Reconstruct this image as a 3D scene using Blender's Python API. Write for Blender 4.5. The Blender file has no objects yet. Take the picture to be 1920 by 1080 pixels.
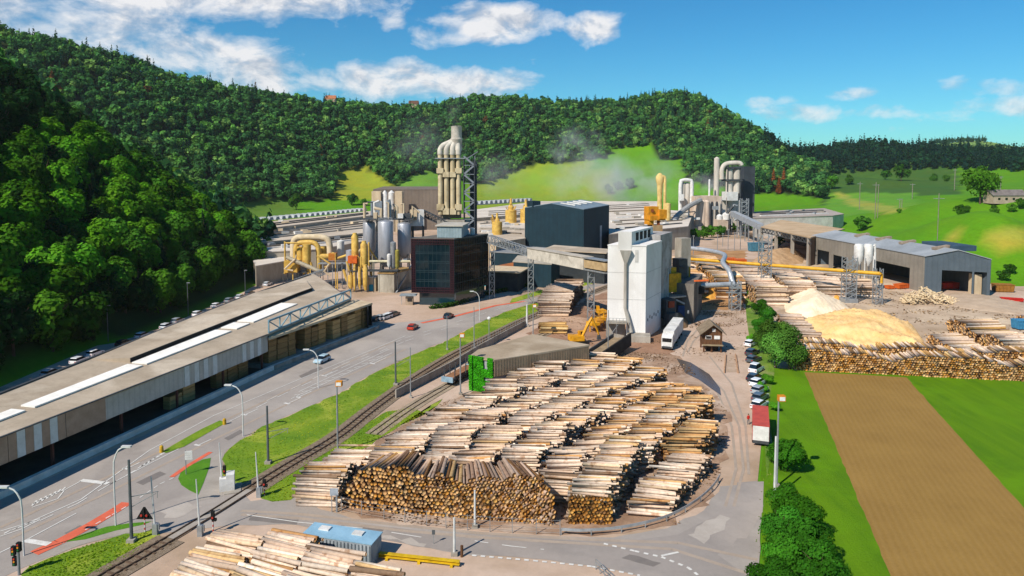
import bpy, math, random
import numpy as np
from mathutils import Vector, Matrix
random.seed(11); rng = np.random.default_rng(11)
scene = bpy.context.scene
COL = scene.collection
R = math.radians
SKYV, EXPO = .97, 0.47
# ---------------------------------------------------------------- camera model (survey of the site)
FPX, CU, CV, HORV, CAMZ = 1333.0, 960.0, 400.0, 312.0, 42.0
PIT = math.atan((CV-HORV)/FPX); CP, SP = math.cos(PIT), math.sin(PIT)
def ray(u, v):
    a, b = (u-CU)/FPX, (CV-v)/FPX
    return Vector((a, CP+b*SP, b*CP-SP))
def G(u, v, z=0.0):
    d = ray(u, v); t = (z-CAMZ)/d.z
    return Vector((d.x*t, d.y*t, z))
def D(u, v, y):
    d = ray(u, v); t = y/d.y
    return Vector((d.x*t, y, CAMZ+d.z*t))
def pix(x, y, z):
    zz = z-CAMZ
    f = y*CP-zz*SP; up = y*SP+zz*CP
    return CU+FPX*x/f, CV-FPX*up/f
cd = bpy.data.cameras.new('camera'); cam = bpy.data.objects.new('camera', cd); COL.objects.link(cam)
cam.location = (0, 0, CAMZ); cam.rotation_euler = (math.pi/2-PIT, 0, 0)
cd.sensor_width = 36; cd.lens = 36*FPX/1920; cd.shift_y = -(540-CV)/1920
cd.clip_start = .5; cd.clip_end = 12000
scene.camera = cam
# ---------------------------------------------------------------- materials
def hx(s):
    s = s.lstrip('#'); o = []
    for i in (0, 2, 4):
        c = int(s[i:i+2], 16)/255
        o.append(c/12.92 if c <= .04045 else ((c+.055)/1.055)**2.4)
    return tuple(o)
MATS = {}
class NT:
    def __init__(s, nt): s.nt = nt; s.N = nt.nodes; s.L = nt.links
    def new(s, t, **k):
        n = s.N.new(t)
        for a, b in k.items():
            if a == 'I':
                for i, val in b.items():
                    if isinstance(val, bpy.types.NodeSocket): s.L.new(val, n.inputs[i])
                    else: n.inputs[i].default_value = val
            else: setattr(n, a, b)
        return n
    def math(s, op, a, b=0.0, c=None, clamp=False):
        I = {0: a, 1: b}
        if c is not None: I[2] = c
        return s.new('ShaderNodeMath', operation=op, use_clamp=clamp, I=I).outputs[0]
    def mix(s, f, a, b, bt='MIX'):
        n = s.new('ShaderNodeMix', data_type='RGBA', blend_type=bt)
        for i, val in ((0, f), (6, a), (7, b)):
            if isinstance(val, bpy.types.NodeSocket): s.L.new(val, n.inputs[i])
            elif i == 0: n.inputs[0].default_value = val
            else: n.inputs[i].default_value = (*val[:3], 1)
        return n.outputs[2]
    def noise(s, vec, sc, det=5, rough=.6, dist=0):
        return s.new('ShaderNodeTexNoise', I={'Vector': vec, 'Scale': sc, 'Detail': det, 'Roughness': rough, 'Distortion': dist}).outputs[0]
    def ramp(s, f, a, b):
        return s.new('ShaderNodeMapRange', clamp=True, I={0: f, 1: a, 2: b, 3: 0.0, 4: 1.0}).outputs[0]
def newmat(name):
    m = bpy.data.materials.new(name); m.use_nodes = True
    t = NT(m.node_tree); b = t.N['Principled BSDF']
    return m, t, b
def M(name, c=None, c2=None, r=.8, sc=.35, amt=1.0, metal=0, bump=0, bsc=6, st=(1, 1, 1), spec=.25, fine=.18, corr=None, c3=None, sc3=.08):
    """weathered surface: two colours mixed by noise in metres, fine grain, optional corrugation (axis, pitch)"""
    if name in MATS: return MATS[name]
    if isinstance(c, str): c = hx(c)
    if c2 is None: c2 = tuple(x*.68 for x in c)
    if isinstance(c2, str): c2 = hx(c2)
    m, t, b = newmat(name)
    pos = t.new('ShaderNodeNewGeometry').outputs['Position']
    v = t.new('ShaderNodeVectorMath', operation='MULTIPLY', I={0: pos, 1: st}).outputs[0]
    f = t.ramp(t.noise(v, sc, 7, .65), .36, .66)
    col = t.mix(t.math('MULTIPLY', f, amt), c, c2)
    if c3 is not None:
        if isinstance(c3, str): c3 = hx(c3)
        col = t.mix(t.ramp(t.noise(pos, sc3, 4, .6, .6), .5, .64), col, c3)
    g = t.noise(pos, sc*14, 3, .7)
    k = t.math('MULTIPLY_ADD', g, fine*2, 1-fine)
    col = t.mix(1.0, col, t.new('ShaderNodeCombineColor', I={0: k, 1: k, 2: k}).outputs[0], 'MULTIPLY')
    h = None
    if corr:
        ax, pitch = corr
        tc = t.new('ShaderNodeSeparateXYZ', I={0: pos})
        a = tc.outputs[0] if ax == 'x' else tc.outputs[1] if ax == 'y' else tc.outputs[2]
        if ax == 'd': a = t.math('ADD', tc.outputs[0], t.math('MULTIPLY', tc.outputs[1], .6))
        w = t.math('SINE', t.math('MULTIPLY', a, 2*math.pi/pitch))
        w = t.math('MULTIPLY_ADD', w, .5, .5)
        h = w
        col = t.mix(t.math('MULTIPLY', t.math('POWER', w, 6.0), .3), col, tuple(x*.55 for x in c))
    t.L.new(col, b.inputs['Base Color'])
    b.inputs['Roughness'].default_value = r; b.inputs['Metallic'].default_value = metal
    b.inputs['Specular IOR Level'].default_value = spec
    if bump or h is not None:
        hh = t.noise(pos, bsc, 5, .7)
        if h is not None: hh = t.math('MULTIPLY_ADD', h, .5, hh)
        bn = t.new('ShaderNodeBump', I={'Strength': bump or .4, 'Distance': .15, 'Height': hh})
        t.L.new(bn.outputs[0], b.inputs['Normal'])
    MATS[name] = m
    return m
def leafmat(name, vary=True, mul=1.0):
    if name in MATS: return MATS[name]
    m, t, b = newmat(name)
    at = t.new('ShaderNodeAttribute', attribute_name='tint').outputs['Color']
    col = at
    if vary:
        rd = t.new('ShaderNodeObjectInfo').outputs['Random']
        k = t.math('MULTIPLY_ADD', rd, .9, .55)
        r2 = t.math('FRACT', t.math('MULTIPLY', rd, 7.31))
        col = t.mix(t.math('MULTIPLY', r2, .5), col, t.mix(1.0, at, (1.6, 1.12, .6), 'MULTIPLY'))
        col = t.mix(1.0, col, t.new('ShaderNodeCombineColor', I={0: k, 1: k, 2: k}).outputs[0], 'MULTIPLY')
    if mul != 1.0: col = t.mix(1.0, col, (mul, mul, mul), 'MULTIPLY')
    d = t.new('ShaderNodeBsdfDiffuse', I={'Color': col})
    tr = t.new('ShaderNodeBsdfTranslucent', I={'Color': t.mix(1.0, col, (1.25, 1.3, .5), 'MULTIPLY')})
    mx = t.new('ShaderNodeMixShader', I={0: .3, 1: d.outputs[0], 2: tr.outputs[0]})
    t.N.remove(b)
    t.L.new(mx.outputs[0], t.N['Material Output'].inputs[0])
    MATS[name] = m
    return m
def glassmat(name, c, r=.08, sp=.8):
    if name in MATS: return MATS[name]
    m, t, b = newmat(name)
    b.inputs['Base Color'].default_value = (*hx(c), 1); b.inputs['Roughness'].default_value = r
    b.inputs['Specular IOR Level'].default_value = sp
    MATS[name] = m
    return m
# ---------------------------------------------------------------- mesh builder
class MB:
    def __init__(s): s.v = []; s.f = []; s.m = []; s.s = []
    def add(s, vs, fs, m=0, smooth=False):
        o = len(s.v); s.v.extend([tuple(p) for p in vs])
        for f in fs: s.f.append(tuple(i+o for i in f)); s.m.append(m); s.s.append(smooth)
        return s
    def hexa(s, b, t, m=0):
        n = len(b)
        fs = [tuple(range(n-1, -1, -1)), tuple(range(n, 2*n))]
        for i in range(n): j = (i+1) % n; fs.append((i, j, n+j, n+i))
        return s.add(list(b)+list(t), fs, m)
    def prism(s, poly, z0, z1, m=0):
        area = sum(poly[i][0]*poly[(i+1) % len(poly)][1]-poly[(i+1) % len(poly)][0]*poly[i][1] for i in range(len(poly)))
        if area < 0: poly = list(poly)[::-1]
        a = lambda z, p: z(p[0], p[1]) if callable(z) else z
        return s.hexa([(p[0], p[1], a(z0, p)) for p in poly], [(p[0], p[1], a(z1, p)) for p in poly], m)
    def box(s, c, d, rot=0, m=0):
        cx, cy, cz = c; x, y, z = d[0]/2, d[1]/2, d[2]/2
        ca, sa = math.cos(rot), math.sin(rot)
        P = lambda a, b, e: (cx+a*ca-b*sa, cy+a*sa+b*ca, cz+e)
        return s.hexa([P(-x, -y, -z), P(x, -y, -z), P(x, y, -z), P(-x, y, -z)], [P(-x, -y, z), P(x, -y, z), P(x, y, z), P(-x, y, z)], m)
    def bar(s, p, q, w, h=None, m=0):
        p, q = Vector(p), Vector(q); h = h or w
        d = (q-p).normalized(); up = Vector((0, 0, 1)) if abs(d.z) < .95 else Vector((0, 1, 0))
        a = d.cross(up).normalized()*w/2; b = a.cross(d).normalized()*h/2
        return s.hexa([p-a-b, p+a-b, p+a+b, p-a+b][::-1], [q-a-b, q+a-b, q+a+b, q-a+b][::-1], m)
    def tube(s, pts, r, n=8, m=0, cap=True):
        pts = [Vector(p) for p in pts]; k = len(pts)
        rs = r if isinstance(r, (list, tuple)) else [r]*k
        ref = None; vs = []
        for i, p in enumerate(pts):
            d = (pts[min(i+1, k-1)]-pts[max(i-1, 0)]).normalized()
            if ref is None:
                up = Vector((0, 0, 1)) if abs(d.z) < .9 else Vector((1, 0, 0))
                ref = d.cross(up).normalized()
            ref = (ref-d*ref.dot(d)).normalized(); b = d.cross(ref)
            for j in range(n):
                a = 2*math.pi*j/n
                vs.append(p+(ref*math.cos(a)+b*math.sin(a))*rs[i])
        fs = []
        o = len(s.v)
        for i in range(k-1):
            for j in range(n):
                l = (j+1) % n; fs.append((i*n+j, i*n+l, (i+1)*n+l, (i+1)*n+j))
        s.add(vs, fs, m, True)
        if cap:
            s.f.append(tuple(o+j for j in range(n-1, -1, -1))); s.m.append(m); s.s.append(False)
            s.f.append(tuple(o+(k-1)*n+j for j in range(n))); s.m.append(m); s.s.append(False)
        return s
    def lathe(s, c, prof, n=14, m=0):
        return s.tube([(c[0], c[1], c[2]+z) for r_, z in prof], [max(r_, .01) for r_, z in prof], n, m)
    def build(s, name, mats, parent=None, world=True):
        me = bpy.data.meshes.new(name)
        me.from_pydata(s.v, [], s.f)
        mats = mats if isinstance(mats, (list, tuple)) else [mats]
        for x in mats: me.materials.append(x)
        me.polygons.foreach_set('material_index', s.m); me.polygons.foreach_set('use_smooth', s.s)
        me.update()
        if any(s.s): me.set_sharp_from_angle(angle=math.radians(38))
        return link(name, me, parent, world)
def link(name, me, parent=None, world=True):
    o = bpy.data.objects.new(name, me); COL.objects.link(o)
    if parent is not None:
        o.parent = parent
        if world: o.matrix_parent_inverse = inv(parent)
    return o
def inv(p):
    return Matrix.Translation(-Vector(p.location)) if p.type == 'EMPTY' else Matrix()
def tag(o, label, cat, group=None):
    o['label'] = label; o['category'] = cat
    if group: o['group'] = group
    return o
def thing(name, label, cat, loc=(0, 0, 0), group=None):
    o = bpy.data.objects.new(name, None); COL.objects.link(o); o.location = loc
    o.empty_display_size = .5
    return tag(o, label, cat, group)
def struct(o, kind='structure'):
    o['kind'] = kind; return o
KIDS = {}
def dup(root, loc, rz=0, label=None, group=None, sc=None):
    r = root.copy(); COL.objects.link(r); r.location = loc; r.rotation_euler = (0, 0, rz)
    if sc: r.scale = (sc, sc, sc) if not isinstance(sc, tuple) else sc
    if label: r['label'] = label
    if group: r['group'] = group
    def rec(src, dst):
        for ch in [c for c in src.children]:
            c = ch.copy(); COL.objects.link(c); c.parent = dst; rec(ch, c)
    rec(root, r)
    return r
def sheet(name, poly, z, mat, sub=0):
    me = bpy.data.meshes.new(name)
    P = [(p[0], p[1], z) for p in poly]
    a = sum(P[i][0]*P[(i+1) % len(P)][1]-P[(i+1) % len(P)][0]*P[i][1] for i in range(len(P)))
    if a < 0: P = P[::-1]
    me.from_pydata(P, [], [tuple(range(len(P)))]); me.materials.append(mat); me.update()
    o = bpy.data.objects.new(name, me); COL.objects.link(o)
    return struct(o)
def gp(pts): return [G(u, v) for u, v in pts]
def inpoly(x, y, poly):
    x = np.asarray(x, float); y = np.asarray(y, float); r = np.zeros(x.shape, bool); n = len(poly)
    for i in range(n):
        x1, y1 = poly[i][0], poly[i][1]; x2, y2 = poly[(i+1) % n][0], poly[(i+1) % n][1]
        if y1 == y2: continue
        c = ((y1 > y) != (y2 > y)) & (x < (x2-x1)*(y-y1)/(y2-y1)+x1)
        r ^= c
    return r
def npmesh(name, V, FQ, mat, tint=None, smooth=False, midx=None):
    """mesh from arrays; FQ (n,k) all faces of k corners"""
    me = bpy.data.meshes.new(name); n, k = FQ.shape
    me.vertices.add(len(V)); me.vertices.foreach_set('co', np.ascontiguousarray(V, np.float32).ravel())
    me.loops.add(n*k); me.loops.foreach_set('vertex_index', FQ.astype(np.int32).ravel())
    me.polygons.add(n); me.polygons.foreach_set('loop_start', np.arange(0, n*k, k, dtype=np.int32))
    try: me.polygons.foreach_set('loop_total', np.full(n, k, np.int32))
    except Exception: pass
    for x in (mat if isinstance(mat, (list, tuple)) else [mat]): me.materials.append(x)
    if smooth: me.polygons.foreach_set('use_smooth', np.ones(n, bool))
    if midx is not None: me.polygons.foreach_set('material_index', midx.astype(np.int32))
    if tint is not None:
        a = me.attributes.new('tint', 'FLOAT_COLOR', 'POINT')
        a.data.foreach_set('color', np.concatenate([tint, np.ones((len(tint), 1))], 1).astype(np.float32).ravel())
    me.update(calc_edges=True); me.validate()
    return me
def lerp(a, b, t): return Vector(a)*(1-t)+Vector(b)*t
def sstep(x, a, b):
    t = np.clip((x-a)/(b-a), 0, 1); return t*t*(3-2*t)
def ipl(u, xs): return np.interp(u, [p[0] for p in xs], [p[1] for p in xs])
# ================================================================ sun, sky, render settings
SUN_EL, SUN_HEAD = R(43), R(43)          # shadows run to heading 43 deg right of straight ahead
sd = Vector((-math.sin(SUN_HEAD)*math.cos(SUN_EL), -math.cos(SUN_HEAD)*math.cos(SUN_EL), math.sin(SUN_EL)))
sl = bpy.data.lights.new('sun', 'SUN'); sl.energy = 4.2; sl.angle = R(.53); sl.color = (1, .935, .83)
so = bpy.data.objects.new('sun', sl); COL.objects.link(so); so.rotation_euler = sd.to_track_quat('Z', 'Y').to_euler(); so.location = sd*300
W = bpy.data.worlds.new('World'); scene.world = W; W.use_nodes = True
t = NT(W.node_tree); bg = t.N['Background']; bg.inputs[1].default_value = .1
sky = t.new('ShaderNodeTexSky', sky_type='NISHITA', sun_disc=False)
sky.sun_elevation = SUN_EL; sky.sun_rotation = math.atan2(sd.x, sd.y); sky.altitude = 600; sky.air_density = 1.0; sky.dust_density = .35; sky.ozone_density = 2.2
skc = t.new('ShaderNodeHueSaturation', I={'Hue': .492, 'Saturation': 1.3, 'Value': SKYV, 'Color': sky.outputs[0]}).outputs[0]
skc = t.mix(1.0, skc, (.29, .69, .84), 'MULTIPLY')
dirv = t.new('ShaderNodeTexCoord').outputs['Generated']
sx = t.new('ShaderNodeSeparateXYZ', I={0: dirv})
az = t.math('ARCTAN2', sx.outputs[0], sx.outputs[1]); el = t.math('ARCSINE', sx.outputs[2])
ae = t.new('ShaderNodeCombineXYZ', I={0: az, 1: el, 2: 0.0}).outputs[0]
nz = t.new('ShaderNodeTexNoise', I={'Vector': t.new('ShaderNodeVectorMath', operation='MULTIPLY', I={0: ae, 1: (1, 1.7, 1)}).outputs[0], 'Scale': 13.0, 'Detail': 12.0, 'Roughness': .6, 'Distortion': .25}).outputs[0]
nz2 = t.noise(t.new('ShaderNodeVectorMath', operation='MULTIPLY_ADD', I={0: ae, 1: (1, 1.7, 1), 2: (-.008, .02, 0)}).outputs[0], 13.0, 12, .6, .25)
CL = [(330, -30, 430, 60, 1.15), (-60, 30, 260, 90, 1.0), (360, 98, 130, 45, 1.05), (470, 140, 130, 46, 1.0), (610, 150, 150, 30, .8), (730, 150, 130, 40, 1.15), (890, 158, 130, 34, 1.05),
      (240, 60, 160, 60, .85), (930, 42, 140, 40, 1.2), (850, 62, 90, 28, .75), (1112, 50, 62, 34, 1.05), (732, 34, 40, 26, .75),
      (1490, 215, 75, 22, .85), (1440, 190, 60, 16, .65), (1400, 150, 60, 12, .5), (1590, 177, 50, 13, .6), (1660, 208, 65, 17, .65), (1830, 205, 140, 26, .75), (1870, 165, 95, 20, .6), (1010, 115, 50, 10, .45), (1290, 68, 30, 10, .35), (1700, 240, 40, 8, .4),
      (-500, 60, 300, 90, 1.0), (2500, 150, 250, 70, 1.0), (2900, 40, 300, 90, 1.0)]
tot = None
for u, v, w, h, k in CL:
    d0 = ray(u, v).normalized(); a0, e0 = math.atan2(d0.x, d0.y), math.asin(d0.z)
    q = t.new('ShaderNodeVectorMath', operation='MULTIPLY_ADD', I={0: ae, 1: (FPX/w, FPX/h, 0), 2: (-a0*FPX/w, -e0*FPX/h, 0)}).outputs[0]
    l = t.new('ShaderNodeVectorMath', operation='LENGTH', I={0: q}).outputs[1]
    b = t.new('ShaderNodeMapRange', clamp=True, interpolation_type='SMOOTHSTEP', I={0: l, 1: 1.5, 2: .25, 3: 0.0, 4: k}).outputs[0]
    tot = b if tot is None else t.math('MAXIMUM', tot, b)
e1 = t.math('MULTIPLY_ADD', nz, 2.7, -1.68)
dens = t.ramp(t.math('MULTIPLY', t.math('ADD', tot, e1), t.math('GREATER_THAN', tot, .001)), .08, .8)
lit = t.ramp(t.math('SUBTRACT', nz, nz2), -.11, .05)
cc = t.mix(lit, (3.9, 4.2, 4.8), (6.9, 6.75, 6.75))
final = t.mix(t.math('MULTIPLY', dens, .93), skc, cc)
t.L.new(final, bg.inputs[0])
scene.view_settings.view_transform = 'Standard'; scene.view_settings.look = 'None'; scene.view_settings.exposure = EXPO; scene.view_settings.gamma = 1
cy = scene.cycles
cy.max_bounces = 6; cy.diffuse_bounces = 3; cy.glossy_bounces = 3; cy.transmission_bounces = 4; cy.transparent_max_bounces = 12; cy.volume_bounces = 1
cy.use_denoising = True
try: cy.denoiser = 'OPENIMAGEDENOISE'; cy.denoising_input_passes = 'RGB_ALBEDO_NORMAL'; cy.denoising_prefilter = 'ACCURATE'
except Exception: pass
cy.use_adaptive_sampling = True; cy.adaptive_threshold = .012
cy.sample_clamp_indirect = 6
# ================================================================ terrain
CP3 = []
def c(u, v, d): p = D(u, v, d); CP3.append((p.x, p.y, p.z))
for u, v, d in [(-350, -12, 700), (-150, 28, 720), (0, 72, 750), (130, 102, 760), (250, 131, 800), (330, 162, 850), (400, 173, 900), (500, 192, 950), (600, 207, 1000), (700, 211, 1050), (800, 214, 1100), (900, 194, 1150), (1000, 199, 1170), (1100, 204, 1180), (1200, 194, 1190), (1280, 186, 1190), (1350, 215, 1150), (1420, 258, 1080), (1480, 296, 1000), (1530, 362, 860)]:
    c(u, v, d); p = D(u, v, d); CP3.append((p.x*1.25, p.y+260, p.z*.62))
for u, v, d in [(60, 330, 520), (180, 380, 500), (300, 418, 480), (430, 402, 600), (500, 386, 700), (640, 376, 760), (640, 332, 880), (720, 340, 880), (800, 352, 860), (900, 366, 880), (960, 332, 980), (1100, 302, 1020), (1200, 278, 1050), (1270, 304, 970), (1260, 372, 830), (1290, 340, 850), (1420, 378, 760), (1540, 381, 700),
                (1600, 398, 540), (1550, 352, 780), (1640, 372, 640), (1700, 366, 680), (1620, 430, 420), (1700, 415, 410), (1780, 404, 390), (1840, 380, 400), (1900, 385, 390), (1990, 380, 390), (1830, 440, 285), (1920, 442, 295), (1990, 445, 290), (1900, 500, 262), (1750, 340, 900), (1650, 338, 950), (1880, 345, 880), (1990, 345, 880),
                (1500, 296, 1180), (1600, 282, 1300), (1700, 292, 1350), (1800, 302, 1400), (1920, 304, 1450), (2100, 300, 1450), (1640, 282, 2200), (1750, 270, 2250), (1840, 265, 2250), (1920, 279, 2200), (2100, 280, 2200), (1500, 318, 1900), (1400, 320, 1700)]:
    c(u, v, d)
for x in (-80, -20, 60, 140, 240, 340):
    for y in (-150, -20, 90, 190): CP3.append((x, y, 0))
for x in (-120, -60, 0, 60, 120):
    for y in (290, 400, 500, 600): CP3.append((x, y, 0))
CP3 += [(170, 225, 0), (200, 215, 0), (250, 205, 0), (330, 200, 0), (140, 300, 0), (140, 360, 0), (-200, 560, 1), (0, 720, 1), (100, 760, 2), (60, 660, 0), (600, 200, 10), (900, 300, 40), (900, 800, 60), (1500, 600, 100), (1500, 1500, 60), (-200, -150, 0), (-700, 300, 100), (-1000, 700, 230), (-1000, 1300, 150), (0, 2000, 60), (-700, 1800, 90), (1000, 2700, 60), (300, 2600, 40), (2000, 2600, 80), (500, -200, 0)]
CP3 = np.array(CP3); K = len(CP3); SC = 400.0
def phi(r): return np.sqrt(r*r+.01)
X = CP3[:, :2]/SC
A = phi(np.linalg.norm(X[:, None]-X[None], axis=2))
Pm = np.concatenate([np.ones((K, 1)), X], 1)
S = np.zeros((K+3, K+3)); S[:K, :K] = A+np.eye(K)*2e-3; S[:K, K:] = Pm; S[K:, :K] = Pm.T
WT = np.linalg.solve(S, np.concatenate([CP3[:, 2], np.zeros(3)]))
HBX = [(-200, -100), (60, -100), (140, -98.5), (200, -95.5), (270, -95), (300, -99), (360, -128), (460, -190)]
def height(x, y):
    x = np.asarray(x, float); y = np.asarray(y, float); sh = x.shape; x = x.ravel(); y = y.ravel()
    z = np.empty(len(x))
    for i in range(0, len(x), 20000):
        q = np.stack([x[i:i+20000], y[i:i+20000]], 1)/SC
        z[i:i+20000] = phi(np.linalg.norm(q[:, None]-X[None], axis=2))@WT[:K]+WT[K]+q@WT[K+1:]
    flat = sstep(x, -150, -110)*(1-sstep(x-np.clip((260-y)*2, 0, 400), 150, 215))*(1-sstep(y, 520, 640))
    flat = np.maximum(flat, (1-sstep(y, 205, 250))*sstep(x, -135, -105))
    z = np.maximum(z, 0)*(1-flat)
    dist = np.maximum(0, np.interp(y, [p[0] for p in HBX], [p[1] for p in HBX])-x)
    hA = np.minimum(.70*dist, 60+.45*dist)*(1-sstep(y, 262, 470))*np.minimum(1, dist/10+.15)
    hA = np.minimum(hA, 150)
    z = np.maximum(z, hA)
    bump = (np.sin(x*.021+1)*np.cos(y*.017)+np.sin(x*.05+y*.043))*.9
    z = z+bump*np.clip(z/25, 0, 1)
    return np.where(z < .02, -.06, z).reshape(sh)
def hz(x, y): return float(height(np.array([x]), np.array([y]))[0])
gx = np.concatenate([np.arange(-1500, -420, 20), np.arange(-420, 480, 7.5), np.arange(480, 2600, 22)])
gy = np.concatenate([np.arange(-260, 140, 16), np.arange(140, 560, 7), np.arange(560, 1300, 11), np.arange(1300, 3200, 30)])
XX, YY = np.meshgrid(gx, gy); ZZ = height(XX, YY)
nx, ny = len(gx), len(gy)
V = np.stack([XX, YY, ZZ], 2).reshape(-1, 3)
ii = np.arange(ny-1)[:, None]*nx+np.arange(nx-1)[None]
FQ = np.stack([ii, ii+1, ii+nx+1, ii+nx], 2).reshape(-1, 4)
# land cover of the meadows: each vertex its own colour, one dip painted as shaded
UU, VV = pix(V[:, 0], np.maximum(V[:, 1], 1), V[:, 2])
tint = np.tile(np.array((.075, .225, .006)), (len(V), 1))
def paint(cond, colr): tint[cond] = np.array(colr)
paint((V[:, 1] > 450) & (UU < 700), hx('5c7d26'))
paint((V[:, 1] > 600) & (UU > 380) & (UU < 640) & (VV > 370), hx('51752a'))
paint((V[:, 1] > 500) & (UU > 560) & (UU < 700) & (VV > 374), np.array((.075, .235, .006)))
paint((V[:, 1] > 700) & (UU > 620) & (UU < 745) & (VV < 374), hx('85922a'))
paint((V[:, 1] > 700) & (UU > 745) & (UU < 860), hx('5c8a34'))
paint((V[:, 1] > 700) & (UU > 880) & (UU < 1150), hx('75912f'))
paint((V[:, 1] > 700) & (UU > 1110) & (UU < 1300) & (VV < 318), np.array((.08, .24, .006)))
paint((V[:, 1] > 620) & (UU > 1540) & (UU < 1800), hx('3a5c25'))  # shade lying in the dip, put into a darker grass colour
paint((V[:, 1] > 500) & (UU > 1550) & (UU < 1720) & (VV > 362), hx('55892a'))
paint(inpoly(UU, VV, [(1555, 352), (1600, 372), (1700, 392), (1660, 402), (1590, 384)]) & (V[:, 1] > 300), (.22, .28, .05))
paint(inpoly(UU, VV, [(1775, 440), (1850, 430), (1990, 428), (1990, 472), (1900, 468), (1830, 455)]) & (V[:, 1] > 200) & (V[:, 1] < 420), (.26, .27, .035))
paint((V[:, 1] > 1800), hx('6d8f4a'))
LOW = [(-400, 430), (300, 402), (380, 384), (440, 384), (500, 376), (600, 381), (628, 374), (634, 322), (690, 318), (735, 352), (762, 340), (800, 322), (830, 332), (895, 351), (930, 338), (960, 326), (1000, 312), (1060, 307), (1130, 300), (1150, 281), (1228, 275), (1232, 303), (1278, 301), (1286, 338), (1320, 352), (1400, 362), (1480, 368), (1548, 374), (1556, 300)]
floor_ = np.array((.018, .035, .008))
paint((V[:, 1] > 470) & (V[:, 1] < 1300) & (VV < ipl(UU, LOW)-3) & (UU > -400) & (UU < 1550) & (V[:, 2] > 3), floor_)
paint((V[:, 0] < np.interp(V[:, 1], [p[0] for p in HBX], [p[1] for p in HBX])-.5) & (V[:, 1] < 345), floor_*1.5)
tint *= rng.uniform(.94, 1.06, (len(V), 1))
m, t, b = newmat('meadow')
at = t.new('ShaderNodeAttribute', attribute_name='tint').outputs['Color']
pos = t.new('ShaderNodeNewGeometry').outputs['Position']
n1 = t.ramp(t.noise(pos, .03, 6, .65), .35, .68); n2 = t.noise(pos, .6, 4, .7)
rot = t.new('ShaderNodeMapping', I={'Vector': pos, 'Rotation': (0, 0, R(-38)), 'Scale': (.42, .02, 1)}).outputs[0]
n3 = t.noise(rot, 1.0, 3, .6)
col = t.mix(n1, at, t.mix(1.0, at, (1.35, 1.0, .8), 'MULTIPLY'))
k = t.math('MULTIPLY_ADD', n2, .5, .75); k = t.math('MULTIPLY', k, t.math('MULTIPLY_ADD', n3, .36, .82))
col = t.mix(1.0, col, t.new('ShaderNodeCombineColor', I={0: k, 1: k, 2: k}).outputs[0], 'MULTIPLY')
t.L.new(col, b.inputs['Base Color']); b.inputs['Roughness'].default_value = .9; b.inputs['Specular IOR Level'].default_value = .1
t.L.new(t.new('ShaderNodeBump', I={'Strength': .5, 'Distance': .3, 'Height': n2}).outputs[0], b.inputs['Normal'])
MATS['meadow'] = m
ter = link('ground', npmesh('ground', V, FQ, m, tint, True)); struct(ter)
# ================================================================ ground surfaces
def rough(poly, amp=.35, st=1.6):
    out = []
    for i in range(len(poly)):
        a, b_ = poly[i], poly[(i+1) % len(poly)]; L = math.hypot(b_[0]-a[0], b_[1]-a[1]); n = max(1, int(L/st))
        for j in range(n):
            s_ = j/n; out.append(Vector((a[0]+(b_[0]-a[0])*s_+random.gauss(0, amp)*(j > 0), a[1]+(b_[1]-a[1])*s_+random.gauss(0, amp)*(j > 0), 0)))
    return out
concrete = M('yard_concrete', 'c2aa97', 'b0957f', sc=.06, bump=.15, c3='a08870', sc3=.035)
asphalt = M('asphalt', '9d948c', '918881', sc=.12, fine=.12, c3='a79d94', sc3=.05)
asphalt2 = M('asphalt_dark', '968d86', '89817b', sc=.1, fine=.12, c3='a3988f', sc3=.04)
verge = M('verge_grass', (.17,.26,.01), (.09,.19,.008), sc=.16, fine=.45, bump=.8, bsc=2, c3=(.27,.32,.03), sc3=.11)
lawn = M('lawn', (.09,.23,.008), (.06,.18,.006), sc=.3, fine=.25, bump=.5, bsc=3)
lgreen = M('green_strip', (.108,.215,.006), (.072,.165,.006), sc=.45, st=(1, .1, 1), fine=.26, bump=.6, bsc=3, c3=(.11,.24,.006), sc3=.06, spec=.05)
dirt = M('dirt', 'a07c64', '83634d', sc=.1, bump=.4, c3='b7987f', sc3=.06)
bark_dirt = M('bark_dirt', 'a88a72', '80644f', sc=.25, bump=.5, bsc=3, c3='bba592', sc3=.12)
ballast = M('ballast', '8d7c6a', '75644f', sc=1.2, fine=.4, bump=.8, bsc=8)
paving = M('paving', 'a39a90', '948b80', sc=.3)
sheet('yard', gp([(-100, 1120), (-160, 770), (0, 704), (100, 667), (200, 639), (300, 605), (400, 573), (462, 545), (478, 530), (520, 512), (440, 480), (470, 418), (700, 402), (1250, 398), (1420, 402), (1500, 430), (1580, 455)])+[Vector((190, 262, 0)), Vector((190, 228, 0))]+gp([(1990, 615), (1990, 722), (1505, 697), (1440, 700), (1400, 1120)]), 0, concrete)
# right hand field strips and plough land
sheet('meadow_strip', gp([(1432, 1130), (1425, 900), (1450, 690), (1505, 692), (1990, 716), (2300, 735), (2300, 1200)]), .012, lgreen)
plough, t, b = newmat('ploughed_soil')
pos = t.new('ShaderNodeNewGeometry').outputs['Position']
p0, p1_ = G(1508, 698), G(1660, 1056); fa = math.atan2(p1_.y-p0.y, p1_.x-p0.x)
mp = t.new('ShaderNodeMapping', vector_type='TEXTURE', I={'Vector': pos, 'Rotation': (0, 0, fa)}).outputs[0]
fx = t.new('ShaderNodeSeparateXYZ', I={0: mp}).outputs[1]
w = t.math('MULTIPLY_ADD', t.math('SINE', t.math('MULTIPLY', t.math('ADD', fx, t.math('MULTIPLY', t.noise(pos, .5), .5)), 2*math.pi/.85)), .5, .5)
col = t.mix(t.ramp(t.noise(pos, .09, 7, .7), .35, .65), (.285, .168, .045), (.235, .136, .036))
col = t.mix(t.math('MULTIPLY', w, .2), col, (.33, .21, .08))
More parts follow.
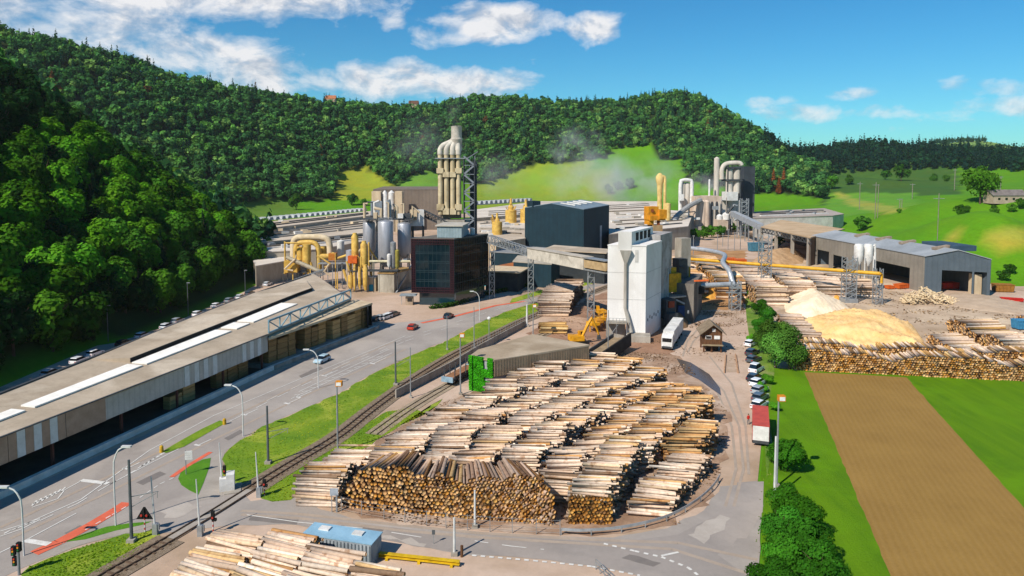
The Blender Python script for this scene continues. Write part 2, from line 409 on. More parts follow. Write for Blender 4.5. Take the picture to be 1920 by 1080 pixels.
g = t.math('MULTIPLY_ADD', t.noise(pos, 4, 4, .75), .5, .75)
col = t.mix(1.0, col, t.new('ShaderNodeCombineColor', I={0: g, 1: g, 2: g}).outputs[0], 'MULTIPLY')
t.L.new(col, b.inputs['Base Color']); b.inputs['Roughness'].default_value = .95; b.inputs['Specular IOR Level'].default_value = .1
t.L.new(t.new('ShaderNodeBump', I={'Strength': .4, 'Distance': .1, 'Height': t.math('ADD', t.math('MULTIPLY', w, .35), t.noise(pos, 3, 4, .7))}).outputs[0], b.inputs['Normal'])
sheet('field', rough(gp([(1508, 698), (1600, 702), (1700, 708), (1760, 776), (1920, 953), (2060, 1110), (1690, 1130), (1668, 1075), (1600, 915)]), .045), .03, plough)
# asphalt
ROADL = [(-120, 985), (0, 938), (100, 893), (200, 848), (300, 802), (400, 756), (500, 708), (600, 662), (690, 627), (700, 612), (745, 605), (800, 600), (917, 577), (1010, 556), (1080, 541), (1140, 527), (1200, 512)]
ROADR = [(1230, 512), (1140, 533), (1060, 551), (990, 571), (950, 583), (900, 604), (840, 637), (760, 670), (700, 699), (640, 734), (560, 770), (480, 806), (445, 828), (420, 852), (414, 885), (470, 940), (545, 930), (600, 955), (680, 976), (800, 991), (900, 998), (1060, 1006), (1150, 1008), (1250, 991), (1320, 957), (1350, 912), (1432, 905), (1425, 1000), (1420, 1130), (1330, 1130), (1190, 1078), (1120, 1062), (1000, 1048), (860, 1038), (700, 1010), (560, 985), (430, 985), (300, 1000), (190, 1010), (130, 1030), (50, 1062), (0, 1085), (-120, 1140)]
sheet('road', rough(gp(ROADL+ROADR), .12), .02, asphalt)
sheet('side_road', gp([(470, 955), (560, 966), (700, 985), (860, 1004), (1000, 1010), (1150, 1018), (1270, 1003), (1345, 965), (1385, 905), (1420, 902), (1418, 960), (1375, 1020), (1345, 1040), (1400, 1080), (1400, 1130), (1330, 1130), (1190, 1077), (1120, 1061), (1000, 1047), (860, 1037), (700, 1009), (560, 984), (470, 975)]), .028, asphalt2)
# verges
VER = gp([(415, 893), (421, 852), (446, 829), (481, 807), (561, 771), (641, 735), (701, 700), (761, 671), (841, 638), (901, 605), (951, 584), (991, 572), (1061, 552), (1100, 543), (1085, 556), (1050, 572), (985, 598), (930, 622), (870, 650), (820, 677), (760, 712), (690, 762), (610, 822), (540, 865), (480, 897), (450, 908), (425, 908)])
sheet('grass_verge', rough(VER, .25), .04, verge)
sheet('grass_bank', rough(gp([(488, 925), (530, 895), (640, 822), (725, 772), (770, 765), (800, 776), (830, 748), (740, 806), (640, 868), (575, 915), (545, 938), (510, 941), (490, 935)]), 0.25), .04, verge)
sheet('grass_bank', rough(gp([(45, 1130), (55, 1063), (135, 1032), (200, 1012), (262, 1000), (290, 992), (300, 1003), (255, 1040), (200, 1075), (160, 1130)]), 0.25), .04, verge)
sheet('lawn_island', gp([(334, 898), (338, 888), (352, 876), (380, 862), (395, 859), (393, 875), (382, 905), (372, 928), (355, 920), (340, 910)]), .05, lawn)
sheet('lawn_island', gp([(122, 1017), (150, 1004), (200, 988), (240, 982), (285, 978), (270, 984), (215, 996), (160, 1012)]), .05, lawn)
sheet('traffic_island', gp([(303, 848), (340, 826), (380, 804), (412, 789), (424, 793), (390, 812), (345, 838), (312, 850)]), .07, verge)
sheet('lawn_island', gp([(955, 570), (1010, 553), (1080, 540), (1130, 527), (1140, 522), (1080, 532), (1010, 545), (960, 560)]), .045, verge)
sheet('footpath', gp([(100, 1043), (150, 1022), (200, 1010), (260, 994), (290, 985), (285, 977), (240, 984), (190, 996), (140, 1012), (90, 1035)]), .035, paving)
sheet('footpath', gp([(372, 940), (383, 905), (394, 875), (396, 860), (418, 845), (414, 895), (418, 930)]), .035, paving)
sheet('yard_dirt', rough(gp([(985, 625), (1060, 590), (1100, 560), (1160, 540), (1290, 560), (1250, 700), (1200, 690), (1110, 650), (1010, 633)]), 0.7), .01, dirt)
sheet('yard_dirt', rough(gp([(1285, 470), (1400, 470), (1395, 580), (1300, 580)]), 0.7), .01, M('tan_dirt', 'b48a5e', '92683f', sc=.12, bump=.3))
sheet('yard_dirt', rough(gp([(1410, 490), (1600, 490), (1720, 560), (1860, 575), (1990, 620), (1990, 690), (1500, 680), (1470, 600)]), 0.7), .01, M('mud', 'bfa78e', 'a08970', sc=.07, bump=.3, c3='cdb79c', sc3=.05))
sheet('log_yard', rough(gp([(585, 925), (640, 868), (830, 755), (1000, 690), (1130, 655), (1275, 668), (1345, 745), (1368, 770), (1362, 850), (1340, 930), (1270, 985), (1150, 1001), (1050, 1003), (780, 985), (640, 962)]), 0.5), .035, bark_dirt)
wet, t, b = newmat('wet_mud'); b.inputs['Base Color'].default_value = (.10, .075, .06, 1); b.inputs['Roughness'].default_value = .2
sheet('puddle', gp([(1268, 672), (1295, 680), (1330, 702), (1350, 728), (1352, 742), (1335, 730), (1310, 712), (1285, 700)]), .05, wet)
sheet('service_patch', gp([(1382, 905), (1432, 903), (1430, 960), (1400, 1010), (1368, 1010), (1380, 960)]), .034, asphalt2)
tar = M('tar_patch', '7d756f', '726b66', sc=.5, fine=.15); pale_a = M('pale_patch', 'b0a69c', 'a3998f', sc=.4, fine=.15)
for pts_ in ([(470, 966), (560, 975), (556, 984), (466, 976)], [(640, 985), (720, 993), (716, 999), (636, 991)], [(255, 905), (300, 884), (312, 889), (268, 910)], [(560, 705), (600, 687), (606, 691), (566, 710)], [(120, 1000), (150, 985), (160, 989), (130, 1004)], [(1180, 1040), (1240, 1056), (1225, 1063), (1165, 1047)], [(420, 822), (450, 806), (458, 810), (428, 826)]): sheet('road_patch', rough(gp(pts_), .08, .8), .033, tar)
for pts_ in ([(1290, 1003), (1350, 965), (1370, 972), (1320, 1020)], [(300, 960), (350, 940), (380, 950), (330, 972)], [(700, 1000), (800, 1020), (795, 1026), (695, 1006)]): sheet('road_patch', rough(gp(pts_), .3, 1), .031, pale_a)
trm = M('tyre_track', 'a69687', '9a8b7d', sc=.6, fine=.2); tm = MB()
# lane markings and cycle lane
white = M('road_paint', 'd9d6d0', 'b9b4ac', sc=1.5, amt=.7); red = M('red_paint', 'd8694c', 'c25d45', sc=.5)
mk = MB(); rl = MB()
def line(pts, w, m=mk, z=.06, dash=None):
    P = [Vector((p.x, p.y, 0)) for p in gp(pts)]
    for a, b_ in zip(P[:-1], P[1:]):
        d = b_-a; L = d.length; d.normalize(); n = Vector((-d.y, d.x, 0))*w/2
        seg = [(0, L)] if not dash else [(s, min(s+dash[0], L)) for s in np.arange(0, L, dash[0]+dash[1])]
        for s0, s1 in seg:
            q = [a+d*s0-n, a+d*s1-n, a+d*s1+n, a+d*s0+n]
            m.add([(x.x, x.y, z) for x in q], [(0, 1, 2, 3)])
line([(50, 982), (152, 937), (152, 937), (280, 845), (400, 780), (560, 712), (700, 655), (760, 630)], .16, dash=None)
line([(75, 977), (145, 945), (200, 912), (280, 868)], .16, dash=(1.6, 1.8))
line([(0, 1037), (55, 1010), (143, 963)], .16)
line([(205, 909), (300, 860), (335, 842)], .16)
line([(430, 791), (520, 745), (640, 690), (760, 640), (860, 608)], .16, dash=(3, 4))
line([(500, 752), (640, 685), (760, 634), (900, 590), (1010, 558)], .16, dash=(3, 4))
line([(60, 946), (100, 927), (118, 921), (151, 903)], .15); line([(60, 952), (108, 936), (120, 921)], .15)
for k_ in range(7):
    u = 60+k_*9; line([(u, 949-k_*4.4), (u+9, 939-k_*4.2)], .22)
line([(258, 879), (305, 850)], .16)
for k_ in range(6):
    u = 262+k_*9; line([(u, 875-k_*5), (u+10, 872-k_*5.4)], .25)
for a, b_ in (((152, 901), (203, 907)), ((48, 1014), (92, 1021))):
    line([a, b_], .8)
line([(-10, 1000), (40, 985), (75, 973)], .16); line([(-10, 1010), (40, 993), (75, 975)], .16)
for k_ in range(5):
    u = 8+k_*11; line([(u, 1001-k_*4.6), (u+14, 994-k_*4)], .2)
line([(160, 994), (210, 966), (248, 944)], .16, dash=(.7, .7)); line([(262, 934), (300, 908), (333, 893)], .16, dash=(.7, .7))
line([(463, 966), (560, 980), (680, 991)], .15); line([(734, 999), (790, 1008)], .14); line([(890, 1015), (960, 1025), (1020, 1031)], .14, dash=(1.6, 1.6))
line([(885, 1042), (1000, 1052), (1110, 1063), (1200, 1080)], .3, dash=(.5, .45)); line([(1132, 1020), (1190, 1034), (1240, 1045), (1290, 1065), (1310, 1080)], .32, dash=(.5, .5)); line([(1240, 1043), (1272, 1036)], .3)
for u, v in ((700, 682), (560, 745), (540, 757), (460, 778), (372, 835), (238, 879), (610, 705)):
    line([(u, v), (u+24, v-11)], .18); line([(u-7, v-1), (u+3, v+1)], .5)
line([(560, 735), (640, 697), (730, 655)], .16); line([(546, 748), (640, 705), (735, 662)], .16)
for k_ in range(12):
    u = 552+k_*14; line([(u, 741-k_*6.4), (u+12, 740-k_*6.6)], .2)
for pts_ in ([(1300, 690), (1345, 735), (1372, 800), (1380, 880), (1360, 950)], [(1312, 688), (1357, 733), (1386, 800), (1394, 880), (1376, 950)], [(1330, 668), (1372, 720), (1398, 800), (1404, 890)], [(1290, 660), (1300, 640), (1330, 610), (1350, 580)], [(1280, 668), (1288, 640), (1318, 606), (1340, 580)]): line(pts_, .38, tm, .0345)
for pts_ in ([(452, 965), (560, 972), (760, 996), (900, 1008), (1100, 1020), (1260, 1030), (1400, 1075)], [(452, 958), (560, 964), (760, 986), (900, 1000), (1100, 1012), (1270, 1018), (1420, 1050)], [(20, 1010), (200, 925), (400, 825), (560, 748), (760, 655)], [(0, 990), (180, 905), (380, 808), (540, 732), (740, 640)]): line(pts_, .55, tm, .0345)
struct(tm.build('tyre_tracks', trm))
struct(mk.build('road_markings', white))
line([(64, 1038), (110, 1017), (170, 985), (220, 955), (238, 943)], 1.5, rl, .055); line([(322, 895), (350, 875), (395, 848)], .7, rl, .055)
line([(790, 606), (850, 594), (930, 573), (985, 565)], 1.3, rl, .055)
struct(rl.build('cycle_lane', red))
# ================================================================ railway
TRK = [(60, 1175), (150, 1112), (208, 1076), (278, 1036), (347, 995), (403, 961), (452, 930), (538, 876), (632, 820), (699, 768), (771, 716), (838, 674), (893, 645), (943, 620), (977, 603), (1021, 585), (1064, 566), (1110, 549), (1160, 530)]
tp = gp(TRK)
def smooth(P, step=1.0):
    out = []
    P = [2*P[0]-P[1]]+list(P)+[2*P[-1]-P[-2]]
    for i in range(1, len(P)-2):
        a, b_, c_, d_ = P[i-1:i+3]; n = max(2, int((c_-b_).length/step))
        for j in range(n):
            s = j/n
            out.append(.5*((2*b_)+(c_-a)*s+(2*a-5*b_+4*c_-d_)*s*s+(3*b_-a-3*c_+d_)*s**3))
    out.append(P[-2]); return out
tp = smooth(tp, 1.0)
def offs(P, o, z=0):
    r_ = []
    for i, p in enumerate(P):
        d = (P[min(i+1, len(P)-1)]-P[max(i-1, 0)]).normalized(); r_.append(Vector((p.x+d.y*o, p.y-d.x*o, z)))
    return r_
def ribbon(name, P, o1, o2, z1, z2, mat):
    a, b_ = offs(P, o1, z1), offs(P, o2, z2); n = len(P); mb = MB()
    mb.add(a+b_, [(i, n+i, n+i+1, i+1) for i in range(n-1)]); return mb.build(name, mat)
# ballast, with a level strip of asphalt where the side road crosses
xi = [i for i, p in enumerate(tp) if 77 < p.y < 90.5]
for seg in (tp[:xi[0]+1], tp[xi[-1]:]):
    struct(ribbon('track_bed', seg, -2.0, 2.0, .075, .075, ballast))
rm = M('rail_steel', '4a3a30', '6d5b4c', sc=2, r=.5, metal=.4); slp = M('sleeper', '6b5644', '4e3f33', sc=2)
trk = thing('railway_track', 'single track railway running between the grass verge and the log yard', 'railway track', tuple(tp[0]))
for o in (-.62, .62):
    mb = MB()
    pp = offs(tp, o, .17)
    for a, b_ in zip(pp[:-1], pp[1:]): mb.bar(a, b_, .13, .16)
    mb.build('rail', rm, trk)
mb = MB()
for i, p in enumerate(tp[:150]):
    if i in xi: continue
    d = (tp[i+1]-p).normalized(); mb.box((p.x, p.y, .1), (2.1, .3, .1), math.atan2(-d.x, d.y))
s_ = mb.build('sleepers', slp, trk); s_['kind'] = 'stuff'
struct(ribbon('crossing_slab', tp[xi[0]:xi[-1]+1], -.5, .5, .11, .11, paving))
# retaining wall and siding below the line
wl = smooth(gp([(742, 747), (790, 722), (850, 690), (885, 668), (930, 642), (985, 612)]), 2)
mb = MB()
gwall = M('grey_wall', '9c958b', '7d766c', sc=.5, st=(1, 1, .2))
for a, b_ in zip(wl[:-1], wl[1:]): mb.bar(a+Vector((0, 0, .8)), b_+Vector((0, 0, .8)), .25, 1.6)
tag(mb.build('retaining_wall', gwall), 'long grey concrete retaining wall between the railway and the siding', 'wall')
sid = smooth(gp([(700, 815), (760, 772), (820, 735), (900, 690), (990, 640), (1060, 612)]), 1.5)
struct(ribbon('siding_bed', sid, -1.5, 1.5, .06, .06, M('siding_gravel', 'a3927c', '88765f', sc=.8, fine=.35)))
st_ = thing('siding_track', 'rusty siding track beside the log wagons and the green wall', 'railway track', tuple(sid[0]))
for o in (-.6, .6):
    mb = MB(); pp = offs(sid, o, .12)
    for a, b_ in zip(pp[:-1], pp[1:]): mb.bar(a, b_, .1, .12)
    mb.build('rail', rm, st_)
# ================================================================ logs
barkm, t, b = newmat('debarked_wood')
at = t.new('ShaderNodeAttribute', attribute_name='tint').outputs['Color']
tc = t.new('ShaderNodeNewGeometry').outputs['Position']
k = t.math('MULTIPLY_ADD', t.noise(tc, 2.2, 5, .7), 1.0, .5)
col = t.mix(1.0, at, t.new('ShaderNodeCombineColor', I={0: k, 1: k, 2: k}).outputs[0], 'MULTIPLY')
col = t.mix(t.ramp(t.noise(tc, .9, 4, .6), .56, .68), col, t.mix(1.0, col, (.62, .48, .38), 'MULTIPLY'))
t.L.new(col, b.inputs['Base Color']); b.inputs['Roughness'].default_value = .85; b.inputs['Specular IOR Level'].default_value = .15
cutm, t, b = newmat('cut_end')
at = t.new('ShaderNodeAttribute', attribute_name='tint').outputs['Color']
col = t.mix(1.0, at, (.92, .70, .40), 'MULTIPLY')
t.L.new(col, b.inputs['Base Color']); b.inputs['Roughness'].default_value = .85; b.inputs['Specular IOR Level'].default_value = .15
barkg = barkm.copy(); barkg.name = 'dark_log_sides'  # same wood with darker, greyer sides for the front stack
_n = barkg.node_tree; _t = NT(_n); _b = _n.nodes['Principled BSDF']; _s = _b.inputs['Base Color'].links[0].from_socket
_n.links.new(_t.mix(1.0, _s, (.60, .545, .53), 'MULTIPLY'), _b.inputs['Base Color'])
NS = 8
ang = np.arange(NS)*2*math.pi/NS
LV = np.concatenate([np.stack([np.full(NS, -.5), np.cos(ang), np.sin(ang)], 1), np.stack([np.full(NS, .5), np.cos(ang)*.86, np.sin(ang)*.86], 1)])
LF = [(i, (i+1) % NS, NS+(i+1) % NS, NS+i) for i in range(NS)]
LF += [(0, 3, 2, 1), (0, 7, 4, 3), (4, 7, 6, 5), (8, 9, 10, 11), (8, 11, 12, 15), (12, 13, 14, 15)]
LF = np.array(LF); LM = np.array([0]*NS+[1]*6)
LF[:NS] = LF[:NS, ::-1]
LOGS = []     # (centre, axis vec, length, radius, tint, pile, shown)
PALE = [hx('e6cdb6'), hx('dcc0a6'), hx('ecd8c2'), hx('d2b49b'), hx('e0c2a0'), hx('cfb49c'), hx('d9c4b0')]
ORNG = [hx('d2a56e'), hx('c4935c'), hx('d8b27f'), hx('b88a5a')]
GREY = [hx('c2ac9a'), hx('b59f8c'), hx('cdb9a6'), hx('c7aa8f')]
YELL = [hx('cfa66a'), hx('c49a5c'), hx('b08752'), hx('d6b883'), hx('9d7a4c'), hx('8f6c44')]
def log(cx, cy, cz, dx, dy, dz, L, r, pal, pile, shown=False):
    tcol = np.array(random.choice(pal))*random.uniform(.64, 1.03)
    if random.random() < .07: tcol = np.array(hx('8a705a'))*random.uniform(.7, 1.1)
    LOGS.append((np.array((cx, cy, cz)), np.array((dx, dy, dz)), L, r, tcol, pile, shown))
def prow(path, H, L, th, pal, pile, clip=None, r0=.23, y0=None, y1=None, jit=.35, keep=None):
    """a long stack: right ends follow x=path(y), logs lie across it"""
    y = y0
    while y < y1:
        ca, sa = math.cos(th(y)), math.sin(th(y))
        xr = path(y); h = H(xr, y)
        k_ = 0; z = 0
        nl = int(h/(r0*1.78))
        for k_ in range(nl):
            r = r0*random.uniform(.8, 1.22)
            yy = y+(r0 if k_ % 2 else 0)+random.uniform(-.06, .06); ll = L*random.uniform(.93, 1.05); e = random.uniform(-jit, jit)
            a = random.gauss(0, .03) if k_ < nl-1 else random.gauss(0, .07)
            c2, s2 = math.cos(th(y)+a), math.sin(th(y)+a)
            cx = xr+e-ca*L/2; cy_ = yy-sa*L/2
            if clip is None or clip(cx, cy_): log(cx, cy_, r0+k_*r0*1.76, c2, s2, random.gauss(0, .012), ll, r, pal(cx, cy_), pile, k_ >= nl-1)
        y += r0*2.03
def pend(P, Q, H, L, pal, pile, dirf, r0=.24, jit=.3, bat=.1):
    """a stack whose cut ends make the face from P to Q; the logs run away behind it"""
    P, Q = Vector(P), Vector(Q); n = int((Q-P).length/(r0*2.05))
    for i in range(n):
        s = i/n; h = H(s); nl = int(h/(r0*1.78))
        for k_ in range(nl):
            r = r0*random.uniform(.72, 1.25); p = P.lerp(Q, s+(.5/n if k_ % 2 else 0))
            d = dirf(s); a = random.gauss(0, .03); d = (d[0]*math.cos(a)-d[1]*math.sin(a), d[0]*math.sin(a)+d[1]*math.cos(a))
            e = random.uniform(-jit, jit)-k_*bat; ll = L*random.uniform(.94, 1.05)
            log(p.x+d[0]*(ll/2-e), p.y+d[1]*(ll/2-e), r0+k_*r0*1.76+random.uniform(-.03, .03), d[0], d[1], random.gauss(0, .012), ll, r, pal(p.x, p.y), pile, True)
YS = np.arange(80, 175, .5)
CCS = []
for sl_ in ([.22, .22, .25, .45, .95, .92, .6, .35], [.55, .55, .58, .75, .95, .9, .6, .35]):
    CCS.append(np.concatenate([[0], np.cumsum(np.interp(YS, [80, 92, 98, 105, 113, 130, 138, 150], sl_))[:-1]*.5]))
def cc_(y, x0=0):
    w = min(1, max(0, (x0+4)/10)); f = [float(np.interp(y, YS, c_)-np.interp(104, YS, c_)) for c_ in CCS]; return f[0]*(1-w)+f[1]*w
yardL = [(-60, 90.5), (-22.5, 90.5), (4.5, 131), (16, 143), (32, 147), (40, 132), (38.5, 118), (32, 104), (29, 99), (21.5, 86), (13.2, 84.5), (6.3, 85), (6.3, 91), (0, 92), (-19, 92.5), (-23.5, 91)]
yardL = [(-29, 87.6), (2.0, 131), (14, 144), (23, 146), (29, 132), (32, 122), (31.5, 113), (28.5, 104), (27, 99), (20.5, 84.5), (6.5, 84.3), (5.6, 91), (0, 92), (-19, 93), (-20.5, 87.6)]
def clipy(x, y): return bool(inpoly(np.array([x]), np.array([y]), yardL)[0])
def hn(x, y): return math.sin(x*.9+y*.31)*.35+math.sin(y*.23-x*.4)*.45+blk(y, x, 3)*.5
BLK = {}
def blk(y, x0, s):
    """stacks are laid in lots: each lot has its own offset, skew and height"""
    k_ = (int((y+x0*1.7)//6.5), round(x0), s)
    if k_ not in BLK: BLK[k_] = random.uniform(-1, 1)
    return BLK[k_]
def palM(x, y):
    o = (x-8)/25+(118-abs(y-118))/118*.2-.1+math.sin(y*.35+x*.2)*.15
    return ORNG if random.random() < max(.04, o*.95-.14) else PALE if random.random() < .8 else GREY
for k_ in range(-3, 9):
    x0 = -17.0+k_*6.7
    def pth(y, x0=x0): return x0+cc_(y, x0)+math.sin(y*.33+x0)*.4+blk(y, x0, 1)*.75
    def Hf(x, y, k_=k_):
        e = min(1, (y-83.2)/3+.5) if k_ >= 4 else 1
        return max(.9, (4.4+hn(x, y)-(y-90)*.008)*e)
    prow(pth, Hf, 5.4 if k_ < 4 else 4.5, lambda y, x0=x0: R(-3)+math.sin(y*.21)*R(3)+blk(y, x0, 2)*R(5), palM, 'main', clipy, y0=83.5, y1=147, r0=.185, jit=.4 if k_ < 4 else .6)
# the low row on its own at the bend of the road
prow(lambda y: 19.4+(y-85)*.66, lambda x, y: 2.2+.5*math.sin(y*.8), 5.0, lambda y: R(-13), lambda x, y: PALE if random.random() < .8 else ORNG, 'main', None, y0=85.4, y1=99, r0=.2)
LOGS = [l for l in LOGS if not (l[5] == 'main' and l[3] < .24*1.3 and 14.3 < l[0][0]+2 < 33 and (l[0][0]+2.2) > 13.6+(l[0][1]-85)*.66 and l[0][1] < 99 and abs(l[2]-5.0) > .28)]
# front stack with its cut ends to the side road
fp, fq = Vector((-21.0, 87.2, 0)), Vector((5.4, 83.0, 0))
pend(fp, fq, lambda s: (2.8+2.3*min(1, s/.14+.2, (1-s)/.05)+.45*math.sin(s*9)+.3*math.sin(s*31)), 4.9, lambda x, y: YELL if random.random() < .3 else PALE if random.random() < .6 else GREY, 'front', lambda s: (.42-.85*s, .9), r0=.235)
pend((7.0, 83.4, 0), (12.2, 83.2, 0), lambda s: 3.1, 3.9, lambda x, y: YELL, 'bulkhead', lambda s: (.05, 1), r0=.21)
# near stack below the blue roof
def nearH(x, y): return 3.2+.5*math.sin(x*.3+y)
for q_, (xa, xb, ya, yb, a0) in enumerate([(-33.5, -28, 60, 75.3, -24), (-27.6, -22, 58, 76.2, -27), (-21.8, -16.5, 58, 72.4, -22), (-16.2, -11, 56, 69.2, -20), (-10.6, -5.5, 55, 66.6, -16)]):
    y = ya
    while y < yb:
        for k_ in range(3, 8):
            if k_*.42 > nearH(xa, y)+.3*math.sin(y*1.7+q_): continue
            a = R(a0+9*(y-66)/10)+random.gauss(0, .06); r = random.uniform(.19, .31); L = random.uniform(5.0, 6.6)
            top = (k_+1)*.42 > nearH(xa, y)+.3*math.sin(y*1.7+q_)
            if y > yb-1.5 or y > 62: log((xa+xb)/2+random.gauss(0, .3)+(y-66)*.12, y+random.uniform(-.1, .1), .25+k_*.42, math.cos(a), math.sin(a), random.gauss(0, .02), L, r, PALE if random.random() < .85 else ORNG, 'near', top)
        y += .5
# stacks in the right hand yard and behind the mill
pY = lambda x, y: YELL if random.random() < .45 else PALE if random.random() < .6 else GREY
pP = lambda x, y: PALE if random.random() < .85 else YELL
pend((59.5, 146.5, 0), (112, 137, 0), lambda s: 3.9+.5*math.sin(s*14)+.4*math.sin(s*31), 5.0, pY, 'right', lambda s: (.25, .97), r0=.25)
pend((62, 151.5, 0), (113, 142.2, 0), lambda s: 4.3+.4*math.sin(s*17), 5.0, pY, 'right', lambda s: (.25, .97), r0=.25)
prow(lambda y: 119+(y-150)*.12, lambda x, y: 3.4+.7*math.sin(y*.4), 10, lambda y: R(4), pP, 'right', None, y0=152, y1=183, r0=.3)
prow(lambda y: 106+(y-150)*.10, lambda x, y: 2.4+.4*math.sin(y*.5), 8, lambda y: R(6), pP, 'right', None, y0=156, y1=170, r0=.28)
prow(lambda y: 146+(y-150)*.1, lambda x, y: 1.6+.4*math.sin(y*.5), 10, lambda y: R(3), pP, 'right', None, y0=158, y1=196, r0=.3)
pB = lambda x, y: ORNG if random.random() < .5 else PALE
for xr, ya, yb, H_ in ((63.5, 228, 285, 6.5), (75.5, 226, 290, 6.8)):
    prow(lambda y, xr=xr: xr+(y-230)*.1, lambda x, y, H_=H_: H_+.6*math.sin(y*.3), 9.5, lambda y: R(0), pB, 'back', None, y0=ya, y1=yb, r0=.42)
for xr, ya, yb, H_ in ((86, 215, 268, 5.5), (97, 223, 262, 6), (108, 226, 258, 5), (119, 229, 252, 4.2)):
    prow(lambda y, xr=xr: xr+(y-230)*.12, lambda x, y, H_=H_: H_+.6*math.sin(y*.3), 9.5, lambda y: R(-3), lambda x, y: PALE if random.random() < .7 else GREY, 'back', None, y0=ya, y1=yb, r0=.38)
for xr, ya, yb in ((75, 170, 176), (77, 180, 186), (79, 190, 193)):
    prow(lambda y, xr=xr: xr, lambda x, y: 2.5, 6, lambda y: R(-8), lambda x, y: GREY, 'back', None, y0=ya, y1=yb, r0=.3)
prow(lambda y: 16.5+(y-200)*.16+.02*(y-200)**2*.1, lambda x, y: 5.4+.3*math.sin(y*.3), 9, lambda y: R(-5), lambda x, y: GREY, 'back', None, y0=199, y1=232, r0=.34)
prow(lambda y: 14.2, lambda x, y: 2.2, 7, lambda y: R(-3), lambda x, y: YELL, 'back', None, y0=178.5, y1=182.5, r0=.3)
# the 300 that show largest stand as objects of their own
for j_, l in enumerate(LOGS):
    c0 = l[0]; f_ = (c0[1]-2.25)/c0[1]
    LOGS[j_] = (np.array((c0[0]*f_, c0[1]-2.25, c0[2])),)+l[1:]
def logkey(i):
    l = LOGS[i]; u, v = pix(*l[0])
    if not (-20 < u < 1940 and 300 < v < 1090): return 1e9
    if l[5] == 'near': return l[0][1]-30 if l[6] else 1e9
    if l[5] == 'front':
        return l[0][1]-15-(2 if l[0][2] > 3 else 0)
    return 1e9
order = sorted(range(len(LOGS)), key=logkey)
near_ = [i for i in order if logkey(i) < 1e8 and LOGS[i][5] == 'near'][:125]
front_ = [i for i in order if logkey(i) < 1e8 and LOGS[i][5] == 'front'][:290-len(near_)]
solo = set(near_+front_)
meshes = {}
def logmesh(tcol, m0):
    key = tuple(int(x*14) for x in tcol)+(m0.name,)
    if key not in meshes:
        meshes[key] = npmesh('log', LV, LF, [m0, cutm], np.tile(tcol, (len(LV), 1)), False, LM)
    return meshes[key]
def frame(d):
    d = d/np.linalg.norm(d); up = np.array((0, 0, 1.0)); n = np.cross(up, d); n /= np.linalg.norm(n); return d, n, np.cross(d, n)
for i in sorted(solo):
    ctr, dr, L, r, tcol, pile, _ = LOGS[i]
    o = bpy.data.objects.new('log', logmesh(tcol, barkg if pile == 'front' else barkm)); COL.objects.link(o)
    d, n, b_ = frame(dr); q = random.uniform(0, 6.28); n, b_ = n*math.cos(q)+b_*math.sin(q), -n*math.sin(q)+b_*math.cos(q)
    o.matrix_world = Matrix(((d[0]*L, n[0]*r, b_[0]*r, ctr[0]), (d[1]*L, n[1]*r, b_[1]*r, ctr[1]), (d[2]*L, n[2]*r, b_[2]*r, ctr[2]), (0, 0, 0, 1)))
    if pile == 'near': tag(o, 'pale debarked log on top of the near stack beside the blue roofed shed', 'log', 'logs of the near stack beside the blue roofed shed')
    else: tag(o, 'log with its yellow cut end facing the side road in the fenced front stack', 'log', 'logs of the stack facing the side road')
def mass(sel, name, label):
    n = len(sel); VV_ = np.empty((n, 16, 3)); TT = np.empty((n, 16, 3))
    for j, i in enumerate(sel):
        ctr, dr, L, r, tcol, _, _ = LOGS[i]; d, nn, b_ = frame(dr); q = random.uniform(0, .78)
        a = LV[:, 1]*math.cos(q)-LV[:, 2]*math.sin(q); e = LV[:, 1]*math.sin(q)+LV[:, 2]*math.cos(q)
        VV_[j] = ctr+LV[:, :1]*L*d+(a[:, None]*nn+e[:, None]*b_)*r; TT[j] = tcol
    F_ = (LF[None]+(np.arange(n)*16)[:, None, None]).reshape(-1, 4)
    o = link(name, npmesh(name, VV_.reshape(-1, 3), F_, [barkm, cutm, barkg], TT.reshape(-1, 3), False, np.concatenate([np.where(LM == 0, 2, LM) if LOGS[i][5] == 'front' else LM for i in sel])))
    o['kind'] = 'stuff'; o['label'] = label; o['category'] = 'logs'
rest = [i for i in range(len(LOGS)) if i not in solo]
mass([i for i in rest if LOGS[i][5] in ('main', 'front', 'near', 'bulkhead')], 'stacked_logs', 'long stacked rows of debarked logs filling the log yard')
mass([i for i in rest if LOGS[i][5] in ('right', 'back')], 'stacked_logs', 'log stacks beside the sawdust heaps and behind the mill tower')
print('LOGS', len(LOGS), len(solo))
# ================================================================ buildings
def V3(x, y, z): return Vector((x, y, z))
steel = M('galv_steel', 'a9acae', '8b8e90', sc=1, r=.5, metal=.5); darksteel = M('dark_steel', '4a4d50', '35383b', sc=1, r=.6)
whitep = M('white_paint', 'dcdad6', 'bcb9b4', sc=.6, r=.6); yel = M('yellow_plant', 'd8b45c', 'b08a42', sc=.7, r=.55); yel2 = M('machine_yellow', 'e0a21c', 'b57d17', sc=1, r=.5)
rooft = M('roof_felt', 'b5a48f', '9d8d79', sc=.15, bump=.2, c3='c4b5a1', sc3=.06); cream = M('cream_panel', 'cbb89b', 'b39e80', sc=.4, st=(1, 1, .3))
conc = M('concrete', 'a8a196', '857d71', sc=.4, st=(1, 1, .35), bump=.2); dark = M('dark_void', '1d1d1f', '141416', sc=1)
lumber = [M('lumber_a', 'b8915c', '94703f', sc=.8, st=(.3, .3, 5), fine=.3), M('lumber_b', 'a07c4e', '7d5e38', sc=.8, st=(.3, .3, 5), fine=.3), M('lumber_c', 'c9a46e', 'a98350', sc=.8, st=(.3, .3, 5), fine=.3)]
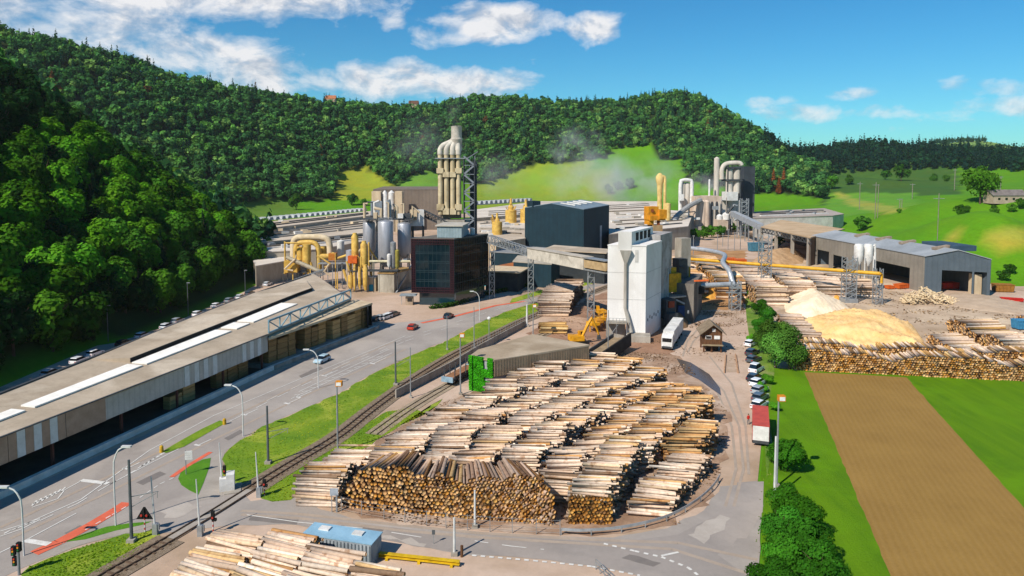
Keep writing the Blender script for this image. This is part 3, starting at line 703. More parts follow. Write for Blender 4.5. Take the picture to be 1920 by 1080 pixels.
wood = M('brown_wood', '6b4a31', '4e3422', sc=1, st=(4, 4, .6)); orange = M('orange_paint', 'd8682a', 'b4521f', sc=1, r=.5)
blue = M('blue_paint', '3f7fb5', '2f6492', sc=1); navy = M('navy_cladding', '19343f', '152b35', sc=.2, corr=('d', 1.2), fine=.08); greyclad = M('grey_cladding', '8a8378', '787167', sc=.15, corr=('d', 1.0), fine=.08)
# ---- long timber shed with the flat roof
def shed():
    F0, F1, F2 = V3(-75, 54, 0), V3(-50.5, 145, 0), V3(-42, 184, 0)
    R0, R1 = V3(-80, 54, 0), V3(-61.8, 219, 0)
    root = thing('lumber_shed', 'long low timber shed with flat beige roof and white skylight strips beside the main road', 'shed', tuple(F0))
    t1 = (F1-F0).normalized(); n1 = V3(t1.y, -t1.x, 0)
    def fr(y): return F0.lerp(F1, (y-54)/91) if y <= 145 else F1.lerp(F2, (y-145)/39)
    def rr(y): return V3(float(np.interp(y, [54, 102, 126, 177, 218], [-80, -75, -72.7, -68.7, -61.8])), y, 0)
    def zf(a): return 7.4+1.3*a
    def P(y, a, dz=0):
        p = fr(min(y, 184)).lerp(rr(y), a); return V3(p.x, p.y, zf(a)+dz)
    mb = MB(); ys = [54, 80, 100, 121, 145, 165, 184]; As = [0, .35, .52, .555, 1]
    for y0, y1 in zip(ys[:-1], ys[1:]):
        for a0, a1 in zip(As[:-1], As[1:]):
            q = [P(y0, a0), P(y1, a0), P(y1, a1), P(y0, a1)]
            mb.hexa([p-V3(0, 0, .35) for p in q], q)
    E = [P(184, 0), V3(R1.x+1.5, R1.y-2, 8.6), V3(R1.x, R1.y, 8.7), P(184, 1)]
    mb.bar(rr(56)+V3(-.1, 0, 8.75), rr(102)+V3(-.1, 0, 8.75), .5, .3, 1); mb.bar(rr(102)+V3(-.1, 0, 8.75), rr(126)+V3(-.1, 0, 8.75), .5, .3, 1); mb.bar(rr(126)+V3(-.1, 0, 8.75), rr(177)+V3(-.1, 0, 8.75), .5, .3, 1); mb.bar(rr(177)+V3(-.1, 0, 8.75), rr(217)+V3(-.1, 0, 8.75), .5, .3, 1)
    mb.hexa([p-V3(0, 0, .35) for p in E], E)
    mb.build('roof', [rooft, darksteel], root)
    # raised rear strip; near-black bars paint the shade of its step
    mb = MB(); q = [P(121, .56), P(184, .56), V3(-54.6, 192, 8.2), V3(-60.5, 207, 8.5), P(184, .98), P(145, .98), P(121, .98)]
    mb.hexa([p+V3(0, 0, -.2) for p in q], [p+V3(0, 0, h_) for p, h_ in zip(q, (.8, .8, .8, .3, .5, .35, .04))]); rs = mb.build('raised_roof', rooft, root); rq = q
    mb = MB(); a, b_ = P(122, .71), P(196, .71)
    b_ = V3(-54.5, 198, 8.3)
    [mb.bar(m_+V3(.1, -.05, .42), k_+V3(.1, -.05, .36), .08, .7) for m_, k_ in ((rq[0], rq[1]), (rq[1], rq[2]))]; mb.build('step_shade', dark, rs)
    gl = M('skylight', 'f6f1e8', 'e6e0d6', sc=.5, r=.7, spec=.05, fine=.05)
    for y0, y1 in ((56, 76), (77, 97), (98.5, 119.5), (120.5, 145), (147, 152), (153.5, 174)):
        q = [P(y0, .36, .05), P(y1, .36, .05), P(y1, .52, .05), P(y0, .52, .05)]
        mb = MB(); mb.hexa(q, [p+V3(0, 0, .22) for p in q]); mb.build('skylight', gl, root)
    # front cladding: pale panels with brown bands
    wallc = M('shed_cladding', 'c6baae', 'b2a699', sc=.35, corr=('d', .9)); brown = M('brown_bands', 'b5937b', 'a07f67', sc=.6); wallp = M('pale_bands', 'e0dad3', 'ccc5bc', sc=.6)
    L = (F1-F0).length
    mb = MB()
    a, b_ = F0-n1*.15, F1-n1*.15
    mb.bar(a+V3(0, 0, 5.55), b_+V3(0, 0, 5.55), .2, 3.6); mb.build('front_wall', wallc, root)
    def band(s0, s1, m_, out, nm='cladding_band'):
        mb = MB(); mb.bar(F0.lerp(F1, s0)+n1*out+V3(0, 0, 5.52), F0.lerp(F1, s1)+n1*out+V3(0, 0, 5.52), .1, 3.56); mb.build(nm, m_, root)
    s0 = .395
    for k_ in range(7): band(s0+k_*.013, s0+k_*.013+.0125, wallp if k_ % 2 else brown, .02)
    band(.30, .394, brown, .02); band(.487, .56, brown, .015)
    for k_ in range(7): band(.74+k_*.013, .74+k_*.013+.0125, wallp if k_ % 2 == 0 else wallc, .02)
    for k_ in range(5): band(.91+k_*.013, .91+k_*.013+.0125, wallp if k_ % 2 == 0 else wallc, .02)
    mb = MB(); mb.bar(F0+n1*.05+V3(0, 0, 7.38), F1+n1*.05+V3(0, 0, 7.38), .35, .12); mb.build('eaves_flashing', darksteel, root)
    for s in np.linspace(.08, .985, 8):
        p = F0.lerp(F1, s)-n1*.6; mb = MB(); mb.box((p.x, p.y, 2.2), (.35, .35, 4.4)); mb.build('column', M('column_rust', '6b3d30', '52302a', sc=1), root)
    # rear and end walls
    mb = MB(); [mb.bar(rr(a_)+V3(.5, 0, 4.1), rr(b_)+V3(.5, 0, 4.1), .2, 8.2) for a_, b_ in ((54, 102), (102, 126), (126, 177), (177, 218))]; mb.build('rear_wall', M('shed_inside_shade', '4a443e', '3b3631', sc=.5), root)  # shade inside the shed put into the rear wall's dark colour
    mb = MB(); mb.bar(V3(-42.3, 184.2, 4), V3(-61, 217.6, 4), .2, 8); mb.build('end_wall', M('mauve_wall', '6d6468', '5b5357', sc=.5), root)
    # canopy in front of the second half
    C = [V3(-50.2, 144.5, 6.7), V3(-36.0, 181.5, 6.9), V3(-41.5, 186, 7.0), V3(-50.6, 146, 6.9)]
    mb = MB(); mb.hexa([p-V3(0, 0, .5) for p in C], C); mb.build('canopy', cream, root)
    mb = MB(); mb.bar(V3(-36.3, 181.8, 3.2), V3(-41.3, 186, 3.2), .25, 6.4); mb.bar(V3(-38.6, 184.5, 3.2), V3(-36.6, 178.5, 3.2), .25, 6.4); mb.build('canopy_wall', M('dark_wall', '3c3a3a', '2c2b2b', sc=.5), root)
    # roof truss
    tr = M('truss_steel', '7fa0ae', '64828f', sc=1, r=.5); A, B = V3(-50.4, 145.4, 7.6), V3(-42.0, 183.5, 7.7); H = V3(0, 0, 2.5)
    mb = MB(); mb.bar(A, B, .3); mb.bar(A+H, B+H*.9, .35); n = 9
    for i in range(n+1):
        p = A.lerp(B, i/n); mb.bar(p, p+H*(1-.1*i/n), .25)
        if i < n: mb.bar(p if i % 2 else p+H*.97, A.lerp(B, (i+1)/n)+(H*.93 if i % 2 else V3(0, 0, 0)), .2)
    mb.build('roof_truss', tr, root)
    pf = [F0+n1*1.6, F1+n1*1.6, V3(-34.6, 181, 0), V3(-34.6, 183, 0), V3(-44, 189, 0), F2-n1*9, F1-n1*9, F0-n1*7]
    struct(MB().prism([(p.x, p.y) for p in pf[2:7]]+[(F1.x+n1.x*1.6, F1.y+n1.y*1.6)], -.02, .9).build('platform', conc))
    mb = MB(); w0 = [F0+n1*1.0, F1+n1*1.0, V3(-35.2, 181, 0)]
    for a, b_ in zip(w0[:-1], w0[1:]): mb.bar(a+V3(0, 0, .46), b_+V3(0, 0, .46), .7, .96)
    tag(mb.build('low_wall', M('pale_concrete', 'e2dcd2', 'c9c2b6', sc=.5)), 'low pale concrete wall running along the road edge under the long shed', 'wall')
    struct(sheet('shed_floor', [F0+n1*.6, F1+n1*.6, F1-n1*12, F0-n1*9], .012, M('shed_floor_shade', '5f5850', '4a443e', sc=.3)))  # deep shade under the roof put into the floor colour
    # timber packs under the roof
    t2 = (V3(-36.2, 182, 0)-F1).normalized(); n2 = V3(t2.y, -t2.x, 0); L2 = 39; s = 1.0; k_ = 0
    while s < L2-3:
        w = random.uniform(2.0, 3.6); h = random.uniform(4.6, 5.3)
        p = F1+t2*(s+w/2)-n2*random.uniform(1.4, 2.0)
        if k_ not in (3, 7):
            mb = MB(); hh = 0
            rz = math.atan2(t2.y, t2.x)
            while hh < h-.5:
                mb.box((p.x+random.uniform(-.06, .06), p.y, .9+hh+.55), (w-.12, 2.4, 1.02), rz+random.uniform(-.02, .02)); hh += 1.12
            tag(mb.build('lumber_stack', random.choice(lumber)), 'tall stack of sawn timber packs under the canopy of the long shed', 'lumber stack', 'timber packs under the shed canopy')
        s += w+.1; k_ += 1
    for s, h in ((.74, 2.2), (.775, 2.9), (.87, 3.0), (.905, 2.8), (.94, 3.1)):
        p = F0.lerp(F1, s)-n1*2.6; mb = MB()
        for z in np.arange(0, h, .75): mb.box((p.x, p.y, z+.36), (3.0, 1.4, .68), math.atan2(t1.y, t1.x)+random.uniform(-.03, .03))
        tag(mb.build('lumber_stack', random.choice(lumber)), 'low timber pack in the open base of the long shed behind its columns', 'lumber stack', 'timber packs in the open base of the shed')
shed()
# ---- glass office
def office():
    A, B, C_ = V3(-30.4, 213, 0), V3(-17.3, 211.5, 0), V3(-7.65, 226.7, 0); Dd = A+(C_-B)
    root = thing('office_building', 'dark glass office block with a maroon grid frame and recessed ground floor', 'office', tuple(B))
    gA = glassmat('office_glass', '0a1e26', .06, .35); gB = glassmat('office_glass_side', '0c1210', .05, .16); mar = M('maroon_frame', '3a1a22', '2e151b', sc=1, r=.4); mull = M('mullion', '31454b', '26363b', sc=1, r=.4)
    mb = MB(); mb.prism([A, B, C_, Dd], 4.05, 20.2); body = mb.build('facade_glass', gA, root)
    mb = MB(); u1 = (B-A).normalized(); n1 = V3(u1.y, -u1.x, 0); u2 = (C_-B).normalized(); n2 = V3(u2.y, -u2.x, 0)
    wA, wB = (B-A).length, (C_-B).length
    mb.bar(B+n2*.06+V3(0, 0, 12.1), C_+n2*.06+V3(0, 0, 12.1), .1, 16); mb.build('side_glass', gB, root)
    # maroon frame: two rows of square openings on every edge
    mb = MB()
    def fbar(p, q, w=.22): mb.bar(p+n1*.14, q+n1*.14, .2, w) if abs((q-p).z) < .1 else mb.bar(p+n1*.14, q+n1*.14, w, .2)
    for z in (4.05, 4.75, 5.5, 18.7, 19.45, 20.2): fbar(A+V3(0, 0, z), B+V3(0, 0, z), .2)
    for e in (.2, .7, 1.2): fbar(A+u1*e+V3(0, 0, 4.05), A+u1*e+V3(0, 0, 20.2), .2); fbar(B-u1*e+V3(0, 0, 4.05), B-u1*e+V3(0, 0, 20.2), .2)
    for z in np.arange(6.2, 18.5, .72):
        for p in (A, B-u1*1.3): fbar(p+u1*.05+V3(0, 0, z), p+u1*1.3+V3(0, 0, z), .14)
    for e in np.arange(1.6, wA-1.2, .72):
        fbar(A+u1*e+V3(0, 0, 4.05), A+u1*e+V3(0, 0, 5.5), .14); fbar(A+u1*e+V3(0, 0, 18.7), A+u1*e+V3(0, 0, 20.2), .14)
    mb.build('maroon_frame', mar, root)
    mb = MB()
    for z in (7.4, 7.9, 10.2, 10.7, 13.0, 13.5, 15.8, 16.3): mb.bar(A+u1*1.3+n1*.06+V3(0, 0, z), B-u1*1.3+n1*.06+V3(0, 0, z), .12, .14)
    for e in np.linspace(1.4, wA-1.4, 9): mb.bar(A+u1*e+n1*.06+V3(0, 0, 5.6), A+u1*e+n1*.06+V3(0, 0, 18.6), .09, .12)
    for e in np.linspace(.1, wB-.1, 20): mb.bar(B+u2*e+n2*.14+V3(0, 0, 4.1), B+u2*e+n2*.14+V3(0, 0, 20.2), .07, .08)
    for z in (4.1, 6.9, 9.7, 12.5, 15.2, 17.9, 20.1): mb.bar(B+n2*.14+V3(0, 0, z), C_+n2*.14+V3(0, 0, z), .08, .1)
    mb.build('mullions', mull, root)
    q = [A+u1*1.5+(C_-B)*.08, B-u1*.6+(C_-B)*.06, C_-u1*.6-u2*1, Dd+u1*1.5-u2*1]
    mb = MB(); mb.prism(q, 0, 4.0); mb.build('ground_floor', glassmat('ground_glass', '12303a', .1), root)
    mb = MB(); mb.prism([A+n1*.1, B+n1*.1+n2*.1, C_+n2*.1, Dd], 20.2, 20.5); mb.build('roof', M('roof_gravel', '6d6862', '57534e', sc=.5), root)
    mb = MB(); mb.bar(B+u2*.4+V3(0, 0, 2), B+u2*.4+V3(0, 0, 4.1), .5); mb.build('column', darksteel, root)
    # plant room on the roof
    p = A.lerp(B, .62)+(C_-B)*.42; mb = MB(); mb.box((p.x, p.y, 22.3), (7.5, 11, 3.4), math.atan2(u1.y, u1.x)); ph = mb.build('plant_room', M('plant_room_wall', '8fa0a6', '7c8d93', sc=.5, corr=('d', .8)), root)
    mb = MB(); mb.box((p.x, p.y, 24.2), (8.4, 12, .35), math.atan2(u1.y, u1.x)); mb.build('plant_room_roof', M('pale_roof', 'b9b2a6', 'a59e92', sc=.3), ph)
    p2 = C_+(A-B)*.25-u2*3; mb = MB(); mb.tube([p2+V3(0, 0, 20.5), p2+V3(0, 0, 22.4)], .8, 10); mb.tube([p2+V3(-1.6, 0, 20.5), p2+V3(-1.6, 0, 21.8)], .6, 10); mb.build('roof_vent', whitep, root)
office()
# ---- white mill tower
def tower():
    A, B, C_ = V3(23.4, 172.6, 0), V3(32.5, 171.0, 0), V3(38.6, 182.3, 0); Dd = A+(C_-B)
    wt = M('white_render', 'e2dfdb', 'dad6d2', sc=.6, st=(2.2, 2.2, .12), c3='d3cfca', sc3=.1, fine=.06)
    root = thing('mill_tower', 'tall white rendered mill tower with a long roof gallery and a chute down its front', 'tower', tuple(B))
    u1 = (B-A).normalized(); n1 = V3(u1.y, -u1.x, 0); u2 = (C_-B).normalized(); n2 = V3(u2.y, -u2.x, 0)
    mb = MB(); mb.prism([A, B, C_, Dd], 4.0, 22.7); mb.prism([A+u1*4.6, B, C_, Dd+u1*4.6], 0, 4.0); body = mb.build('wall', wt, root)
    for z in (9.6, 16.2):
        mb = MB(); mb.bar(A+n1*.02+V3(0, 0, z), B+n1*.02+V3(0, 0, z), .05, .06); mb.bar(B+n2*.02+V3(0, 0, z), C_+n2*.02+V3(0, 0, z), .05, .06); mb.build('seam', M('joint', 'a9a5a1', '99958f', sc=1), body)
    mb = MB(); mb.prism([A-n2*.1+n1*.1, B+n1*.1+n2*.1, C_+n2*.1, Dd-n2*.1], 22.7, 22.95); mb.build('parapet', wt, root)
    # roof gallery
    ga, gb = A.lerp(B, .27), A.lerp(B, .62); L = u2*17
    mb = MB(); mb.hexa([p+V3(0, 0, 22.95) for p in (ga, gb, gb+L, ga+L)], [p+V3(0, 0, 26.2) for p in (ga, gb, gb+L, ga+L)])
    q = [ga+n1*.9, gb+n1*.9, gb-n1*.02, ga-n1*.02]
    mb.hexa([ga+n1*.0+V3(0, 0, 21.8), gb+n1*.0+V3(0, 0, 21.8), gb-n1*.3+V3(0, 0, 21.8), ga-n1*.3+V3(0, 0, 21.8)], [p+V3(0, 0, 26.3) for p in q]); gal = mb.build('roof_gallery', wt, root)
    for k_ in range(4):
        p = gb+u2*(3+k_*3.2); mb = MB(); mb.bar(p+n2*.03+V3(0, 0, 24.7), p+u2*2.1+n2*.03+V3(0, 0, 24.7), .08, 2.0); mb.build('window', dark, gal)
    # hopper and chute on the front
    ch = M('chute_steel', 'a9a49b', '8b857b', sc=.6, st=(1, 1, .3)); p = A.lerp(B, .47)
    mb = MB(); a, b_ = p-u1*1.4+n1*.05, p+u1*1.4+n1*.05
    mb.hexa([p-u1*.35+n1*.1+V3(0, 0, 18.6), p+u1*.35+n1*.1+V3(0, 0, 18.6), p+u1*.35+n1*.75+V3(0, 0, 18.6), p-u1*.35+n1*.75+V3(0, 0, 18.6)][::-1], [a+V3(0, 0, 21.7), b_+V3(0, 0, 21.7), b_+n1*1.2+V3(0, 0, 21.7), a+n1*1.2+V3(0, 0, 21.7)][::-1])
    mb.build('hopper', ch, root)
    mb = MB(); mb.tube([p+n1*.45+V3(0, 0, 18.7), p+n1*.45+V3(0, 0, 7.6), p+n1*.6+u1*.5+V3(0, 0, 6), p+n1*1.4+u1*1.5+V3(0, 0, 1.8)], [.42, .42, .5, .5], 10); mb.build('chute', ch, root)
    mb = MB(); mb.bar(p+u1*2.2+n1*.03+V3(0, 0, 20.3), p+u1*3+n1*.03+V3(0, 0, 20.3), .1, 3); mb.build('patch', M('grey_patch', 'bfbcb7', 'afaca6', sc=1), root)
    # open base with platform, railing and dock
    pl = A+u1*2.3+n1*1.2; mb = MB(); mb.box((pl.x, pl.y, 4.2), (5, 3, .3), math.atan2(u1.y, u1.x)); mb.box((pl.x, pl.y+1.4, 2), (4.6, .3, 4)); mb.build('platform', conc, root)
    mb = MB()
    for k_ in range(7):
        q = A-u1*.1+n1*2.6+u1*k_*.8; mb.bar(q+V3(0, 0, 0 if k_ % 3 == 0 else 4.3), q+V3(0, 0, 5.4), .1)
    for z in (4.9, 5.4): mb.bar(A-u1*.1+n1*2.6+V3(0, 0, z), A+u1*4.8+n1*2.6+V3(0, 0, z), .07)
    mb.bar(A+n1*2.4+V3(0, 0, 0), A+n1*2.4+u1*3+V3(0, 0, 4.2), .12); mb.build('railing', steel, root)
    mb = MB(); q = B+n1*2-u1*1.6; mb.box((q.x, q.y, .75), (5.5, 4, 1.5), math.atan2(u1.y, u1.x)); mb.build('loading_dock', conc, root)
    for k_ in range(6):
        q = B+u2*(1.5+k_*1.7); mb = MB(); mb.bar(q+n2*.03+V3(0, 0, 4.4+(k_ % 2)*.5), q+u2*.5+n2*.03+V3(0, 0, 4.4+(k_ % 2)*.5), .06, .7); mb.build('vent_slot', darksteel, root)
    # grey rear block
    a, b_ = C_+u2*.15-n2*.4, C_+u2*11-n2*.4
    mb = MB(); mb.prism([a, b_, b_-n2*8, a-n2*8], 0, 24.3); mb.build('rear_block', M('grey_render', 'b4b0ae', '96918e', sc=.4, st=(1, 1, .3), c3='87827e', sc3=.2), root)
    mb = MB(); mb.bar(a+n2*.05+V3(0, 0, 11.5), a+n2*.05+u2*1.1+V3(0, 0, 11.5), .1, 23); mb.build('duct', darksteel, root)
tower()
# ---- generic boxes
def block(name, label, cat, poly, z0, z1, wall, roof=None, over=.3, rise=None, group=None, rt=.35):
    poly = [Vector((p[0], p[1], 0)) for p in poly]
    root = thing(name, label, cat, tuple(poly[0]), group)
    mb = MB(); mb.prism(poly, z0, z1); mb.build('wall', wall, root)
    c_ = sum(poly, Vector())/len(poly)
    q = [c_+(p-c_)*(1+over/max(2, (p-c_).length)) for p in poly]
    mb = MB()
    if rise:   # gable along the longer side (0-1)
        m0, m1 = (q[0]+q[3])/2, (q[1]+q[2])/2; z = V3(0, 0, z1); r_ = V3(0, 0, z1+rise); e = V3(0, 0, rt)
        mb.hexa([q[0]+z, q[1]+z, m1+r_, m0+r_], [q[0]+z+e, q[1]+z+e, m1+r_+e, m0+r_+e]); mb.hexa([m0+r_, m1+r_, q[2]+z, q[3]+z], [m0+r_+e, m1+r_+e, q[2]+z+e, q[3]+z+e])
        mw = MB(); mw.add([poly[0]+z, poly[3]+z, (poly[0]+poly[3])/2+r_], [(0, 1, 2)]); mw.add([poly[1]+z, poly[2]+z, (poly[1]+poly[2])/2+r_], [(2, 1, 0)]); mw.build('gable', wall, root)
    else: mb.prism(q, z1, z1+rt)
    mb.build('roof', roof or wall, root)
    return root
# ---- navy press hall
A, B, C_ = V3(5.7, 315, 0), V3(30.6, 302, 0), V3(46, 336, 0); Dd = A+(C_-B)
navyr = M('navy_roof', '7d8d98', '6c7b86', sc=.3)
root = thing('press_hall', 'tall windowless navy blue hall with a shallow pitched grey roof', 'factory hall', tuple(B))
mb = MB(); mb.prism([A, B, C_, Dd], 0, 23.6); mid0, mid1 = (A+B)/2+V3(-1, 1, 0), (C_+Dd)/2
mb.add([A+V3(0, 0, 23.6), B+V3(0, 0, 23.6), mid0+V3(0, 0, 25.8)], [(0, 1, 2)]); mb.build('wall', navy, root)
mb = MB(); z = V3(0, 0, 23.62); r_ = V3(0, 0, 25.85); e = V3(0, 0, .25)
mb.hexa([A+z, mid0+r_, mid1+r_, Dd+z], [A+z+e, mid0+r_+e, mid1+r_+e, Dd+z+e]); mb.hexa([mid0+r_, B+z, C_+z, mid1+r_], [mid0+r_+e, B+z+e, C_+z+e, mid1+r_+e]); mb.build('roof', navyr, root)
u2 = (C_-B).normalized(); n2 = V3(u2.y, -u2.x, 0)
mb = MB(); p = B+u2*23; mb.bar(p+n2*.05+V3(0, 0, 8.5), p+u2*2.6+n2*.05+V3(0, 0, 8.5), .1, 13); mb.build('strip_window', M('strip_glass', 'aeb2b4', '7c8488', sc=1.4, st=(1, 1, .5)), root)
for k_ in range(4):
    p = B.lerp(mid0, .35)+u2*(4+k_*8); mb = MB(); mb.bar(p+V3(0, 0, 25.2), p+(mid0-B)*.45+V3(0, 0, 26), .8, .5); mb.build('roof_light', whitep, root)
mb = MB(); mb.box((A.x+4, A.y+1, 25.4), (4, 5, 2.6), .5); mb.build('roof_unit', navy, root)
# lower navy annexes
block('navy_annex', 'low navy blue annex with a flat grey roof in front of the press hall', 'annex', [(-8, 268), (14, 258), (22, 276), (2, 288)], 0, 9.5, navy, M('annex_roof', '8b8d8e', '757779', sc=.3))
block('navy_annex', 'navy blue shed with a pitched gable beside the conveyor gallery posts', 'annex', [(0.5, 250), (13.5, 243), (17, 252), (4, 259)], 0, 8.2, navy, M('annex_roof2', 'a39b8f', '8f877b', sc=.3), rise=1.5)
block('pitched_store', 'dark open store with a beige canopy roof under the conveyor truss', 'store', [(-9, 240), (2, 236), (5, 247), (-6, 251)], 0, 6.4, M('dark_store', '3b3f42', '2b2e30', sc=.5), cream, over=1.4)
block('canopy_store', 'pale roofed canopy store attached to the front of the press hall', 'store', [(12, 262), (33, 252), (37, 262), (17, 276)], 0, 11, M('dark_store2', '33383b', '26292c', sc=.5), rooft, over=1.0)
# colourful mural container
cols = ['c8324f', '2f7fc0', 'e08a28', '7a3f9a', '3f9a5a', 'd8c23a', 'c2522d', '39a7b8']
mur, t, b = newmat('mural'); pos = t.new('ShaderNodeNewGeometry').outputs['Position']
vo = t.new('ShaderNodeTexVoronoi', I={'Vector': pos, 'Scale': .8}); rp = t.new('ShaderNodeValToRGB'); rp.color_ramp.interpolation = 'CONSTANT'
sp = t.new('ShaderNodeSeparateColor', I={0: vo.outputs['Color']}); t.L.new(sp.outputs[0], rp.inputs[0])
for i, cx_ in enumerate(cols):
    e_ = rp.color_ramp.elements[i] if i < 2 else rp.color_ramp.elements.new(i/8)
    e_.position = i/8; e_.color = (*hx(cx_), 1)
t.L.new(rp.outputs[0], b.inputs['Base Color'])
p, q = G(938, 540), G(1012, 522); u = (q-p).normalized(); nn = V3(-u.y, u.x, 0)
block('painted_store', 'low building with a patchwork of bright multicoloured painted panels', 'painted building', [p, q, q+nn*7, p+nn*7], 0, 6.0, mur, M('terracotta_roof', 'b06a3c', '94562f', sc=.4))
block('dark_container', 'dark red container standing beside the multicoloured painted building', 'container', [q+u*.4, q+u*5, q+u*5+nn*3, q+u*.4+nn*3], 0, 4.6, M('dark_red', '4a2b33', '36222a', sc=.6))
# ---- flat factory roofs
halla = M('hall_wall', 'b3a896', '968a78', sc=.3, st=(1, 1, .3)); hroof = M('hall_roof', 'c6b6a3', 'ad9d8a', sc=.03, c3='d4c7b6', sc3=.012, st=(1, 1, 1)); hroof2 = M('hall_roof_pale', 'd6cabc', 'c0b3a4', sc=.03, c3='b0a497', sc3=.02)
def roofpx(name, label, px, z, wall, roof, z0=0, **k):
    return block(name, label, 'factory hall', [G(u_, v_, z) for u_, v_ in px], z0, z, wall, roof, **k)
sawr = M('saw_glass', 'aeb2b3', '8d9194', sc=.6, r=.3)
def sawteeth(root, p, q, z, n, w, h=1.6):
    p, q = V3(p[0], p[1], 0), V3(q[0], q[1], 0); d = (q-p).normalized(); nn = V3(-d.y, d.x, 0); L = (q-p).length/n; mb = MB()
    for i in range(n):
        a = p+d*(i*L+.6); b_ = a+d*(L*.72)
        mb.hexa([a+V3(0, 0, z), b_+V3(0, 0, z), b_+nn*w+V3(0, 0, z), a+nn*w+V3(0, 0, z)], [a+d*L*.15+V3(0, 0, z+h), b_-d*L*.15+V3(0, 0, z+h), b_-d*L*.15+nn*w+V3(0, 0, z+h), a+d*L*.15+nn*w+V3(0, 0, z+h)])
    mb.build('roof_lights', sawr, root)
h1 = roofpx('factory_hall', 'long hall at the foot of the wooded hill with a row of roof lights', [(434, 424), (700, 396), (700, 404), (480, 432)], 13, halla, hroof)
sawteeth(h1, G(440, 421, 13), G(690, 396, 13), 13.35, 24, 7)
h2 = roofpx('factory_hall', 'wide flat beige roofed hall in front of the hall with roof lights', [(478, 436), (700, 404), (705, 422), (700, 436), (600, 446), (476, 456)], 11, halla, hroof)
mb = MB(); mb.bar(G(490, 434, 11)+V3(0, 0, .6), G(700, 409, 11)+V3(0, 0, .6), 1.2, .7); mb.build('roof_duct', darksteel, h2)
roofpx('factory_hall', 'pale flat roofed hall behind the yellow pipework', [(476, 459), (600, 449), (690, 438), (690, 452), (600, 468), (474, 474)], 9.5, halla, hroof2)
roofpx('factory_hall', 'low pale roofed hall beside the wood edge and the yellow plant', [(472, 482), (540, 474), (560, 486), (480, 500)], 7, halla, hroof2)
h3 = roofpx('factory_hall', 'wide pale roofed hall behind the glass office with a sawtooth far edge', [(890, 394), (1010, 378), (1240, 378), (1240, 392), (985, 402), (890, 410)], 12, halla, hroof2)
sawteeth(h3, G(890, 386, 12), G(1000, 379, 12), 12.36, 13, 6, 3)
roofpx('factory_hall', 'flat grey roofed hall left of the navy press hall', [(890, 416), (985, 408), (985, 448), (930, 456), (890, 440)], 10, cream, hroof)
h5 = roofpx('factory_hall', 'pale roofed hall right of the navy press hall with roof vents', [(1142, 398), (1215, 392), (1300, 398), (1290, 425), (1142, 440)], 11, halla, hroof2)
for k_ in range(14):
    p = G(random.uniform(1150, 1280), random.uniform(402, 430), 11); mb = MB(); mb.box((p.x, p.y, 11.9), (random.uniform(2, 5), 2.4, 1.1), .4); mb.build('roof_vent', whitep if k_ % 2 else conc, h5)
for k_ in range(10):
    p = G(random.uniform(905, 980), random.uniform(414, 445), 10); mb = MB(); mb.box((p.x, p.y, 10.8), (random.uniform(2, 6), 2, .9), .3); mb.build('roof_vent', whitep if k_ % 2 else conc, bpy.data.objects['factory_hall.005'])
# ridges, gutters, vents and skylight bands on the flat halls
def rooflines(root, a0, b0, a1, b1, z, n):
    """bands running from edge a0-b0 to edge a1-b1 (pixels on the roof plane)"""
    A0, B0, A1, B1 = [G(u_, v_, z) for u_, v_ in (a0, b0, a1, b1)]
    for k_ in range(n):
        s = (k_+.5)/n; p, q = A0.lerp(B0, s), A1.lerp(B1, s); d = (q-p)*.5; up = V3(0, 0, .62)
        mb = MB(); mb.bar(p+(q-p)*.04+up, p+(q-p)*.96+up, random.uniform(.5, 1.6), .55); mb.build('roof_band', random.choice([conc, darksteel, whitep, M('gutter_brown', '7d7164', '655b50', sc=.5)]), root)
        for j in range(2):
            c_ = p.lerp(q, random.uniform(.1, .9))+V3(random.uniform(-5, 5), random.uniform(-3, 3), .9); mb = MB(); mb.box(c_, (random.uniform(1.5, 4), random.uniform(1.5, 3), random.uniform(.8, 1.8)), random.uniform(0, 1)); mb.build('roof_unit', random.choice([conc, steel, whitep, cream]), root)
HB = bpy.data.objects
rooflines(h2, (486, 438), (484, 452), (698, 409), (700, 430), 11, 5)
rooflines(h1, (470, 424), (482, 430), (696, 399), (698, 403), 13, 2)
rooflines(HB['factory_hall.002'], (480, 462), (480, 472), (686, 442), (686, 452), 9.5, 3)
rooflines(h3, (900, 397), (900, 408), (1225, 381), (1232, 391), 12, 3)
rooflines(HB['factory_hall.005'], (896, 420), (898, 438), (980, 412), (980, 446), 10, 4)
rooflines(h5, (1150, 402), (1150, 436), (1285, 399), (1282, 423), 11, 5)
block('brown_hall', 'tall plain brown clad hall with pale end panels behind the chimney', 'factory hall', [D(700, 395, 470), D(826, 395, 470), D(845, 395, 540), D(720, 395, 540)], 0, 26.5, M('brown_cladding', '7d7064', '6c6056', sc=.1, corr=('x', 2.4)), over=.2)
for k_, (u_, w_, m_) in enumerate(((697, 17, cream), (716, 9, whitep), (727, 12, whitep), (741, 13, cream))):
    p, q = D(u_, 395, 455), D(u_+w_, 395, 455); mb = MB()
    if w_ < 13: mb.lathe(((p.x+q.x)/2, 458, 0), [(abs(q.x-p.x)/2, 0), (abs(q.x-p.x)/2, 25), (.4, 26.6)], 16)
    else: mb.prism([p, q, q+V3(0, 8, 0), p+V3(0, 8, 0)], 0, 26)
    tag(mb.build('storage_silo' if w_ < 13 else 'panel_tower', m_), ['square cream tower at the end of the brown hall nearest the wood', 'slim pale silo beside the square cream tower', 'wider pale silo between the slim silo and a cream tower', 'square cream tower against the brown cladding, beside the wider pale silo'][k_], 'silo' if w_ < 13 else 'tower')
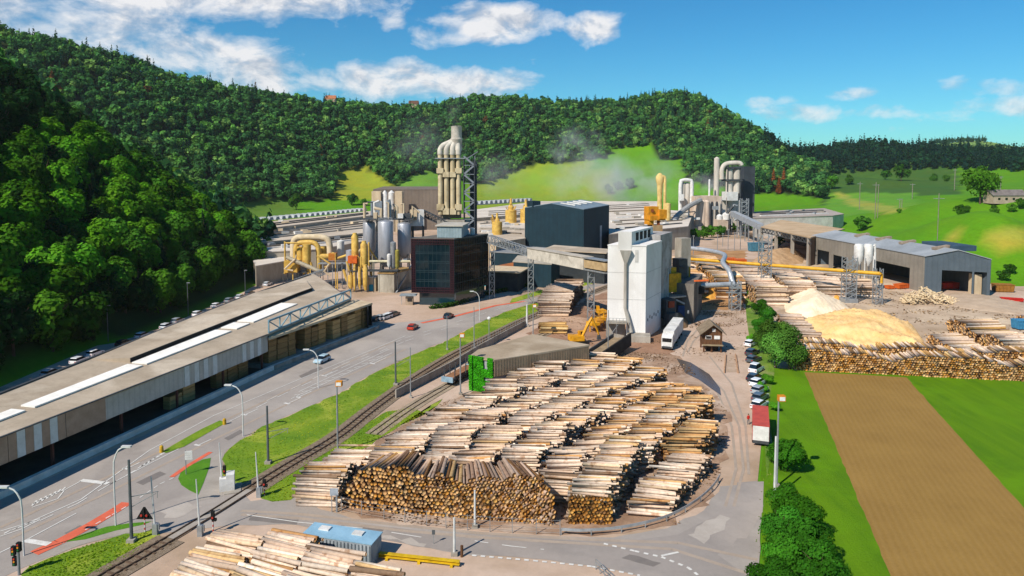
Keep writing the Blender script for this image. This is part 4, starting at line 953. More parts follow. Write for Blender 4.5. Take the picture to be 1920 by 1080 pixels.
# ---- four pipe chimney
def chimney():
    y0 = 262; pxm = y0/1333; X_ = lambda u: (u-960)*pxm; Z_ = lambda v: 42-(v-312)*pxm
    cm = M('chimney_cream', 'cdbd9b', 'ae9d7c', sc=.4, st=(1, 1, .3), c3='a08e6d', sc3=.15); cg = M('chimney_pale', 'cfc7ba', 'aaa296', sc=.4)
    root = thing('chimney', 'tall cream chimney of four pipes bending together into one top stack', 'chimney', (X_(848), y0, 0))
    cx = X_(856)
    mb = MB(); mb.lathe((cx, y0+1, 0), [(2.05, Z_(282)), (2.05, Z_(264)), (2.2, Z_(263)), (2.2, Z_(260)), (1.95, Z_(259)), (1.95, Z_(238)), (2.1, Z_(237)), (1.6, Z_(236.6))], 20); mb.build('stack', cg, root)
    for k_, u_ in enumerate((826, 837.5, 849, 860)):
        x = X_(u_); mb = MB(); yy = y0-.6
        path = [V3(x, yy, Z_(402)), V3(x, yy, Z_(290)), V3(x+(cx-x)*.02, yy, Z_(280)), V3(x+(cx-x)*.2, yy+.3, Z_(273)), V3(x+(cx-x)*.55, yy+.9, Z_(268)), V3(x+(cx-x)*.85, yy+1.5, Z_(263)), V3(cx+(x-cx)*.12, y0+1, Z_(257))]
        mb.tube(path[:2], .86, 14); pp = mb.build('pipe', cm, root)
        mb = MB(); mb.tube(smooth(path[1:], .6), 1.0, 14); mb.build('pipe_bend', cg, pp)
        mb = MB(); v_ = 320 if k_ in (0, 3) else 327; mb.box((x, yy, Z_(v_)), (2.5, 2.5, 1.9)); mb.build('pipe_box', cm, pp); mb = MB(); v_ = 388 if k_ in (0, 3) else 396; mb.box((x, yy, Z_(v_)), (2.6, 2.6, 2.2)); mb.build('pipe_box', cm, pp)
    mb = MB(); mb.box((X_(845), y0+3.4, Z_(350)), (7.0, 4, Z_(290)-Z_(410))); mb.build('core', M('chimney_core', '8a8272', '6f685a', sc=.6), root)
    mb = MB(); mb.box((X_(846), y0+.6, Z_(412)/2), (10, 6, Z_(412))); mb.build('plinth', conc, root)
    mb = MB()
    for dx in (-8.2, 5.2): mb.box((cx+dx*.8, y0-.3, Z_(297)), (.4, 3, .5))
    mb.box((X_(845), y0-.4, Z_(297)), (11, 3.2, .3)); mb.build('gantry', steel, root)
    # lattice stair tower
    lt = thing('stair_tower', 'dark steel lattice stair tower standing against the four pipe chimney', 'stair tower', (X_(880), y0+1, 0))
    x0, x1, ya, yb = X_(870), X_(890), y0-1.6, y0+3.2; top = Z_(298)
    mb = MB()
    for x in (x0, x1):
        for y in (ya, yb): mb.bar((x, y, 0), (x, y, top), .32)
    mb.build('post', darksteel, lt)
    mb = MB(); z = 16; k_ = 0; gs = M('grey_steel', '868c93', '6c7279', sc=.6)
    while z < top:
        mb.bar((x0, ya, z), (x1, ya, z), .22); mb.bar((x0, yb, z), (x1, yb, z), .22); mb.bar((x0, ya, z), (x0, yb, z), .22); mb.bar((x1, ya, z), (x1, yb, z), .22)
        a, b_ = ((x0, ya, z), (x1, ya, z+3.3)) if k_ % 2 else ((x1, ya, z), (x0, ya, z+3.3)); mb.bar(a, b_, .22, .6); mb.bar((x1, ya, z), (x1, yb, z+3.3), .15); mb.bar((x1, yb, z), (x1, ya, z+3.3), .15)
        mb.box(((x0+x1)/2, (ya+yb)/2, z), (abs(x1-x0)*.8, yb-ya, .12)); z += 3.3; k_ += 1
    mb.bar((x0+1, ya, top), (x1+1.3, ya, top+2.6), .25); mb.build('stair_flight', gs, lt)
    mb = MB(); mb.box((x1-.6, y0+2.4, top/2), (2.6, 1.4, top-2)); mb.build('lift_shaft', M('lift_cladding', '41474e', '33383e', sc=.5), lt)
chimney()
# ---- silos
def silo(c_, r_, z0, z1, mat_, label, legs=True, group=None):
    root = thing('silo', label, 'silo', (c_[0], c_[1], 0), group)
    mb = MB(); mb.lathe((c_[0], c_[1], 0), [(r_*.35, z0-r_*.9), (r_, z0), (r_, z1), (r_*.9, z1+.4), (.3, z1+.9)], 20); mb.build('tank', mat_, root)
    if legs:
        for a in (.7, 2.3, 3.9, 5.5): mb = MB(); mb.bar((c_[0]+r_*.85*math.cos(a), c_[1]+r_*.85*math.sin(a), 0), (c_[0]+r_*.85*math.cos(a), c_[1]+r_*.85*math.sin(a), z0+.5), .4); mb.build('leg', conc, root)
    mb = MB()
    for k_ in range(10): a = k_*.628; mb.bar((c_[0]+r_*.9*math.cos(a), c_[1]+r_*.9*math.sin(a), z1+.3), (c_[0]+r_*.9*math.cos(a), c_[1]+r_*.9*math.sin(a), z1+1.5), .09)
    for z in (z1+.9, z1+1.5): mb.tube([(c_[0]+r_*.9*math.cos(a), c_[1]+r_*.9*math.sin(a), z) for a in np.linspace(0, 6.28, 15)], .06, 4)
    mb.build('railing', steel, root)
    return root
alu = M('aluminium', 'b3b4ba', '96979d', sc=.5, st=(1, 1, .25), r=.45, metal=.3)
def sx_(u_, y): return (u_-960)*y/1333
def sz_(v_, y): return 42-(v_-312)*y/1333
silo((sx_(722, 246), 246), 2.65, sz_(488, 246), sz_(417, 246), alu, 'large aluminium silo, the middle one of three behind the concrete block')
silo((sx_(691, 256), 256), 2.2, sz_(470, 256), sz_(419, 256), alu, 'aluminium silo behind the yellow cyclone columns, furthest from the glass office')
silo((sx_(757, 252), 252), 2.4, sz_(474, 252), sz_(421, 252), alu, 'aluminium silo right beside the glass office corner')
# grey filter box above the silos, white hopper box on legs
for (u0, u1, v0, v1, y, m_, lb) in ((693, 714, 378, 404, 265, M('filter_grey', '8f979e', '7c848b', sc=.5), 'grey filter box standing on the deck above the silos'), (768, 793, 394, 424, 258, whitep, 'white hopper box on steel legs between the silos and the chimney')):
    a, b_ = sx_(u0, y), sx_(u1, y); root = thing('filter_box', lb, 'filter box', ((a+b_)/2, y, 0))
    mb = MB(); mb.box(((a+b_)/2, y+2, (sz_(v0, y)+sz_(v1, y))/2), (b_-a, 4, sz_(v0, y)-sz_(v1, y)), .15); mb.build('housing', m_, root)
    for x in (a+.3, b_-.3):
        for yy in (y+.4, y+3.6): mb = MB(); mb.bar((x, yy, 0), (x, yy, sz_(v1, y)+.2), .35); mb.build('leg', darksteel, root)
root = thing('silo_deck', 'steel pipe deck crowded with ducts on top of the silos', 'deck', (sx_(720, 255), 255, 0))
mb = MB(); mb.box((sx_(730, 255), 255, sz_(410, 255)), (18, 7, .4)); mb.build('platform', darksteel, root)
for k_ in range(16):
    u_ = random.uniform(680, 785); y = random.uniform(252, 260); mb = MB(); z = sz_(410, 255)
    if k_ % 3: mb.tube([(sx_(u_, y), y, z), (sx_(u_, y), y, z+random.uniform(2, 6)), (sx_(u_, y)+random.uniform(-3, 3), y, z+random.uniform(2, 7))], random.uniform(.3, .7), 8)
    else: mb.box((sx_(u_, y), y, z+1.2), (random.uniform(1, 3), 2, random.uniform(1.5, 4)))
    mb.build('duct', random.choice([cream, whitep, steel, cream, darksteel]), root)
for x in (-8, -3, 3, 8): mb = MB(); mb.bar((sx_(730, 255)+x, 258.4, 0), (sx_(730, 255)+x, 258.4, sz_(410, 255)), .4); mb.build('post', darksteel, root)
for k_, z in enumerate((8, 12, 16)): mb = MB(); mb.box((sx_(775, 258), 258, z), (8, 5, .25)); mb.build('floor', steel, root)
# concrete block and kiosks in front of the silos
p, q, r_ = G(709, 548), G(739, 549), G(771, 543)
block('concrete_block', 'plain concrete block with a pale end face and rusty rim below the silos', 'plant building', [p, q, r_+V3(0, 6, 0), p+V3(5, 14, 0)], 0, 6.3, M('block_concrete', 'b5ae9f', '7f776a', sc=.25, st=(1, 1, .3), c3='6d665b', sc3=.12), M('rusty_rim', 'a08254', '86693f', sc=.5))
p = G(686, 546); block('plant_kiosk', 'small cream kiosk with a turquoise door beside the concrete block', 'kiosk', [p, p+V3(3.3, -.2, 0), p+V3(3.6, 3, 0), p+V3(.2, 3, 0)], 0, 4.6, cream, whitep)
kr = bpy.data.objects['plant_kiosk']; mb = MB(); mb.bar(p+V3(1.1, -.14, 1.2), p+V3(2.5, -.22, 1.2), .08, 2.2); mb.build('door', M('turquoise', '2f97b5', '25809b', sc=1), kr)
mb = MB(); mb.bar(G(738, 548)+V3(1, -1, 0), G(770, 512, 0).lerp(G(772, 540), .95)+V3(0, 1, 8), .5, .2); tag(mb.build('steel_stair', steel), 'steep steel stair leaning against the dark side of the concrete block', 'stair')
# ---- yellow dust extraction plant
def yellow_plant():
    root = thing('pipe_plant', 'tangle of yellow pipes, columns and tanks between the wood and the silos', 'pipe plant', (sx_(600, 245), 245, 0))
    def tb(pts, r_, m_=yel, nm='pipe', n=10):
        mb = MB(); mb.tube(smooth([V3(sx_(u_, y), y, sz_(v_, y)) for u_, v_, y in pts], .8), r_, n); mb.build(nm, m_, root)
    whitepipe = M('pale_pipe', 'd5c4a8', 'b9a685', sc=.5)
    tb([(547, 500, 250), (548, 458, 250), (553, 447, 250), (565, 445, 250), (600, 445, 250), (612, 449, 250), (616, 458, 250), (617, 480, 250)], 1.1, whitepipe)
    tb([(552, 500, 248), (553, 465, 248), (560, 456, 248), (583, 455, 248), (592, 460, 248), (595, 470, 248), (596, 510, 248)], .9)
    tb([(532, 515, 244), (532, 458, 244), (534, 456, 244), (560, 456, 244)], .3); tb([(572, 500, 246), (573, 458, 246)], 1.5, yel, 'column', 14); tb([(560, 490, 247), (561, 463, 247)], 1.2, yel, 'column', 12)
    tb([(592, 481, 248), (615, 481, 248), (622, 478, 248), (628, 482, 248)], .9); tb([(628, 486, 248), (655, 477, 246)], .45); tb([(604, 476, 252), (604, 462, 252)], 1.2, yel, 'column')
    for u_, v0, v1, y, r_ in ((664, 495, 440, 240, 1.2), (681, 500, 455, 238, 1.2), (663, 540, 500, 236, .6), (683, 540, 500, 236, 1.0), (672, 538, 505, 235, .5), (655, 540, 515, 236, .9)):
        mb = MB(); mb.lathe((sx_(u_, y), y, 0), [(r_*.4, sz_(v0+6, y)), (r_, sz_(v0-4, y)), (r_, sz_(v1+4, y)), (r_*.6, sz_(v1, y)), (r_*.6, sz_(v1-3, y)), (.1, sz_(v1-3.5, y))], 14); mb.build('cyclone', yel, root)
    tb([(690, 500, 238), (690, 455, 238)], .3); tb([(690, 455, 238), (692, 468, 239), (707, 490, 242)], .3); tb([(690, 491, 238), (768, 491, 240)], .45, M('cream_pipe', 'd9cfae', 'b9ae8c', sc=1)); tb([(656, 540, 237), (656, 490, 238), (666, 482, 238), (671, 490, 238), (671, 540, 238)], .4)
    mb = MB(); mb.box((sx_(660, 238), 238, sz_(487, 238)), (3.0, 2.5, 2.4)); mb.build('fan_housing', orange, root); mb = MB(); mb.box((sx_(622, 248), 248, sz_(482, 248)), (2.5, 2.5, 2.6)); mb.build('fan_housing', M('burnt_orange', 'b8722c', '97591f', sc=1), root)
    mb = MB(); mb.box((sx_(545, 244), 244, sz_(500, 244)), (4.5, 4, 4)); mb.build('tank', M('yellow_tank', 'c9a24a', 'a17d35', sc=.8), root)
    for u_, v0, v1, y, r_, m_ in ((655, 507, 470, 243, 1.5, alu), (664, 507, 480, 242, 1.4, alu), (736, 500, 455, 239, 1.0, steel), (728, 497, 478, 238, .7, whitep), (743, 500, 470, 239, .8, M('olive', 'a59a4a', '857b38', sc=1)), (637, 480, 452, 256, 1.3, whitep)):
        mb = MB(); mb.lathe((sx_(u_, y), y, 0), [(r_*.5, sz_(v0+5, y)), (r_, sz_(v0, y)), (r_, sz_(v1, y)), (.2, sz_(v1-2, y))], 14); mb.build('tank', m_, root)
    for y, z, x0, x1 in ((237, sz_(508, 237), 655, 745), (246, sz_(494, 246), 596, 668), (245, sz_(510, 245), 530, 600)):
        mb = MB(); mb.box(((sx_(x0, y)+sx_(x1, y))/2, y, z), (sx_(x1, y)-sx_(x0, y), 3.5, .3))
        for x in np.linspace(sx_(x0, y), sx_(x1, y), 9): mb.bar((x, y-1.6, z), (x, y-1.6, z+1.1), .08); mb.bar((x, y-1.5, 0), (x, y-1.5, z), .22)
        mb.bar((sx_(x0, y), y-1.6, z+1.1), (sx_(x1, y), y-1.6, z+1.1), .08); mb.build('walkway', darksteel if y != 246 else steel, root)
    for k_ in range(22):
        y = random.uniform(236, 246); u_ = random.uniform(535, 700); v_ = random.uniform(490, 530); mb = MB(); p = V3(sx_(u_, y), y, max(1, sz_(v_, y)))
        if k_ % 2: mb.tube([p, p+V3(random.uniform(-3, 3), 0, random.uniform(-1, 3)), p+V3(random.uniform(-3, 3), 0, 4)], random.uniform(.2, .5), 8)
        else: mb.bar((p.x, p.y, 0), (p.x, p.y, p.z+3), .3)
        mb.build('pipe' if k_ % 2 else 'post', random.choice([yel, yel, cream]), root)
    # inclined covered conveyor
    tb([(535, 483, 243), (597, 510, 238)], .7, M('belt_cover', 'a49a86', '857b68', sc=1), 'inclined_belt', 6)
yellow_plant()
p0, p1_ = D(552, 524, 222), D(604, 509, 222)
def lattice(mb, p, q, w, h, n, t_=.12):
    p, q = Vector(p), Vector(q); d = (q-p).normalized(); up = V3(0, 0, 1) if abs(d.z) < .9 else V3(0, 1, 0); a = d.cross(up).normalized()*w/2; b_ = a.cross(d).normalized()*h/2
    cs = [a+b_, a-b_, -a-b_, -a+b_]
    for c_ in cs: mb.bar(p+c_, q+c_, t_*1.4)
    for i in range(n):
        s0, s1 = p.lerp(q, i/n), p.lerp(q, (i+1)/n)
        for j in range(4): mb.bar(s0+cs[j], s1+cs[(j+1) % 4], t_); mb.bar(s0+cs[j], s0+cs[(j+1) % 4], t_)
    return mb
mb = MB(); lattice(mb, V3(sx_(550, 228), 228, sz_(530, 228)), V3(sx_(606, 232), 232, sz_(510, 232)), 1.6, 1.6, 12); tag(mb.build('truss_conveyor', steel), 'grey lattice truss conveyor resting behind the far end of the shed roof', 'conveyor')
mb = MB(); lattice(mb, V3(sx_(790, 262), 262, sz_(398, 262)), V3(sx_(845, 260), 260, sz_(424, 260)), 2, 2, 9, .2); tag(mb.build('truss_conveyor', darksteel), 'dark inclined truss conveyor between the white hopper box and the chimney', 'conveyor')
# ---- long conveyor from the office to the mill tower
root = thing('conveyor_bridge', 'long elevated conveyor with open truss then pale enclosed gallery ending at the white tower', 'conveyor', (0, 214, 0))
A, B, C_, E = V3(-7.2, 226, 18.9), V3(6.0, 216, 15.6), V3(20, 186, 16.5), V3(24.4, 176.5, 16.9)
mb = MB(); lattice(mb, A, B, 2.2, 2.2, 12, .17); mb.build('open_truss', steel, root)
gal = M('gallery_cladding', 'cbc3b6', 'b0a89b', sc=.4, c3='9b9386', sc3=.2)
mb = MB(); mb.bar(B, C_, 3.0, 3.2); gg = mb.build('gallery', gal, root); mb = MB(); mb.bar(B+V3(0, 0, 1.68), C_+V3(0, 0, 1.68), 3.5, .16); mb.build('gallery_roof', M('gallery_roof', 'b9b0a3', 'a1988b', sc=.4), gg)
mb = MB(); mb.bar(C_, E, 2.4, 2.0); mb.build('gallery_end', M('gallery_tan', 'b99f78', '9a825e', sc=.6), root); mb = MB(); mb.bar(C_+V3(0, 0, 1.5), E+V3(0, 0, 1.5), 2.8, .2); mb.bar(C_-V3(0, 0, 1.5), E-V3(0, 0, 1.5), 2.8, .3); mb.build('gallery_frame', steel, root)
for p in (B.lerp(A, .02), C_.lerp(E, .15), A.lerp(B, .06)):
    mb = MB(); lattice(mb, V3(p.x, p.y, 0), V3(p.x, p.y, p.z-1.3), 1.6, 1.6, 7, .14); mb.build('support_tower', steel, root)
# ---- green walled log deck building
A, B, C_, Dd = G(880, 738), G(925, 735), V3(15.3, 140.4, 0), V3(4.4, 149, 0)
B = V3(-3.4, 129.2, 0); A = V3(-7.9, 131.7, 0); E = V3(-6.6, 136.5, 0)
root = thing('deck_building', 'wedge shaped flat roofed building with grey brown panel wall and ivy covered end', 'building', tuple(B))
mb = MB(); mb.prism([A, B, C_, Dd, E], 0, 6.1); mb.build('wall', M('blue_grey_wall', '9c9d9f', '85868a', sc=.5), root)
mb = MB(); mb.prism([A+V3(-.2, -.2, 0), B+V3(0, -.3, 0), C_+V3(.3, -.2, 0), Dd+V3(0, .3, 0), E], 6.1, 6.4); mb.build('roof', M('deck_roof', 'a8967f', '93816a', sc=.12, c3='b5a48e', sc3=.06), root)
pc = [M('panel_brown', '98836b', '837059', sc=.5, corr=('d', .7)), M('panel_brown2', '8e7a64', '7b6953', sc=.5, corr=('d', .7))]
u = (C_-B).normalized(); nn = V3(u.y, -u.x, 0); n = 9; L = (C_-B).length/n
for i in range(n):
    mb = MB(); mb.bar(B+u*(i*L)+nn*.16+V3(0, 0, 4.75), B+u*((i+1)*L-.03)+nn*.16+V3(0, 0, 4.75), .25, 3.0); mb.build('wall_panel', pc[i % 2], root)
# ---- grey gable hall and open roof behind it
A, B, C_ = V3(129.8, 309, 0), V3(137.4, 237, 0), V3(158.5, 232.5, 0)
gA = G(1520, 494); A = V3(gA.x, gA.y, 0); B = G(1732, 548); C_ = G(1855, 556); Dd = A+(C_-B)
root = thing('sorting_hall', 'large grey clad hall with a shallow gable and a big dark doorway', 'hall', tuple(B)); H_ = 12.0; Hr = 14.6
gw, gg2 = greyclad, M('shade_side_cladding', '525d66', '465058', sc=.2, corr=('d', 1.0), fine=.08)  # gable and rear: shade put into a darker, bluer cladding tone
mid0, mid1 = (A+Dd)/2, (B+C_)/2
u1 = (B-A).normalized(); n1 = V3(u1.y, -u1.x, 0)
if n1.x > 0: n1 = -n1
u2 = (C_-B).normalized(); n2 = V3(u2.y, -u2.x, 0); L1 = (B-A).length; W2 = (C_-B).length
def wallgap(mat_, p, u_, L_, H__, gaps, nm='wall', top=None):
    """wall from p along u_ with openings (s0, s1, height)"""
    mb = MB(); s = 0
    for s0, s1, h in gaps:
        mb.bar(p+u_*s+V3(0, 0, H__/2), p+u_*s0+V3(0, 0, H__/2), .3, H__); mb.bar(p+u_*s0+V3(0, 0, (H__+h)/2), p+u_*s1+V3(0, 0, (H__+h)/2), .3, H__-h); s = s1
    mb.bar(p+u_*s+V3(0, 0, H__/2), p+u_*L_+V3(0, 0, H__/2), .3, H__)
    if top: mb.add(top, [tuple(range(len(top)))])
    return mb.build(nm, mat_, root)
wallgap(gw, A, u1, L1, H_, [(L1*.07, L1*.2, 6.8), (L1*.24, L1*.38, 6.0), (L1*.62, L1*.90, 7.2)])
wallgap(gg2, B, u2, W2, H_, [(W2*.27, W2*.73, 7.8), (W2*.76, W2*.95, 7.8)], 'gable', [B+V3(0, 0, H_), C_+V3(0, 0, H_), mid1+V3(0, 0, Hr)])
mb = MB(); mb.bar(Dd+V3(0, 0, H_/2), C_+V3(0, 0, H_/2), .3, H_); mb.bar(A+V3(0, 0, H_/2), Dd+V3(0, 0, H_/2), .3, H_); mb.build('rear_wall', gg2, root)
gr = M('grey_roof', '8f9499', '7d8287', sc=.1, c3='999ea3', sc3=.05); mb = MB(); o1 = n1*.4; o2 = u1*.4; e = V3(0, 0, .25)
q0 = [A+o1+V3(0, 0, H_), B+o1+o2+V3(0, 0, H_), mid1+o2+V3(0, 0, Hr), mid0+V3(0, 0, Hr)]; q1 = [mid0+V3(0, 0, Hr), mid1+o2+V3(0, 0, Hr), C_+o2+V3(0, 0, H_), Dd+V3(0, 0, H_)]
for q in (q0, q1): mb.hexa([p+e*.1 for p in q], [p+e for p in q])
mb.build('roof', gr, root)
for s in (.28, .47, .66, .9):
    p = mid0.lerp(mid1, s)+n1*3.2; mb = MB(); mb.bar(p+V3(0, 0, Hr-.2), p-n1*5.5+V3(0, 0, Hr+.55), 1.9, .8); mb.build('roof_vent', M('vent_brown', 'a3917f', '806f5e', sc=.8), root)
mb = MB(); p, q = mid0.lerp(mid1, .72), mid1-u1*4; mb.bar(p-n1*6+V3(0, 0, Hr), q-n1*6+V3(0, 0, Hr), 8, 1.8); mb.build('roof_monitor', M('slate_blue', '3d5364', '334656', sc=.4), root)
mb = MB(); q = B.lerp(C_, .87); mb.box((q.x, q.y+3, 3.4), (2.4, 3, 6.8)); mb.build('pallet_wall', cream, root)
# interior dark floor clutter: red skip in doorway
p = B.lerp(C_, .4)+V3(1, 1.6, 0)
# open beige roof
Q = [G(1427, 425, 11.5), G(1520, 445, 12.3), G(1584, 429, 12.8), G(1465, 412, 11.8)]
root = thing('open_store', 'open sided store with a beige roof and lattice edge beams behind the log stacks', 'store', tuple(V3(Q[0].x, Q[0].y, 0)))
mb = MB(); mb.hexa([p-V3(0, 0, .5) for p in Q], Q); mb.build('roof', M('beige_roof', 'c4a988', 'a98e6d', sc=.1), root)
mb = MB(); lattice(mb, Q[0]-V3(0, 0, 1.6), Q[1]-V3(0, 0, 1.6), .8, 2.0, 14, .18); mb.build('edge_truss', darksteel, root)
for s in (0.02, .35, .68, .97):
    p = Q[0].lerp(Q[1], s); mb = MB(); mb.box((p.x, p.y, (p.z-.5)/2), (1.2, 1.2, p.z-.5)); mb.build('column', conc, root)
p, q = Q[3], Q[2]; mb = MB(); mb.bar(V3(p.x, p.y, 5.5), V3(q.x, q.y, 5.5), .4, 11); mb.bar(V3(Q[1].x, Q[1].y+1, 5.5), V3(q.x, q.y, 5.5), .4, 11); mb.build('rear_wall', M('brown_wall', '6d5d50', '5a4c41', sc=.5), root)
# far low warehouse
w1 = roofpx('warehouse', 'long low warehouse with a pale brown roof below the wooded hill on the meadow side', [(1412, 398), (1545, 391), (1582, 402), (1562, 405), (1412, 410)], 11, M('warehouse_white', 'cfcac2', 'b5afa6', sc=.3), M('warehouse_roof', 'a99c92', '93867b', sc=.05), rise=None)
rooflines(w1, (1420, 400), (1420, 408), (1545, 394), (1560, 403), 11, 3)
# ---- right hand process plant
def plant():
    y = 440; root = thing('process_plant', 'cluster of pale process towers, filters and ducts with a steel chimney', 'process plant', (sx_(1340, y), y, 0))
    pal = M('plant_pale', 'cbc2b6', 'a89f93', sc=.3, st=(1, 1, .3)); pk = M('plant_pinkish', 'c9b5a3', 'a89380', sc=.3, st=(1, 1, .3)); dk = M('plant_dark', '3f454c', '31363c', sc=.2)
    def cyl(u_, r_, v0, v1, yy, m_, nm='tank', cone=True):
        mb = MB(); mb.lathe((sx_(u_, yy), yy, 0), [(r_, max(0, sz_(v0, yy))), (r_, sz_(v1, yy)), (r_*.5, sz_(v1, yy)+r_*.5) if cone else (r_, sz_(v1, yy)+.01), (.1, sz_(v1, yy)+r_*.6)], 16); mb.build(nm, m_, root)
    def bx(u0, u1, v0, v1, yy, dp, m_, nm):
        a, b_ = sx_(u0, yy), sx_(u1, yy); z0, z1 = max(0, sz_(v0, yy)), sz_(v1, yy); mb = MB(); mb.box(((a+b_)/2, yy+dp/2, (z0+z1)/2), (b_-a, dp, z1-z0), .12); return mb.build(nm, m_, root)
    cyl(1343, 1.7, 440, 297, 452, pal, 'chimney', False); cyl(1330, .6, 440, 337, 445, whitep, 'vent_pipe', False)
    bx(1390, 1412, 440, 312, 462, 22, dk, 'dark_tower'); bx(1352, 1390, 440, 376, 455, 14, pal, 'filter_house'); bx(1300, 1352, 440, 368, 438, 14, pk, 'silo_house')
    for u_ in (1367, 1381): cyl(u_, 2.2, 362, 318, 452, pal, 'filter_cylinder')
    mb = MB(); yy = 451; mb.tube(smooth([V3(sx_(a, yy), yy, sz_(v_, yy)) for a, v_ in ((1353, 336), (1353, 318), (1358, 309), (1368, 306), (1386, 306), (1389, 310))], 1), 1.5, 12); mb.build('duct', pal, root)
    bx(1362, 1391, 340, 336, 449, 10, darksteel, 'deck'); bx(1362, 1391, 316, 314, 449, 10, darksteel, 'deck')
    for x in (1364, 1388):
        mb = MB(); mb.bar((sx_(x, 450), 450, 0), (sx_(x, 450), 450, sz_(308, 450)), .6); mb.build('post', darksteel, root)
    for u_ in (1280, 1288): cyl(u_, 2.0, 440, 345, 446, pal, 'filter_cylinder')
    mb = MB(); yy = 444; mb.tube(smooth([V3(sx_(a, yy), yy, sz_(v_, yy)) for a, v_ in ((1276, 395), (1276, 345), (1280, 338), (1292, 338), (1297, 343), (1297, 380))], 1), 1.2, 10); mb.build('duct', whitep, root)
    for i in range(4): cyl(1306+i*6.5, 1.8, 425, 378, 436, pk, 'silo')
    for i in range(5): bx(1330+i*4.5, 1333+i*4.5, 425, 378, 437.4, .5, dk if i % 2 else pal, 'cladding_rib')
    bx(1362, 1383, 376, 360, 446, 9, whitep, 'white_box'); cyl(1350, 1.8, 412, 405, 432, whitep); cyl(1362, 2.2, 412, 402, 432, whitep); bx(1345, 1366, 432, 412, 430, 6, pk, 'base_house'); bx(1300, 1330, 440, 425, 432, 8, conc, 'base_house'); bx(1270, 1300, 430, 405, 428, 14, conc, 'annex')
    for k_ in range(40):
        yy = random.uniform(430, 448); u_ = random.uniform(1268, 1408); v_ = random.uniform(370, 425); p = V3(sx_(u_, yy), yy, sz_(v_, yy)); mb = MB()
        if k_ % 3 == 0: mb.tube([p, p+V3(random.uniform(-5, 5), 0, random.uniform(-3, 3)), p+V3(random.uniform(-5, 5), 0, random.uniform(-6, 4))], random.uniform(.3, .8), 8)
        elif k_ % 3 == 1: mb.bar((p.x, p.y, 0), p, .35)
        else: mb.box(p, (random.uniform(1, 4), 2, random.uniform(1, 4)))
        mb.build('duct' if k_ % 3 == 0 else 'post' if k_ % 3 == 1 else 'cabinet', random.choice([pal, pk, steel, whitep, conc, darksteel]), root)
    mb = MB(); lattice(mb, V3(sx_(1396, 428), 428, 0), V3(sx_(1396, 428), 428, sz_(372, 428)), 4, 4, 9, .25); mb.build('lattice_tower', steel, root)
    # belt gallery arriving from the front
    rt = thing('belt_gallery', 'grey curved belt gallery climbing from the flat roofs into the pale silo house', 'conveyor', (sx_(1270, 400), 400, 0))
    mb = MB(); mb.tube(smooth([V3(sx_(a, yy), yy, sz_(v_, yy)) for a, v_, yy in ((1225, 421, 395), (1258, 418, 405), (1270, 405, 415), (1290, 388, 425), (1314, 375, 434))], 2), 1.5, 8); mb.build('tube', M('belt_grey', '9b9a98', '7f7e7c', sc=.6), rt)
    mb = MB(); 
    for a, v_, yy in ((1240, 420, 400), (1270, 405, 415), (1292, 387, 426)): mb.bar((sx_(a, yy), yy, 0), (sx_(a, yy), yy, sz_(v_, yy)-1), .6)
    mb.build('legs', steel, rt)
    rt = thing('belt_gallery', 'straight grey belt gallery running down from the plant to the beige open store', 'conveyor', (sx_(1390, 420), 420, 0))
    mb = MB(); a, b_ = V3(sx_(1375, 430), 430, sz_(400, 430)), V3(sx_(1428, 372), 372, sz_(425, 372)); mb.bar(a, b_, 3, 3); mb.build('tube', M('belt_grey2', '9fa3a8', '868a8f', sc=.5), rt)
    mb = MB()
    for s in (.25, .55, .85): p = a.lerp(b_, s); mb.bar((p.x-1, p.y, 0), p-V3(1, 0, 1), .5); mb.bar((p.x+1, p.y, 0), p+V3(1, 0, -1), .5)
    mb.build('legs', steel, rt)
    # yellow cyclone
    yy = 400; rt = thing('cyclone_tower', 'slim pale yellow cyclone column with a round head and side pipe', 'cyclone', (sx_(1237, yy), yy, 0)); yc = M('pale_yellow', 'd9bd7c', 'b89a5a', sc=.4)
    mb = MB(); mb.lathe((sx_(1237, yy), yy, 0), [(1.3, 0), (1.3, sz_(370, yy)), (1.7, sz_(345, yy)), (2.3, sz_(338, yy)), (2.3, sz_(331, yy)), (1.4, sz_(327, yy)), (.9, sz_(325, yy)), (.1, sz_(324, yy))], 16); mb.build('column', yc, rt)
    mb = MB(); mb.tube(smooth([V3(sx_(a, yy), yy-1, sz_(v_, yy)) for a, v_ in ((1240, 331), (1244, 331), (1246, 335), (1246, 350), (1246, 440))], 1), .8, 8); mb.build('side_pipe', yc, rt)
    mb = MB(); mb.lathe((sx_(1252, 398), 398, 0), [(1.8, 0), (1.8, sz_(382, 398)), (.1, sz_(380, 398))], 14); mb.build('tank', yc, rt)
plant()
for u_, v0, v1 in ((932, 424, 400), (958, 402, 372), (986, 400, 374)):
    yy = 400 if u_ > 940 else 330; mb = MB(); r_ = 1.6 if u_ > 940 else 1.2; x = sx_(u_, yy)
    mb.lathe((x, yy, 0), [(r_*2, 9), (r_*2, sz_(v0-8, yy)), (r_, sz_(v0-9, yy)), (r_, sz_((v0+v1)/2, yy)), (r_*.5, sz_((v0+v1)/2-3, yy)), (r_*.4, sz_(v1, yy)), (.1, sz_(v1, yy)+.2)], 12)
    for k_ in range(5): mb.tube([(x, yy, sz_(v0-10, yy)), (x+random.uniform(-3, 3), yy-1, sz_(v0-14, yy)+random.uniform(-1, 2)), (x+random.uniform(-2, 2), yy, sz_(v0, yy))], .3, 6)
    tag(mb.build('roof_cyclone', yel), {932: 'small yellow cyclone on the grey roof nearest the glass office', 958: 'yellow cyclone standing on a pale roof, furthest left of the far pair', 986: 'yellow brown cyclone beside the roof unit of the navy hall'}[u_], 'cyclone')
